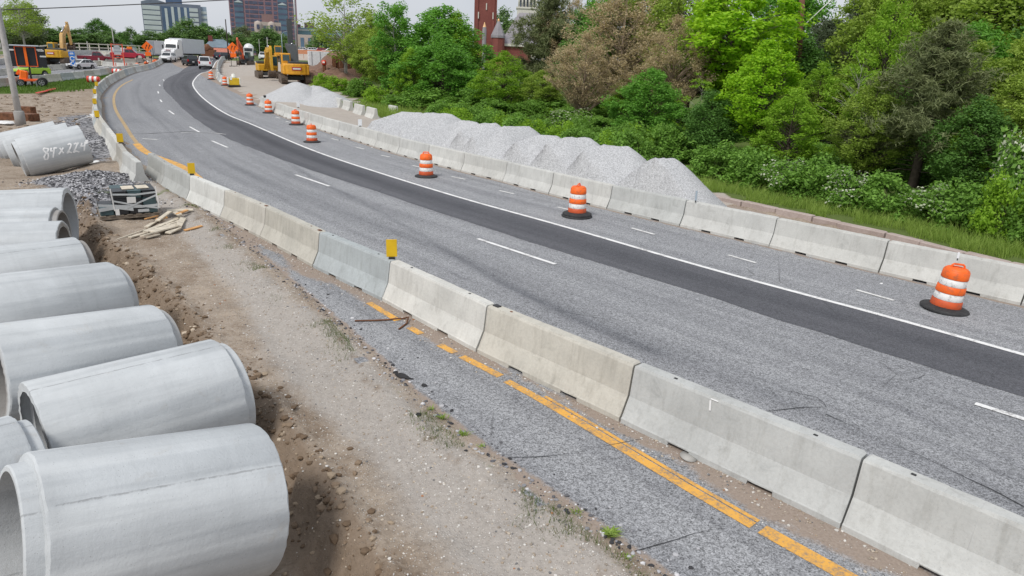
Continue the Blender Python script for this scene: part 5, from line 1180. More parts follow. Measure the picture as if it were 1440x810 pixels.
# ------------------------------------------------------------------ signs and stands
M_SORG = plain('sign_orange', (.92, .16, .006), .45, 0, .05); M_SBLK = plain('sign_black', (.012, .012, .012), .6); M_SWHT = plain('sign_white', (.78, .78, .77), .5); M_SBLU = plain('sign_blue', (.01, .17, .62), .45); M_FRM = plain('frame_orange', (.80, .12, .02), .5); M_GALV = plain('galvanised', (.36, .37, .38), .5, .6)
def flat_stroke(b, pts, w_, y):
    pts = [Vector((q[0], 0, q[1])) for q in pts]; vs = []
    for i, q in enumerate(pts):
        d = (pts[min(i+1, len(pts)-1)]-pts[max(i-1, 0)]).normalized(); n = Vector((-d.z, 0, d.x))*w_/2
        for s_ in (1, -1): e = q+n*s_; vs.append((e.x, y, e.z))
    b.add(vs, [(2*i, 2*i+1, 2*i+3, 2*i+2) for i in range(len(pts)-1)])
def warning(q, label, size):
    p = at(*q); t_ = thing('warning_sign', label, 'road sign', p, math.atan2(p.y, p.x)-PI/2, 'orange diamond warning signs')
    zc = 2.2+size*.62; h = size*.72
    o = MB().prism([(0, zc-h), (h, zc), (0, zc+h), (-h, zc)], -.03, .0).build('diamond_panel', M_SORG, t_)
    b = MB()
    for dx in (-.24, .20):
        sc = size/1.2; x = dx*sc
        flat_stroke(b, [(x-.02*sc, zc-.36*sc), (x-.02*sc, zc-.16*sc), (x+.02*sc, zc-.04*sc), (x+.13*sc, zc+.06*sc), (x+.16*sc, zc+.17*sc)], .10*sc, -.036)
        b.add([(x+.03*sc, -.036, zc+.15*sc), (x+.29*sc, -.036, zc+.15*sc), (x+.16*sc, -.036, zc+.37*sc)], [(0, 1, 2)])
    b.build('curved_arrows', M_SBLK, o)
    MB().box((0, -.015, zc-h-.28), (size*.72, .03, size*.5)).build('speed_plaque', M_SORG, t_)
    b = MB()
    for x in (-size*.33, size*.33): b.box((x, .04, (zc-.2)/2), (.08, .08, zc-.2))
    b.build('post', M_SBLK, t_); b = MB(); b.box((0, .04, .05), (1.6, .1, .1)); b.box((-.6, .04, .05), (.1, 1.6, .1)); b.box((.6, .04, .05), (.1, 1.6, .1)); b.box((.85, .6, 1.4), (.07, .07, 2.9), rx=-.2); b.build('stand', M_SBLK, t_)
    return t_
warning((210, 90.5), 'orange diamond sign with two curved black arrows behind the outer bend barriers', 1.32)
warning((329.5, 93.5), 'orange diamond sign with two curved black arrows beside the orange excavator', 1.28)
def sandbag(q, lab, mt, s_=1.0):
    p = at(*q); o = lump((p.x, p.y, p.z), .42*s_, mt, 'sandbag', int(q[0]), .7); o['label'] = lab; tag(o, lab, 'sandbag', 'orange sandbags by the sign')
M_SBAG = plain('sandbag_orange', (.75, .14, .03), .7)
sandbag((205.5, 90), 'orange sandbag at the left foot of the first warning sign', M_SBAG); sandbag((218.5, 88), 'wide orange red sandbag at the right foot of the first warning sign', M_SBAG, 1.4); sandbag((226, 87), 'orange sandbag in front of the white oncoming car', M_SBAG); sandbag((193, 92.5), 'orange sandbag on its own between the sign stand and the first warning sign', M_SBAG, 1.1)
# message board trailer seen from behind
p = at(46, 121.5); s_ = mper(p)
t_ = thing('message_board', 'black message board on an orange wheeled trailer on the grass', 'message board', p, math.atan2(p.y, p.x)-PI/2-.08)
zc = 40*s_; w_, h_ = 43*s_, 27*s_
MB().box((0, 0, zc), (w_, .16, h_), bev=.03).build('display_panel', plain('board_black', (.014, .016, .022), .5), t_)
MB().box((-.05*w_, -.1, zc+h_/2+.04), (w_*.78, .6, .06), rx=.1).build('solar_panel', plain('solar_grey', (.35, .37, .4), .4), t_)
b = MB()
for x in (-.31*w_, .24*w_): b.box((x, -.12, zc), (.08, .08, h_*.98))
for z in (-.48, .46): b.box((-.035*w_, -.12, zc+h_*z), (.56*w_, .07, .07))
b.build('panel_frame', M_FRM, t_); MB().box((-.04*w_, -.16, zc+.02), (.22, .14, h_*1.02)).build('mast_sleeve', M_SORG, t_); MB().box((0.0, -.05, zc/2), (.16, .16, zc)).build('mast', M_BLACK, t_)
for x, z in ((.35*w_, .34*h_), (.38*w_, .3*h_), (.42*w_, .02*h_), (-.4*w_, .3*h_)): MB().box((x, -.1, zc+z), (.5, .02, .14)).build('data_plate', M_SWHT, t_)
MB().box((0, 0, .62), (28*s_, 1.5, .22), bev=.04).build('trailer_frame', M_FRM, t_); MB().box((-8*s_, 0, 1.05), (9*s_, 1.2, .9), bev=.1, ry=.2).build('battery_box', M_SORG, t_); MB().box((-14*s_, 0, 1.35), (3*s_, .4, .5), ry=.5).build('winch', M_SORG, t_)
for y in (-.85, .85): wheel(t_, 12*s_, y, .42, .24); wheel(t_, -12*s_, y, .36, .2)
b = MB()
for x in (-11*s_, 6*s_): b.box((x, -.85, .3), (.1, .1, .6))
b.build('jack_leg', M_GALV, t_)
# blue service sign on a thin post
p = at(106.5, 110.5); s_ = mper(p); t_ = thing('blue_sign', 'narrow blue sign with white symbols on a thin post beside the white hatchback', 'road sign', p, math.atan2(p.y, p.x)-PI/2)
b = MB(); b.smooth = True; b.tube([(0, 0, 0), (-.05, 0, 37*s_)], .035, 8); b.build('post', M_GALV, t_)
z0 = 17*s_; hh = 19*s_; ww = 6.6*s_
for k in range(3):
    z = z0+hh*(k+.5)/3; MB().box((-.04, -.05, z), (ww*(.95 if k < 2 else 1.1), .03, hh/3-.03), ry=-.03).build('blue_panel', M_SBLU, t_)
b = MB(); n = 20
def ring2(cx_, cz_, r0, r1, y, b, a0=0, a1=2*PI):
    vs = []
    for k in range(n+1): a = a0+(a1-a0)*k/n; vs += [(cx_+math.cos(a)*r0, y, cz_+math.sin(a)*r0), (cx_+math.cos(a)*r1, y, cz_+math.sin(a)*r1)]
    b.add(vs, [(2*i, 2*i+1, 2*i+3, 2*i+2) for i in range(n)])
zz = z0+hh/2; ring2(-.04, zz+.02, .17, .26, -.07, b, .3, 5.8); zz = z0+hh/6; ring2(-.04, zz, .15, .24, -.07, b, 1.0, 6.6); b.box((-.04, -.07, z0+hh*.83), (ww*.7, .006, .09)); b.box((-.04, -.07, z0+hh*.9), (ww*.6, .006, .07)); b.box((.05, -.07, z0-.0+.05), (.3, .006, .06)); b.build('white_symbols', M_SWHT, t_)
# orange framed sign stand with the plain back of a sign
p = at(169, 97.5); s_ = mper(p); t_ = thing('sign_stand', 'orange lattice stand holding the pale back of a sign', 'sign stand', p, math.atan2(p.y, p.x)-PI/2+.1)
b = MB()
for x in (-7.2, 6.2): b.box((x*s_, 0, 17*s_), (.16, .16, 34*s_)); b.box((x*s_+.35, .5, 4*s_), (.12, .12, 9*s_), rx=.25); b.box((x*s_, 0, .1), (.2, 1.6, .14))
for z in (15.5, 19, 33): b.box((-.5*s_, 0, z*s_), (13.4*s_, .12, .12))
b.build('frame', plain('frame_red_orange', (.72, .10, .05), .5), t_)
MB().prism([(-4.8*s_, 19*s_), (3.8*s_, 19*s_), (3.8*s_, 29*s_), (-.5*s_, 34*s_), (-4.8*s_, 29*s_)], -.03, .03).build('sign_back', plain('sign_back', (.55, .56, .57), .45, .3), t_); b = MB(); b.box((-.5*s_, -.05, 24*s_), (13*s_, .05, .1)); b.box((-.5*s_, -.05, 28.5*s_), (9*s_, .05, .1)); b.build('brace', M_GALV, t_)
MB().box((0, 0, 34.5*s_), (12*s_, .3, .12)).build('cap_bar', M_BLACK, t_)
# ------------------------------------------------------------------ buildings far behind
def brickish(name, c1, c2, sc=1.0, rough=.85):
    t = NT(name); v = t.coords('Object'); n = t.noise(v, .5*sc, 5); f = t.noise(v, 6*sc, 4, .7)
    col = t.mix(t.ramp(t.math('ADD', t.math('MULTIPLY', n, .6), t.math('MULTIPLY', f, .5)), [(.35, 0), (.75, 1)]), c1, c2); return t.finish(col, rough)
M_OFFD = brickish('office_slate', (.14, .17, .235), (.21, .245, .315), .1); M_OFFL = plain('office_pale_glass', (.52, .58, .60), .35, 0, .1, .1); M_OFFB = plain('office_blue_glass', (.07, .12, .21), .2, 0, .25, .1); M_OFFS = plain('office_side_glass', (.30, .38, .48), .25, 0, .2, .1)
M_PURP = brickish('tower_brick', (.235, .135, .165), (.33, .215, .245), .12); M_PWIN = plain('tower_window', (.085, .095, .155), .25, 0, .3, .2); M_PTEAL = plain('tower_teal_glass', (.09, .15, .22), .2, 0, .3, .1)
M_SAND = brickish('sandstone', (.36, .30, .26), (.50, .44, .40), .3); M_RBR = brickish('red_brick', (.155, .042, .036), (.24, .075, .062), 1.2); M_SLATE = brickish('slate_roof', (.20, .19, .21), (.33, .31, .335), .6); M_GOLD = plain('copper_finial', (.75, .45, .22), .4, .3); M_CREAM = plain('cream_stone', (.62, .60, .55), .8)
def frame_at(px0, px1, Y):
    a, c = gx(px0, Y), gx(px1, Y); return (a+c)/2, (c-a).length
def bld(name, label, px0, px1, Y, rz=0.0):
    c, w_ = frame_at(px0, px1, Y); t_ = thing(name, label, 'building', (c.x, c.y, c.z), math.atan2(c.y, c.x)-PI/2+rz); return t_, w_, (lambda py: zat(Vector((c.x, c.y, 0)), py)-c.z)
# slate blue office block
t_, w_, Z = bld('office_block', 'blue grey office block with pale window bands on the skyline', 211, 285, 430)
h = Z(4.5); MB().box((0, 14, h/2), (w_, 28, h)).build('wall', M_OFFD, t_); MB().prism([(-w_/2, h), (-w_/2+w_*.2, h+2.0), (-w_/2+w_*.42, h+.1)], .0, 27, 'XZ').build('roof', M_OFFD, t_); MB().box((.05*w_, 12, h+1.6), (w_*.28, 12, 3.2)).build('roof_plant', M_OFFB, t_)
k = 9; x0, x1 = -w_*.49, -w_*.20
for i in range(k): z = h-3-(h*.92)*i/k; MB().box(((x0+x1)/2, -.06, z), (x1-x0, .2, 2.2)).build('window_band', M_OFFL, t_)
for i in range(k): z = h-3-(h*.92)*i/k; MB().box((w_*.37, -.06, z), (w_*.15, .2, 2.0)).build('window_band', M_OFFL, t_)
MB().box((w_*.06, -.08, h*.48), (w_*.47, .2, h*.90)).build('curtain_wall', M_OFFB, t_)
for i, x in enumerate((-.11, -.0, .11, .22)): MB().box((w_*(x+.01), -.14, h*.46+(1.0 if i else 0)), (w_*.045, .3, h*.86)).build('pale_fin', M_OFFL, t_)
t2 = MB().box((w_*.5+1.5, 12, h*.49), (3.2, 22, h*.96)).build('side_wing', M_OFFS, t_)
for i in range(k): MB().box((w_*.5+1.5, .9, h-4-(h*.92)*i/k), (3.0, .2, 1.4)).build('side_window', M_OFFL, t2)
# purple brick tower
t_, w_, Z = bld('brick_tower_block', 'tall purple brick office tower cut by the top of the photo', 331, 419, 400)
h = Z(-14); MB().box((0, 13, h/2), (w_, 26, h)).build('wall', M_PURP, t_)
for xc, wd in ((-.36, .13), (.285, .14)):
    o = MB().box((w_*xc, -.1, h*.48), (w_*wd, .3, h*.92)).build('glass_bay', M_PTEAL, t_)
    b = MB()
    for i in range(11): b.box((w_*xc, -.28, h*.06+i*h*.085), (w_*wd, .1, .9))
    b.build('bay_spandrel', M_PWIN, o); MB().prism([(w_*(xc-wd/2), Z(5.5)), (w_*(xc+wd/2), Z(5.5)), (w_*xc, Z(2.0))], -.5, .0).build('pale_gable', M_OFFL, t_)
for i in range(14):
    z = h-2-i*h*.068
    for xc, n, wd in ((-.465, 1, .04), (-.21, 2, .05), (-.075, 2, .07), (.075, 1, .09), (.175, 1, .05), (.43, 2, .045)):
        for j in range(n): MB().box((w_*(xc+(j-(n-1)/2)*(wd+.012)), -.05, z), (w_*wd, .2, 1.5)).build('window', M_PWIN, t_)
# ornate sandstone block in front
t_, w_, Z = bld('ornate_block', 'old sandstone building with two pale round topped bays in front of the purple tower', 362, 397, 330)
h = Z(31); MB().box((0, 8, h/2), (w_, 16, h)).build('wall', M_SAND, t_); MB().box((-.0, 7, h+1.7), (w_*.42, 10, 3.4)).build('roof_block', brickish('brown_stone', (.2, .12, .12), (.3, .2, .19), .3), t_)
for x in (-.36, .14):
    b = MB(); b.smooth = True; b.lathe([(1.7, 0), (1.7, h-1.6), (1.5, h-.6), (.9, h+.1), (.05, h+.4)], 20, c=(w_*x, 0, 0)); o = b.build('round_bay', M_SAND, t_)
    for zz in (h-2.2, h-6): MB().box((w_*x, -1.86, zz), (1.2, .2, 1.9), bev=.1).build('bay_window', M_PWIN, o)
for i in range(3):
    for x in (-.12, .0, .33, .44): MB().box((w_*x, -.04, h-2.5-4*i), (1.0, .2, 1.9)).build('window', M_PWIN, t_)
# teal glass block and shops to its front
t_, w_, Z = bld('glass_block', 'low blue glass office building behind the parked cars', 421, 545, 420)
h = Z(41.5); MB().box((0, 10, h/2), (w_, 20, h)).build('wall', plain('glass_teal', (.18, .32, .40), .25, 0, .2, .1), t_)
b = MB()
for z in (h-1.2, h-4.6, h-8.2): b.box((0, -.06, z), (w_*1.002, .2, 1.1))
b.build('pale_band', M_OFFL, t_); MB().box((-w_*.36, 6, h+1.4), (w_*.1, 6, 3)).build('roof_plant', M_PURP, t_); MB().box((-w_*.48, 6, h+.8), (w_*.05, 6, 2)).build('roof_plant', M_PURP, t_)
t_, w_, Z = bld('stone_shop', 'low beige stone building with teal doors in front of the blue glass building', 421, 450, 330)
h = Z(49); MB().box((0, 6, h/2), (w_, 12, h)).build('wall', M_SAND, t_)
for x in (-.3, .05, .36): MB().box((w_*x, -.05, h*.62), (w_*.16, .2, h*.5)).build('window', M_PTEAL, t_)
# houses by the trees
t_, w_, Z = bld('hip_roof_house', 'low house with a blue grey hipped roof left of the orange excavator', 288, 331, 265)
h = Z(67); MB().box((0, 5, h/2), (w_*.95, 10, h)).build('wall', M_RBR, t_); zt = Z(55); b = MB(); b.add([(-w_/2, -.6, h), (w_/2, -.6, h), (w_/2, 10.6, h), (-w_/2, 10.6, h), (-w_*.22, 5, zt), (w_*.16, 5, zt)], [(0, 1, 5, 4), (1, 2, 5), (2, 3, 4, 5), (3, 0, 4), (3, 2, 1, 0)]); r_ = b.build('roof', plain('roof_blue_grey', (.16, .21, .25), .8, 0, .2, .5), t_); MB().box((-w_*.25, 4, (h+zt)/2+.8), (1.5, 1.2, zt-h+.8)).build('chimney', M_RBR, r_)
for x in (-.3, 0, .3): MB().box((w_*x, -.04, h*.6), (1.4, .2, 1.4)).build('window', M_PWIN, t_)
t_, w_, Z = bld('grey_gable_house', 'grey gabled house showing between the trees behind the sign stand', 181, 192, 290)
h = Z(58); MB().box((0, 4, h/2), (w_, 8, h)).build('wall', M_OFFS, t_); MB().prism([(-w_/2-.3, h), (w_/2+.3, h), (0, Z(52))], -.3, 8.3).build('roof', M_SLATE, t_); MB().box((0, -.05, h*.7), (1.2, .2, 1.4)).build('window', M_PWIN, t_)
t_, w_, Z = bld('brown_warehouse', 'brown flat roofed building behind the tree at the left edge', -30, 42, 300)
h = Z(36); MB().box((0, 8, h/2), (w_, 16, h)).build('wall', M_SAND, t_); MB().box((0, 8, h+.15), (w_*1.02, 16.4, .5)).build('roof', M_RBR, t_)
for x in (-.3, -.1, .1, .3): MB().box((w_*x, -.05, h*.75), (2.4, .2, 1.6)).build('window', M_PWIN, t_)
# church
t_, w_, Z = bld('brick_church', 'red brick church with a square tower and slate turret above the trees', 690, 750, 150)
S_ = w_/60
zt = Z(-26); X = lambda px: (px-720)*S_
o = MB().box((X(679.5), 6, zt/2), (31*S_, 30*S_, zt)).build('tower', M_RBR, t_)
b = MB()
for x in (668, 691): b.box((X(x), 6-15*S_-.06, zt*.5), (3.2*S_, .25, zt))
b.build('tower_buttress', M_RBR, o)
for px, py in ((681, 9), (670, 22), (690.5, 22)): MB().box((X(px), 6-15*S_-.13-(.16 if px != 681 else 0), Z(py)), (1.5*S_, .16, 9*S_), bev=.08).build('tower_window', M_CREAM, o)
zb, zc = Z(52), Z(30); b = MB(); b.lathe([(9.2*S_, 0), (9.2*S_, zb)], 8, c=(X(699), 0, 0)); o = b.build('turret', M_RBR, t_); b = MB(); b.lathe([(10.2*S_, zb-.3), (10*S_, zb+.15), (1.2*S_, zc)], 8, c=(X(699), 0, 0)); b.build('turret_roof', M_SLATE, o); b = MB(); b.lathe([(1.6*S_, zc-.2), (1.5*S_, zc+.15), (.05, Z(27))], 8, c=(X(699), 0, 0)); b.build('finial', M_GOLD, o)
hw = Z(64); MB().box((X(722), 7, hw/2), (48*S_, 12, hw)).build('nave_wall', M_RBR, t_); MB().box((X(722), .9, hw+.1), (49*S_, .7, .5)).build('stone_cornice', M_CREAM, t_)
b = MB(); za = Z(14); b.add([(X(700), .6, hw), (X(770), .6, hw), (X(770), 13.4, hw), (X(700), 13.4, hw), (X(727), 7, za), (X(770), 7, za)], [(0, 1, 5, 4), (2, 3, 4, 5), (3, 0, 4), (1, 2, 5), (3, 2, 1, 0)]); b.build('nave_roof', M_SLATE, t_)
b = MB(); b.lathe([(3*S_, 0), (3*S_, Z(46)), (2.4*S_, Z(40))], 8, c=(X(680), -.5, 0)); o = b.build('small_turret', M_SLATE, t_); b = MB(); b.lathe([(2.4*S_, Z(40)), (1.6*S_, Z(37.5)), (.05, Z(33))], 8, c=(X(680), -.5, 0)); b.build('finial', M_GOLD, o)
for px in (680, 685): MB().box((X(px), -.2, Z(73)), (1.6*S_, .3, 8*S_)).build('white_post', M_CREAM, t_)
# white cupola building behind
t_, w_, Z = bld('white_cupola', 'white columned cupola behind the church roof', 724, 752, 185)
h = Z(12); MB().box((0, 3, h/2), (w_, 6, h)).build('base', M_CREAM, t_); MB().box((0, 3, h+.15), (w_*1.1, 6.4, .4)).build('cornice', M_CREAM, t_)
for i in range(6): b = MB(); b.smooth = True; b.tube([((-w_*.42+w_*.168*i), 0.3, h+.3), ((-w_*.42+w_*.168*i), .3, Z(-8))], .24, 10); b.build('column', M_CREAM, t_)
MB().box((0, 3.4, Z(0)), (w_*.8, 4.5, Z(-8)-h)).build('drum', M_OFFD, t_); MB().box((0, 3, Z(-10)), (w_*1.1, 6.4, 1)).build('roof', M_CREAM, t_)

# ------------------------------------------------------------------ parking terrace, dig, fences, poles behind
def slab(name, pxs, Y0, Y1, z, mat, label, cat):
    q = [gx(pxs[0], Y0), gx(pxs[1], Y0), gx(pxs[1], Y1), gx(pxs[0], Y1)]; f0 = [gx(pxs[0], Y0-10), gx(pxs[1], Y0-10)]
    b = MB(); b.add([(v.x, v.y, z) for v in q]+[(v.x, v.y, 2.0) for v in f0]+[(q[2].x, q[2].y, 2), (q[3].x, q[3].y, 2)], [(0, 1, 2, 3), (4, 5, 1, 0), (5, 6, 2, 1), (6, 7, 3, 2), (7, 4, 0, 3)]); o = b.build(name, mat); return tag(o, label, cat, kind='structure')
slab('terrain', (418, 600), 222, 330, LOTZ-.03, brickish('terrace_soil', (.30, .25, .21), (.44, .38, .33), .3), 'raised parking ground beyond the dig', 'terrain')
# dig spoil: brown cut earth
def mound(px, Y, L, Wd, H, rz, label, mat, seed):
    c = gx(px, Y); n = 46; xs = np.linspace(-1, 1, n); X_, Y_ = np.meshgrid(xs, xs); Z_ = np.zeros_like(X_)
    for j in range(n):
        for i in range(n):
            q = Vector((X_[j, i]*2+seed, Y_[j, i]*2, seed)); rr = math.hypot(X_[j, i], Y_[j, i]); Z_[j, i] = H*max(0, 1-rr**1.6)*(1+.55*mnoise.fractal(q, 1, 2, 4))-.15*(rr > .9)
    idx = np.arange(n*n).reshape(n, n); Fh = np.stack([idx[:-1, :-1], idx[:-1, 1:], idx[1:, 1:], idx[1:, :-1]], -1).reshape(-1, 4)
    o = np_mesh('earth_heap', np.c_[X_.ravel()*L, Y_.ravel()*Wd, Z_.ravel()], Fh, mat); o.location = (c.x, c.y, c.z-.1); o.rotation_euler = (0, 0, rz); return tag(o, label, 'earth heap', 'heaps of dug earth')
M_EARTH = brickish('dug_earth', (.10, .05, .034), (.26, .155, .11), 1.6)
mound(466, 92, 4.5, 7, 2.2, .5, 'reddish brown dug earth heap behind the steel post', M_EARTH, 1); mound(482, 104, 5, 9, 3.2, .4, 'larger brown earth heap below the white box wall at the dig', M_EARTH, 2); mound(446, 112, 4, 6, 1.2, .5, 'low brown earth heap nearest the dark tractor', M_EARTH, 3)
for i, (a, c, w2, lab) in enumerate([((444, 92), (462, 96), .30, 'upper pale pipe lying on the dug earth'), ((450, 97), (463, 104.5), .22, 'lower grey pipe sloping over the dug earth beside the steel post'), ((436, 86), (446, 90), .5, 'short pale slab at the dig edge below the dark tractor')]):
    pa, pb = at(*a), at(*c); b = MB(); b.smooth = True; b.tube([(0, 0, 0), tuple(pb-pa)], w2, 12); o = b.build('dig_pipe', M_CONC); o.location = pa+Vector((0, 0, .9)); o.color = (1.1, 1.1, 1.08, 1); tag(o, lab, 'pipe', 'pipes at the dig')
p = gx(474, 118); Z = lambda py: zat(p, py)-p.z
t_ = thing('white_box_wall', 'long white box wall at the dig behind the brown earth', 'wall', p, .35); MB().box((0, 0, 1.9), (9.0, 2.2, 2.2), bev=.05).build('wall', plain('white_wall', (.62, .63, .64), .6), t_); b = MB()
for i in range(7): b.box((-4+i*1.33, -1.13, 1.9), (.08, .06, 2.1))
b.build('rib', M_GALV, t_)
p = gx(483, 98); t_ = thing('sheet_piling', 'rust brown sheet piles standing in the dug earth', 'sheet piling', p, .3)
for i in range(6): MB().box((-1.2+.5*i, (.12 if i % 2 else -.12), 1.3+.12*(i % 3)), (.48, .1, 3.2+.24*(i % 3))).build('pile', M_STEEL, t_)
p = at(457, 117); s_ = mper(p); t_ = thing('steel_post', 'rusty steel post topped by a round red lamp sign at the dig edge', 'post', p)
MB().box((0, 0, 12.5*s_), (.32, .32, 25*s_)).box((0, 0, 12.5*s_), (.42, .05, 25*s_)).build('post', M_STEEL, t_); b = MB(); b.smooth = True; b.lathe([(.02, -.3), (.26, -.28), (.30, 0), (.26, .28), (.02, .3)], 20, c=(0, 0, 27.5*s_)); b.build('red_lamp_sign', plain('lamp_red', (.72, .06, .03), .4), t_); MB().box((.03, -.3, 28*s_), (.28, .06, .2)).build('pale_face', M_SWHT, t_)
p = at(445, 89); t_ = thing('channelizer', 'small orange marker with white bands on a stick beside the dark tractor', 'marker', p); b = MB(); b.tube([(0, 0, 0), (0, 0, 1.0)], .03, 6); b.build('stick', M_GALV, t_); b = MB(); b.smooth = True; b.lathe([(.25, 1.0), (.2, 1.9)], 14); o = b.build('body', M_FRM, t_); b = MB(); b.smooth = True; b.lathe([(.243, 1.35), (.231, 1.55)], 14, cap=False); b.build('white_band', M_BAND, o)
p = gx(500, 180); b = MB(); b.box((0, 0, 2.4), (30, .2, 1.0)); 
for i in range(16): b.box((-15+2*i, .1, 1.9), (.08, .08, 2.2))
o = b.build('mesh_fence', plain('orange_mesh', (.60, .25, .14), .7)); o.location = p; tag(o, 'orange mesh fence in front of the parked cars', 'fence')
p = gx(312, 205); b = MB(); b.box((0, 0, 1.9), (9.5, .15, 1.3))
for i in range(6): b.box((-4.7+1.9*i, .1, 1.5), (.08, .08, 2.2))
o = b.build('mesh_fence', plain('orange_mesh_pale', (.75, .30, .22), .7)); o.location = p; o.rotation_euler = (0, 0, .2); tag(o, 'pale orange mesh fence in front of the hipped roof house', 'fence')
p = gx(293.5, 185); t_ = thing('rusty_skip', 'rust brown heaped skip between the lorry and the orange mesh fence', 'skip', p, .2); MB().prism([(-1.4, .3), (1.4, .3), (1.9, 2.0), (-1.9, 2.0)], -1, 1).build('skip_body', M_STEEL, t_); lm = lump((0, 0, 0), 1.5, M_STEEL, 'scrap_load', 9, .8); lm.parent = t_; lm.location = (0, 0, 2.1)
# cream rail fence along the far side
M_RAIL = plain('rail_cream', (.62, .58, .48), .6)
fence = smooth(catmull([(q.x, q.y) for q in (gx(-90, 98), gx(0, 118), gx(60, 132), gx(110, 146), gx(170, 168), gx(235, 190))], 1.0), 10)
t_ = thing('rail_fence', 'cream post and rail fence along the far side of the opposite carriageway', 'fence')
def along(b, A_, z, w_, hh):
    vs = []; 
    for q, n in zip(A_, normals(A_)):
        zz = T(*q)+z
        for o_, dz in ((-w_, -hh), (w_, -hh), (w_, hh), (-w_, hh)): vs.append((q[0]+n[0]*o_, q[1]+n[1]*o_, zz+dz))
    b.add(vs, [(4*i+k, 4*i+(k+1) % 4, 4*i+4+(k+1) % 4, 4*i+4+k) for i in range(len(A_)-1) for k in range(4)]); return b
along(MB(), fence, .45, .15, .5).build('parapet', M_CONC, t_)
for z in (1.45, 2.2): along(MB(), fence, z, .06, .10).build('rail', M_RAIL, t_)
b = MB()
for q in fence[::5]: b.box((q[0], q[1], T(*q)+1.5), (.14, .14, 1.7))
pt = b.build('posts', M_RAIL, t_)
# light columns and thin poles
def pole(px, pyb, pyt, Y, r_, label, mat, arm=None, name='light_pole'):
    p = gx(px, Y); zt = zat(p, pyt)-p.z; t_ = thing(name, label, 'pole', p); b = MB(); b.smooth = True; b.tube([(0, 0, 0), (0, 0, zt)], [r_, r_*.65], 10); b.build('shaft', mat, t_)
    if arm:
        b = MB(); b.smooth = True; b.tube([(0, 0, zt-.3), (arm*.3, 0, zt+.5), (arm*.7, 0, zt+.75), (arm, 0, zt+.6)], .06, 8); b.build('arm', mat, t_); MB().box((arm, 0, zt+.52), (.8, .3, .14), bev=.04).build('lamp_head', M_GALV, t_)
    return t_
pole(419.5, 90, -40, 104, .18, 'tall pale light column rising past the purple tower', M_GALV)
pole(398, 85, 48, 190, .11, 'street lamp with a curved arm in front of the purple tower', plain('lamp_blue_grey', (.30, .36, .42), .5), 2.0, 'street_lamp')
pole(322, 84, 27, 150, .15, 'dark timber pole behind the second warning sign', plain('dark_timber', (.045, .035, .03), .9))
pole(124.5, 85, 58, 190, .14, 'short grey post behind the maroon pickup', M_POLE); pole(162, 85, 38, 200, .16, 'pale concrete post above the sign stand', M_POLE); pole(222.5, 85, 56, 210, .12, 'thin post behind the grey box trailer', M_POLE); pole(377.5, 80, 52, 200, .12, 'thin pale post above the white pickup', M_POLE); pole(366, 80, 55, 215, .09, 'thinnest grey post left of the white pickup', M_POLE); pole(2, 85, 60, 170, .16, 'stubby grey post at the left edge behind the fence', M_POLE)
p = gx(1116, 46); zt = 13.5; t_ = thing('timber_pole', 'reddish brown timber utility pole above the trees on the right', 'pole', p); b = MB(); b.smooth = True; b.tube([(0, 0, 0), (-1.5, 0, zt)], [.20, .16], 12); b.build('shaft', plain('timber_red', (.16, .075, .05), .9, 0, .25, 3), t_)
zz = zat(p, 38)-p.z; b = MB(); b.smooth = True; b.tube([(-.1*zz, -.2, zz), (2.4, -.2, zz+3.4)], .035, 6); b.build('guy_wire', M_SWHT, t_)

# kerb behind the barriers on the right
M_KERB = brickish('kerb_pink', (.30, .235, .21), (.48, .41, .38), 2.2)
sk = arc(CURB); x = .2; i = 0
t_ = None
rr_ = random.Random(12)
KL = ['kerb stone chipped at its end, nearest the gravel heap toe']
while x < sk[-1]-1.0 and i < 40:
    L = rr_.uniform(.75, 1.9); a = [np.interp(v, sk, CURB[:, k]) for v in (x, x+L) for k in (0, 1)]
    d = (a[2]-a[0], a[3]-a[1]); m_ = ((a[0]+a[2])/2, (a[1]+a[3])/2)
    b = MB(); b.box((0, 0, .07), (L-.03, .30, .26), bev=.035); o = b.build('kerb_stone', M_KERB); o.location = (m_[0]+rr_.uniform(-.03, .03), m_[1], rr_.uniform(-.01, .03)); o.rotation_euler = (rr_.uniform(-.06, .06), rr_.uniform(-.015, .015), math.atan2(d[1], d[0])+rr_.uniform(-.02, .02))
    pr = proj(m_[0], m_[1], 0); tag(o, 'pinkish worn kerb stone between the clean barriers and the grass strip', 'kerb', 'kerb stones along the grass strip'); x += L; i += 1
# ------------------------------------------------------------------ vegetation
nr = np.random.default_rng(11)
def unit(v): return v/np.maximum(np.linalg.norm(v, axis=-1, keepdims=True), 1e-9)
LEAFGAIN = 1.0
def leaves(C, Nrm, size, asp=.55, r=nr, fold=.0):
    """rhombic leaves at centres C with normals Nrm"""
    n = len(C); t = unit(np.cross(Nrm, r.normal(size=(n, 3)))); bt = np.cross(Nrm, t); s = (size*(.6+.8*r.random(n)))[:, None]
    V = np.stack([C-t*s*.5, C+bt*s*.5*asp-t*s*.05, C+t*s*.5, C-bt*s*.5*asp-t*s*.05], 1).reshape(-1, 3)
    return V, np.arange(4*n).reshape(-1, 4)
M_BARK = plain('bark', (.085, .065, .052), .95, 0, .35, 5, (.16, .14, .12, .5), bump=.6); M_BARKP = plain('bark_pale', (.34, .32, .29), .9, 0, .25, 4, (.14, .12, .1, .6)); M_TWIG = plain('twig_tan', (.27, .21, .15), .9, 0, .3)
L_MAPLE = leaf_mat('leaf_maple', (0.084, 0.210, 0.030), (0.232, 0.518, 0.077), .35); L_DARK = leaf_mat('leaf_deep', (0.063, 0.148, 0.030), (0.161, 0.337, 0.067)); L_LIME = leaf_mat('leaf_lime', (0.189, 0.421, 0.013), (0.421, 0.660, 0.037), .42)
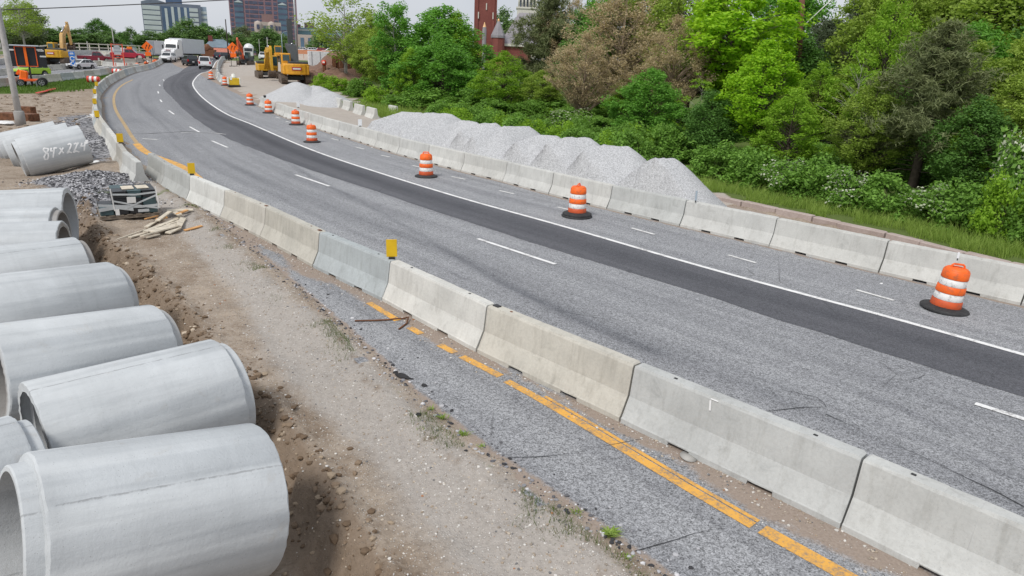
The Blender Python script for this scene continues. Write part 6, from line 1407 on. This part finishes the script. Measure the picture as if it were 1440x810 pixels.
L_OLIVE = leaf_mat('leaf_olive', (0.170, 0.260, 0.039), (0.439, 0.585, 0.108), .38); L_PINE = leaf_mat('needle_blue', (.055, .085, .046), (.175, .220, .125), .18); L_PINE2 = leaf_mat('needle_green', (.090, .118, .050), (.285, .320, .150), .2)
L_TAN = leaf_mat('bud_tan', (.35, .27, .155), (.66, .54, .36), .34); L_YEL = leaf_mat('leaf_yellow', (0.155, 0.297, 0.024), (0.361, 0.579, 0.058), .42); L_BUSH = leaf_mat('leaf_bush', (0.091, 0.193, 0.031), (0.264, 0.483, 0.084), .32); L_BLOS = leaf_mat('blossom', (0.335, 0.399, 0.244), (0.660, 0.660, 0.567), .2); L_FAR = leaf_mat('leaf_far', (0.084, 0.161, 0.052), (0.199, 0.335, 0.096), .3); L_GRAY = leaf_mat('leaf_greygreen', (0.115, 0.155, 0.077), (0.244, 0.297, 0.155), .3)

def crown_pts(n, H, Rr, z0, shape, seed, inner=.45):
    r = np.random.default_rng(seed); out = []
    ph = r.random(6)*6.28
    while len(out) < n:
        t = r.random(); a = r.random()*2*PI
        if shape == 'oval': e = math.sin(PI*min(1, (t*.92+.06))**.85)
        elif shape == 'cone': e = (1-t)**.75*1.0+.05
        elif shape == 'dome': e = math.sqrt(max(0, 1-t*t*.96))
        else: e = .55+.45*math.sin(PI*t)
        e *= .80+.22*math.sin(3*a+ph[0]+2.5*t)+.16*math.sin(5*a+ph[1]-6*t)
        q = inner+(1-inner)*math.sqrt(r.random())
        if r.random() > max(.15, e): continue
        out.append((math.cos(a)*Rr*e*q, math.sin(a)*Rr*e*q, z0+(H-z0)*t))
    return np.array(out)
def add_branches(b, P, H, r0, n_side=5, up=.55, frac=1.0, rmin=.012, wob=.08, seed=0):
    r = random.Random(seed); ht = H*.86; b.smooth = True
    pts = [(0, 0, 0)]+[(r.uniform(-1, 1)*wob*H*.12*k/6, r.uniform(-1, 1)*wob*H*.12*k/6, ht*k/6) for k in range(1, 7)]
    b.tube(pts, [r0*(1.25 if k == 0 else 1-.145*k) for k in range(7)], 8, cap=False)
    tr = np.array(pts)
    for p in P[:int(len(P)*frac)]:
        d = math.hypot(p[0], p[1]); za = min(ht*.97, max(H*.14, p[2]-d*up-.1*H*r.random())); xa = np.interp(za, tr[:, 2], tr[:, 0]); ya = np.interp(za, tr[:, 2], tr[:, 1])
        m_ = ((xa+p[0])/2+r.uniform(-.1, .1)*d, (ya+p[1])/2+r.uniform(-.1, .1)*d, (za+p[2])/2+d*.08); rb = max(rmin, r0*.26*(1-za/H)+.006*d)
        b.tube([(xa, ya, za), m_, tuple(p)], [rb, rb*.65, rmin*.6], n_side, cap=False)
def foliage(P, n, rc, size, up=.5, flat=.95, seed=0, asp=.55, dens=None):
    r = np.random.default_rng(seed); m_ = len(P); k = np.repeat(np.arange(m_), n)
    rcs = (rc*(.65+.7*r.random(m_)))[k][:, None]
    d = unit(r.normal(size=(m_*n, 3))); d[:, 2] += .12
    rad = (r.random(m_*n)**.45)[:, None]; C = P[k]+d*rad*rcs*np.array([1, 1, flat]); N = unit(d*.6+np.array([0, 0, up])+.75*r.normal(size=d.shape)); return leaves(C, N, size, asp, r)
def needles(P, n, ln, w_, seed=0, up=.35):
    r = np.random.default_rng(seed); m_ = len(P); k = np.repeat(np.arange(m_), n); d = unit(r.normal(size=(m_*n, 3))+np.array([0, 0, up])); c = P[k]+r.normal(size=d.shape)*.10; s = unit(np.cross(d, r.normal(size=d.shape)))*w_; L = (ln*(.6+.7*r.random(m_*n)))[:, None]
    V = np.stack([c-s, c+s, c+d*L+s*.25, c+d*L-s*.25], 1).reshape(-1, 3); return V, np.arange(4*m_*n).reshape(-1, 4)

PROTO = {}
sR_ = arc(RIGHT); nR_ = normals(RIGHT)
def proto(key, name, wood, leaf, bark, extra=None):
    """meshes of one tree kind: trunk with limbs, crown, maybe blossom"""
    tm = wood.build('trunk', bark, fix=False); meshes = [('trunk', tm.data)]; bpy.data.objects.remove(tm)
    for nm, (V, Fq), mt in leaf:
        o = np_mesh(nm, V, Fq, mt, smooth=False); meshes.append((nm, o.data)); bpy.data.objects.remove(o)
    PROTO.setdefault(key, []).append((name, meshes))
def broad(key, name, mat, n=120, nl=120, rc=.8, size=.24, shape='oval', z0=2.0, Rr=3.0, seeds=(1, 2), bark=None, frac=.6, r0=.2, up=.45, flat=.95, inner=.45, blos=None, asp=.55, H=10):
    for s_ in seeds:
        P_ = crown_pts(n, H, Rr, z0, shape, s_*7+len(key), inner); b = MB(); add_branches(b, P_, H, r0, 5, frac=frac, seed=s_)
        lv = [('crown', foliage(P_, nl, rc, size, up, flat, s_, asp), mat)]
        if blos is not None: top = P_[np.argsort(P_[:, 2])[-int(n*.6):]]; lv.append(('blossom', foliage(top+np.array([0, 0, .1*rc]), int(nl*.35), rc*1.04, size*.7, .9, flat, s_+50, .8), blos))
        proto(key, name, b, lv, bark or M_BARK)
broad('maple', 'broadleaf_tree', L_MAPLE, 260, 120, .56, .19, seeds=(1, 2, 3), z0=.9, frac=.4)
broad('deep', 'broadleaf_tree', L_DARK, 200, 110, .66, .21, seeds=(1, 2), z0=.8, frac=.4)
broad('lime', 'broadleaf_tree', L_LIME, 230, 95, .50, .19, 'oval', 2.6, seeds=(1, 2), frac=.9, r0=.13, up=.7, flat=.7)
broad('olive', 'broadleaf_tree', L_OLIVE, 300, 90, .50, .16, seeds=(1, 2, 3), z0=1.4, frac=.8, flat=.8)
broad('yellow', 'broadleaf_tree', L_YEL, 190, 100, .50, .17, seeds=(1, 2), z0=.8, frac=.7)
broad('sparse', 'broadleaf_tree', L_OLIVE, 80, 60, .72, .22, seeds=(1, 2), z0=3.0, bark=M_BARKP, frac=1.0, r0=.16)
broad('slim', 'broadleaf_tree', L_MAPLE, 100, 130, .55, .2, 'col', 1.0, 1.6, seeds=(1,), bark=M_BARKP, r0=.11)
broad('far', 'broadleaf_tree', L_FAR, 110, 80, 1.0, .38, seeds=(1, 2, 3), z0=.6, frac=.3)
broad('fargrey', 'broadleaf_tree', L_GRAY, 100, 60, .9, .34, seeds=(1,), z0=.6, frac=.5)
broad('sapling', 'young_tree', L_YEL, 55, 34, .5, .20, seeds=(1, 2), z0=1.5, Rr=2.6, bark=M_BARKP, frac=1.0, r0=.07, up=.9, flat=.4)
broad('bush', 'leafy_shrub', L_BUSH, 46, 110, .42, .17, 'dome', .15, 1.3, seeds=(1, 2, 3), frac=.6, r0=.035, H=2.2)
broad('blush', 'leafy_shrub', L_BUSH, 46, 100, .42, .17, 'dome', .15, 1.3, seeds=(1, 2), frac=.6, r0=.035, blos=L_BLOS, H=2.2)
broad('ybush', 'leafy_shrub', L_YEL, 40, 90, .42, .16, 'dome', .15, 1.3, seeds=(1, 2), frac=.8, r0=.03, H=2.2)
# pines: whorled limbs with needle tufts
for key, mt, seeds in (('pine', L_PINE, (1, 2, 3)), ('gpine', L_PINE2, (4, 5))):
    for s_ in seeds:
        r = np.random.default_rng(s_); b = MB(); b.smooth = True; b.tube([(0, 0, 0), (.05, .02, 4), (0, .05, 8), (0, 0, 10)], [.24, .19, .09, .02], 8, cap=False); tuf = []
        z = 2.6
        while z < 9.8:
            nb = r.integers(3, 6); a0 = r.random()*6.28; ln = 3.1*(1-((z-2.0)/8.2)**1.25)*(.75+.5*r.random())+.25
            for k in range(nb):
                a = a0+k*2*PI/nb+r.normal()*.25; L = ln*(.65+.5*r.random()); rise = .15+.25*r.random(); pts = [(0, 0, z)]+[(math.cos(a)*L*u, math.sin(a)*L*u, z+L*rise*u**1.5-(.12*L*u if z < 5 else 0)) for u in (.35, .7, 1.0)]
                b.tube(pts, [.05, .035, .02, .008], 4, cap=False)
                for u in np.linspace(.25, 1.0, max(3, int(L*3.6))):
                    q = np.array([math.cos(a)*L*u, math.sin(a)*L*u, z+L*rise*u**1.5-(.12*L*u if z < 5 else 0)])
                    for _ in range(3): tuf.append(q+r.normal(size=3)*np.array([.26, .26, .22])*(.5+u*.6))
            z += .34+.22*r.random()
        for k in range(14):
            a = r.random()*6.28; zz = .9+2.2*r.random(); L = .6+1.3*r.random(); b.tube([(0, 0, zz), (math.cos(a)*L*.6, math.sin(a)*L*.6, zz+.1), (math.cos(a)*L, math.sin(a)*L, zz-.1)], [.03, .02, .006], 4, cap=False)
        proto(key, 'pine_tree', b, [('crown', needles(np.array(tuf), 26, .30, .026, s_), mt)], M_BARK)
# budding trees: fine tan twigs everywhere
for s_ in (1, 2):
    P_ = crown_pts(170, 10, 3.2, 2.2, 'oval', s_+90, .3); b = MB(); add_branches(b, P_, 10, .17, 5, .9, 1.0, seed=s_+9); r = random.Random(s_); tips = []
    for p_ in P_:
        for k in range(6):
            d = Vector((p_[0]*.22+r.gauss(0, .5), p_[1]*.22+r.gauss(0, .5), .55+r.random()*.6)).normalized()*(.5+.6*r.random()); e = Vector(p_)+d; b.tube([tuple(p_), tuple(e)], [.013, .005], 3, cap=False); tips.append(tuple(e)); tips.append(tuple(Vector(p_).lerp(e, .6)))
    proto('tan', 'budding_tree', b, [('crown', foliage(np.array(tips), 11, .26, .11, .4, 1.0, s_, .6), L_TAN)], M_TWIG)

def plant(key, px, py, top, wpx, label, cat, group, Y=None, k=None, dz=-.08):
    p = at(px, py) if Y is None else gx(px, Y); z = gz(p.x, p.y); p = Vector((p.x, p.y, z+dz))
    name, meshes = PROTO[key][rnd.randrange(len(PROTO[key])) if k is None else k % len(PROTO[key])]
    H0 = 2.2 if 'shrub' in name else 10.0; W0 = {'slim': 3.6, 'sparse': 6.4, 'tan': 7.0, 'sapling': 5.4}.get(key, 3.0 if 'shrub' in name else 6.6)
    h = max(.4, zat(p, top)-p.z); wd_ = wpx*mper(p)
    t_ = thing(name, label, cat, p, rnd.uniform(0, 6.28), group); t_.scale = (wd_/W0, wd_/W0, h/H0)
    for nm, me in meshes: link(nm, me, t_)
    return t_
TG = 'trees along the right side'; SG = 'shrubs at the foot of the trees'
TR = [('sparse', 487, 118, -14, 118, 'tall sparse tree with a pale trunk, first beyond the dig'),
 ('olive', 522, 126, 26, 78, 'olive green tree directly right of the tall sparse one'),
 ('slim', 556, 142, 6, 62, 'narrow upright bright green tree with a white trunk fork'),
 ('maple', 618, 140, 8, 158, 'large rounded bright green tree left of the church tower'),
 ('maple', 622, 158, 52, 136, 'dense green tree in front of the large rounded one'),
 ('yellow', 578, 156, 70, 66, 'small pale green sapling between the narrow tree and the dense green tree'),
 ('yellow', 706, 172, 74, 104, 'yellowish green rounded tree below the church turret'),
 ('gpine', 768, 150, -16, 122, 'dark pine hiding the right half of the church roof'),
 ('tan', 866, 186, -18, 186, 'tan budding tree with brownish twigs, broadest bare one'),
 ('tan', 816, 196, 54, 118, 'low tan budding tree in front of the dark pine'),
 ('lime', 1010, 206, -34, 236, 'bright lime green tree left of the timber utility pole'),
 ('lime', 1056, 244, 60, 140, 'smaller lime green tree leaning out below the bigger lime one'),
 ('tan', 800, 150, 6, 120, 'tan budding tree behind the two larger tan trees and the dark pine'),
 ('tan', 936, 206, 34, 140, 'half bare tree with dark inner limbs between the tan and lime trees'),
 ('pine', 1140, 200, 28, 146, 'blue green pine just right of the timber utility pole'),
 ('pine', 1192, 190, -26, 140, 'blue green pine rising out of the frame behind the shorter one'),
 ('gpine', 1279, 280, 30, 186, 'nearest grey green pine with a bare dark lower trunk'),
 ('sapling', 1180, 262, 62, 110, 'thin sapling with few lime leaves in front of the blue green pines'),
 ('olive', 1352, 232, -70, 260, 'tall yellow green tree filling the upper right corner'),
 ('olive', 1268, 210, -60, 200, 'yellow green tree behind the nearest pine'),
 ('olive', 1432, 270, 10, 190, 'yellow green tree cut by the right edge of the photo'),
 ('olive', 1105, 214, 118, 110, 'low loose olive tree under the pines left of the nearest pine'),
 ('sapling', 975, 232, 96, 80, 'bare limbed sapling with scattered leaves above the blossom shrubs'),
 ('yellow', 1215, 232, -10, 120, 'yellow green tree between the blue green pines and the nearest pine'),
 ('olive', 1400, 205, -60, 190, 'yellow green tree overlapping the tall one in the upper right corner'),
 ('yellow', 1135, 225, 90, 90, 'loose yellow green tree in front of the shorter blue green pine'),
 ('olive', 1330, 262, 60, 150, 'olive tree with low crown right of the nearest pine'),
 ('maple', 905, 224, 96, 120, 'mid green young tree in front of the tall tan tree, above the nearest heaps'),
 ('deep', 990, 238, 130, 100, 'dark green young tree low between the lime trees and the grass strip'),
 ('yellow', 1100, 256, 128, 120, 'yellow green young tree left of the nearest pine above the blossom shrubs'),
 ('olive', 1205, 270, 110, 130, 'olive young tree directly left of the nearest pine trunk'),
 ('deep', 1345, 296, 140, 130, 'dark young tree low between the nearest pine and the right edge'),
 ('olive', 1440, 300, 60, 170, 'olive tree low at the right edge above the tall blossom shrub'),
 ('yellow', 1345, 290, 150, 120, 'small yellow green tree at the wood edge right of the nearest pine')]
for i, t in enumerate(TR): plant(*t[:5], t[5], 'tree', TG, k=i)
# second rank: closes the wood behind the front trees
BK = [('olive', 545, 78, 30, 80), ('yellow', 640, 74, 20, 90), ('deep', 822, 60, 4, 110), ('maple', 850, 56, -26, 130), ('olive', 905, 54, -50, 140), ('olive', 960, 50, -70, 150), ('maple', 1085, 56, -50, 140), ('deep', 1110, 46, 60, 130), ('olive', 1220, 44, -80, 170), ('olive', 1300, 42, -60, 170), ('yellow', 1390, 40, -40, 190), ('deep', 1460, 36, -30, 200), ('maple', 1330, 34, 30, 180), ('olive', 1170, 40, 100, 150), ('deep', 1040, 44, 90, 130), ('olive', 920, 48, 90, 110), ('yellow', 880, 50, 110, 100), ('deep', 590, 90, 60, 90), ('far', 525, 100, 40, 70), ('maple', 1245, 33, 130, 140), ('olive', 1410, 31, 130, 150), ('deep', 1000, 42, 140, 100), ('olive', 760, 54, 100, 80), ('yellow', 700, 62, 110, 70), ('deep', 640, 70, 100, 80), ('olive', 1500, 27, -20, 190), ('maple', 1560, 30, -30, 200), ('olive', 1620, 24, -20, 220), ('yellow', 1530, 21, 120, 150), ('deep', 1600, 19, 140, 150)]
for i, (key, px, Y, top, wpx) in enumerate(BK):
    plant(key, px, 0, top, wpx, 'green tree deep in the wood behind the front row of trees', 'tree', 'trees deep in the wood', Y=Y, k=i)
SH = [('blush', 742, 158, 112, 74, 'pale leaved shrub between the yellowish tree and the dark pine'), ('bush', 690, 176, 140, 80, 'green shrub behind the farther gravel heaps'), ('bush', 640, 166, 138, 70, 'low green shrub at the foot of the dense green tree'), ('blush', 800, 200, 156, 90, 'shrub with pale leaves above the middle gravel heaps'), ('bush', 846, 206, 166, 86, 'green shrub right of the pale leaved one above the middle gravel heaps'), ('blush', 905, 222, 174, 96, 'blossoming shrub right above the nearest gravel heap'), ('bush', 960, 236, 190, 90, 'green shrub over the toe of the nearest gravel heap'), ('ybush', 925, 214, 160, 70, 'yellow green shrub behind the blossoming one at the nearest heap'), ('bush', 1006, 255, 204, 84, 'green shrub at the start of the grass strip'), ('bush', 1052, 267, 212, 90, 'green shrub second along the grass strip'), ('blush', 1098, 279, 226, 86, 'blossom shrub third along the grass strip'), ('bush', 1140, 289, 226, 92, 'green shrub left of the nearest pine trunk'), ('blush', 1188, 299, 240, 90, 'blossom shrub just left of the nearest pine trunk'), ('bush', 1238, 309, 246, 92, 'green shrub touching the nearest pine trunk'), ('blush', 1300, 321, 262, 96, 'blossom shrub just right of the nearest pine trunk'), ('bush', 1350, 331, 262, 100, 'green shrub second right of the nearest pine trunk'), ('ybush', 1402, 343, 250, 92, 'yellow green shrub near the right edge above the kerb'), ('blush', 1418, 327, 190, 110, 'tall blossom shrub at the right edge of the photo'), ('bush', 1446, 354, 280, 90, 'green shrub cut by the right edge of the photo'),
 ('ybush', 452, 124, 104, 34, 'bright green shrub behind the far gravel heaps, right of the steel post'), ('ybush', 478, 128, 108, 44, 'bright green shrub left of the pale tree trunk'), ('bush', 505, 136, 112, 50, 'green shrub at the foot of the pale tree trunk'), ('ybush', 530, 146, 122, 50, 'bright green shrub behind the loose barriers'), ('bush', 566, 158, 132, 60, 'green shrub above the far end of the heap row'), ('bush', 596, 162, 136, 60, 'green shrub at the foot of the narrow upright tree'), ('bush', 462, 92, 80, 26, 'small green bush on the dug earth by the dark tractor')]
for i, t in enumerate(SH): plant(*t[:5], t[5], 'shrub', SG, k=i)
rb_ = random.Random(21)
for i in range(76):
    px = 570+1020*((i+.5)/76)+rb_.uniform(-12, 12); e = np.interp(px, [570, 640, 700, 830, 1000, 1278, 1440, 1590], [160, 168, 176, 198, 240, 276, 306, 340]); d_ = rb_.uniform(0, 10) if i % 2 else rb_.uniform(8, 36)
    plant(rb_.choice(['bush', 'bush', 'ybush', 'bush']), px, e-d_, e-d_-rb_.uniform(24, 48), rb_.uniform(50, 90), 'green undergrowth shrub in the shade between the front trees', 'shrub', 'undergrowth between the trees')
s0_, s1_ = near_s(RIGHT, (4.2, 27.2)), near_s(RIGHT, (-9, 46))
for i in range(34):
    s_ = s0_+(s1_-s0_)*(i+.5)/34; o_ = rb_.uniform(5.2, 6.4) if i % 2 else rb_.uniform(6.6, 8.5)
    x = np.interp(s_, sR_, RIGHT[:, 0])+np.interp(s_, sR_, nR_[:, 0])*o_; y = np.interp(s_, sR_, RIGHT[:, 1])+np.interp(s_, sR_, nR_[:, 1])*o_
    name, meshes = PROTO[rb_.choice(['bush', 'bush', 'ybush'])][i % 2]; t_ = thing(name, 'low green shrub along the back of the gravel heaps', 'shrub', (x, y, gz(x, y)-.08), rb_.uniform(0, 6), 'shrubs along the back of the heaps'); k_ = rb_.uniform(.5, .8); t_.scale = (k_*1.1, k_*1.1, k_)
    for nm, me in meshes: link(nm, me, t_)
# far trees on the left skyline
FT = [('fargrey', 40, 72, 2, 74, 190, 'tall airy tree at the top left behind the utility pole'), ('sparse', 36, 70, -6, 70, 176, 'sparse crowned tree rising over the message board'), ('far', 12, 80, 40, 60, 200, 'dull green tree low at the left edge'), ('far', 62, 82, 34, 60, 215, 'dull green tree behind the excavator beyond the median row'), ('far', 92, 80, 40, 66, 220, 'olive tree right of the excavator arm beyond the median row'), ('deep', 143, 76, 27, 52, 300, 'dark rounded tree standing above the others left of the sign stand'), ('far', 118, 80, 42, 60, 225, 'olive tree above the maroon pickup'), ('far', 150, 80, 44, 56, 230, 'green tree above the red pickup'), ('deep', 172, 80, 46, 32, 250, 'dark small tree left of the grey gabled house'), ('far', 186, 76, 40, 34, 360, 'far green tree behind the grey gabled house'), ('far', 214, 80, 44, 56, 260, 'green tree above the grey box trailer'), ('far', 245, 78, 42, 50, 270, 'green tree above the lorry cab'), ('far', 268, 78, 29, 66, 300, 'larger green tree in front of the blue grey office block'), ('deep', 292, 78, 34, 50, 310, 'dark green tree right of the office block'), ('far', 312, 78, 40, 40, 320, 'green tree left of the dark timber pole'), ('fargrey', 344, 76, 34, 40, 330, 'pale green tree at the foot of the purple tower'), ('far', 338, 78, 48, 44, 300, 'green tree behind the mixer lorry'), ('far', 380, 74, 40, 62, 290, 'broad green tree in front of the ornate sandstone building'), ('far', 404, 74, 52, 40, 280, 'small green tree left of the tall light column'), ('far', 453, 68, 44, 40, 300, 'green tree among the parked cars'), ('far', 486, 70, 48, 36, 300, 'green tree behind the white box wall'), ('far', 510, 72, 40, 60, 260, 'dull tree behind the olive tree at the dig'), ('far', 706, 0, 14, 60, 330, 'distant tree between the church tower and the cupola'), ('far', -20, 80, 30, 70, 205, 'tree cut by the left edge of the photo'), ('far', 232, 0, 52, 60, 330, 'tree far behind the grey box trailer')]
for i, (key, px, _, top, wpx, Y, lab) in enumerate(FT): plant(key, px, 0, top, wpx, lab, 'tree', 'far trees on the skyline', Y=Y, k=i)

# grass strip along the kerb, weeds on the near verge
def blades(name, label, sampler, n, hmin, hmax, w_, mat, seed, lean=.35):
    r = np.random.default_rng(seed); P_ = np.array([sampler(r) for _ in range(n)]); h = hmin+(hmax-hmin)*r.random(n)**1.4; a = r.random(n)*6.28; s = np.c_[np.cos(a), np.sin(a), 0*a]*w_*.5; l = r.normal(size=(n, 2))*lean*h[:, None]
    mid = P_+np.c_[l*.35, h*.6]; tip = P_+np.c_[l, h]
    V = np.stack([P_-s, P_+s, mid+s*.7, mid-s*.7, tip], 1).reshape(-1, 3); i5 = 5*np.arange(n)[:, None]
    me_V = V; Fq = np.concatenate([i5+np.array([[0, 1, 2, 3]]), i5+np.array([[3, 2, 4, 4]])], 0)
    me = bpy.data.meshes.new(name); q = (i5+np.array([[0, 1, 2, 3]])).tolist(); t3 = (i5+np.array([[3, 2, 4]])).tolist(); me.from_pydata(V.tolist(), [], q+t3); me.materials.append(mat); o = link(name, me)
    tag(o, label, 'grass', kind='stuff'); return o
L_GRASS = leaf_mat('grass_blade', (.15, .25, .04), (.42, .55, .14), .42); L_GRASS2 = leaf_mat('grass_short', (.065, .150, .022), (.18, .29, .06), .32)
sR_ = arc(RIGHT); nR_ = normals(RIGHT); ra, rb2_ = near_s(RIGHT, (20.5, 8.0)), near_s(RIGHT, (2.0, 28.6))
def samp_grass(r):
    s_ = ra+(rb2_-ra)*r.random(); o_ = .62+.25*math.sin(s_*2.1)+abs(r.normal())*.9+(r.random()*2.6 if r.random() < .5 else 0)
    x = np.interp(s_, sR_, RIGHT[:, 0])+np.interp(s_, sR_, nR_[:, 0])*o_; y = np.interp(s_, sR_, RIGHT[:, 1])+np.interp(s_, sR_, nR_[:, 1])*o_
    if mnoise.noise(Vector((x*.9, y*.9, 6.1))) < -.12-.35*(o_-1.1) and o_ < 1.6: return samp_grass(r)
    return x, y, gz(x, y)-.02
blades('grass', 'long green grass growing between the kerb stones and the shrubs', samp_grass, 30000, .10, .46, .020, L_GRASS, 5)
rc_ = near_s(RIGHT, (-20, 60))
def samp_grass2(r):
    s_ = rb2_-2+(rc_-rb2_)*r.random(); o_ = 4.6+abs(r.normal())*1.6
    x = np.interp(s_, sR_, RIGHT[:, 0])+np.interp(s_, sR_, nR_[:, 0])*o_; y = np.interp(s_, sR_, RIGHT[:, 1])+np.interp(s_, sR_, nR_[:, 1])*o_; return x, y, gz(x, y)-.02
blades('grass', 'long grass behind the gravel heaps at the wood edge', samp_grass2, 14000, .2, .8, .04, L_GRASS, 6)
gpa = np.array([tuple(q) for q in GRASS_POLY])
def samp_grass3(r):
    while True:
        q = gpa.min(0)+(gpa.max(0)-gpa.min(0))*r.random(2)
        if in_poly(q[None], GRASS_POLY)[0] and q[0] > -75: return q[0], q[1], gz(*q)-.02
blades('grass', 'rough green grass between the bare dirt and the opposite carriageway', samp_grass3, 9000, .12, .4, .06, L_GRASS2, 7)
def samp_verge_grass(r):
    while True:
        s_ = near_lo+(near_hi-near_lo)*r.random(); o_ = .12+abs(r.normal())*.22
        x = np.interp(s_, sE, EDGE[:, 0])+np.interp(s_, sE, nE[:, 0])*o_; y = np.interp(s_, sE, EDGE[:, 1])+np.interp(s_, sE, nE[:, 1])*o_
        if mnoise.noise(Vector((x*1.1, y*1.1, 3.3))) > .22: return x, y, gz(x, y)-.01
blades('grass', 'thin weedy grass along the crumbled edge of the shoulder', samp_verge_grass, 2600, .03, .11, .006, leaf_mat('verge_grass', (.05, .09, .015), (.16, .20, .055), .3), 8, .7)
def tuft(q, n, h, label, seed, spread=.06):
    p = at(*q); r = np.random.default_rng(seed); V = []; Fq = []; z = gz(p.x, p.y)
    for k in range(n):
        a = r.random()*6.28; L = h*(.5+.8*r.random()); o_ = r.normal(size=2)*spread*.4; d = np.array([math.cos(a), math.sin(a)]); sd = np.array([-d[1], d[0]])*h*.055
        for u0, u1, w0, w1 in ((0, .5, 1, 1), (.5, 1, 1, .15)):
            f = lambda u, w1_, sg: (o_[0]+d[0]*L*u*.75+sg*sd[0]*w1_, o_[1]+d[1]*L*u*.75+sg*sd[1]*w1_, L*(u*.95-.5*u*u))
            b0 = len(V); V += [f(u0, w0, 1), f(u0, w0, -1), f(u1, w1, -1), f(u1, w1, 1)]; Fq.append((b0, b0+1, b0+2, b0+3))
    o = np_mesh('weed_tuft', np.array(V), np.array(Fq), L_GRASS, smooth=False); o.location = (p.x, p.y, z-.005); tag(o, label, 'weed', 'weed tufts along the shoulder edge')
for i, (q, n, h, lab) in enumerate([((857, 752), 46, .15, 'brightest green weed tuft, alone at the shoulder edge nearest the bottom'), ((811, 722), 22, .09, 'small weed tuft just above the brightest one along the shoulder edge'), ((622, 592), 34, .11, 'leafy weed tuft beside the dark stone at the shoulder edge'), ((606, 579), 22, .09, 'weed tuft at the upper end of the weedy stretch of the shoulder edge'), ((652, 612), 30, .10, 'weed tuft in the middle of the weedy stretch of the shoulder edge'), ((676, 628), 24, .08, 'weed tuft at the lower end of the weedy stretch of the shoulder edge'), ((880, 788), 20, .08, 'low weed tuft below the brightest one near the bottom edge of the photo'), ((594, 610), 12, .06, 'tiny weed on the pale gravel left of the weedy stretch')]):
    tuft(q, n, h, lab, 30+i)
# ------------------------------------------------------------------ daylight: bright overcast
wd = bpy.data.worlds.new('World'); scene.world = wd; wd.use_nodes = True; nt = wd.node_tree; nt.nodes.clear()
SUN_EL, SUN_AZ = R(52), R(215)        # sun behind and left of the camera (azimuth clockwise from +Y)
sky = nt.nodes.new('ShaderNodeTexSky'); sky.sky_type = 'NISHITA'; sky.sun_disc = False; sky.sun_elevation = SUN_EL; sky.sun_rotation = SUN_AZ; sky.air_density = 1.0; sky.dust_density = 4.0; sky.ozone_density = 1.5
tc = nt.nodes.new('ShaderNodeTexCoord'); sp = nt.nodes.new('ShaderNodeSeparateXYZ'); nt.links.new(tc.outputs['Generated'], sp.inputs[0])
ns = nt.nodes.new('ShaderNodeTexNoise'); ns.inputs['Scale'].default_value = 2.2; ns.inputs['Detail'].default_value = 5
mp = nt.nodes.new('ShaderNodeMapping'); mp.inputs['Scale'].default_value = (1, 1, 3.0); nt.links.new(tc.outputs['Generated'], mp.inputs[0]); nt.links.new(mp.outputs[0], ns.inputs['Vector'])
cl = nt.nodes.new('ShaderNodeValToRGB'); cl.color_ramp.elements[0].position = .3; cl.color_ramp.elements[0].color = (6.2, 6.6, 7.25, 1); cl.color_ramp.elements[1].position = .75; cl.color_ramp.elements[1].color = (7.8, 8.0, 8.4, 1); nt.links.new(ns.outputs['Fac'], cl.inputs[0])
mx = nt.nodes.new('ShaderNodeMix'); mx.data_type = 'RGBA'; mx.inputs[0].default_value = .88; nt.links.new(sky.outputs[0], mx.inputs[6]); nt.links.new(cl.outputs[0], mx.inputs[7])
bg = nt.nodes.new('ShaderNodeBackground'); bg.inputs['Strength'].default_value = .062; nt.links.new(mx.outputs[2], bg.inputs[0])
wo = nt.nodes.new('ShaderNodeOutputWorld'); nt.links.new(bg.outputs[0], wo.inputs[0])
sl_ = bpy.data.lights.new('sun', 'SUN'); sl_.energy = 1.5; sl_.angle = R(16); sl_.color = (1.0, .96, .90); so = bpy.data.objects.new('sun', sl_); COL.objects.link(so)
sd = Vector((math.sin(SUN_AZ)*math.cos(SUN_EL), math.cos(SUN_AZ)*math.cos(SUN_EL), math.sin(SUN_EL)))
so.rotation_euler = sd.to_track_quat('Z', 'Y').to_euler(); so.location = sd*60
scene.view_settings.view_transform = 'Standard'; scene.view_settings.look = 'None'; scene.view_settings.exposure = 0.72; scene.view_settings.gamma = 1.0; scene.view_settings.use_curve_mapping = False
scene.cycles.max_bounces = 6; scene.cycles.diffuse_bounces = 3; scene.cycles.transparent_max_bounces = 6
for o_ in [o_ for o_ in bpy.data.objects if o_.name.startswith('barrier_proto')]: bpy.data.objects.remove(o_)
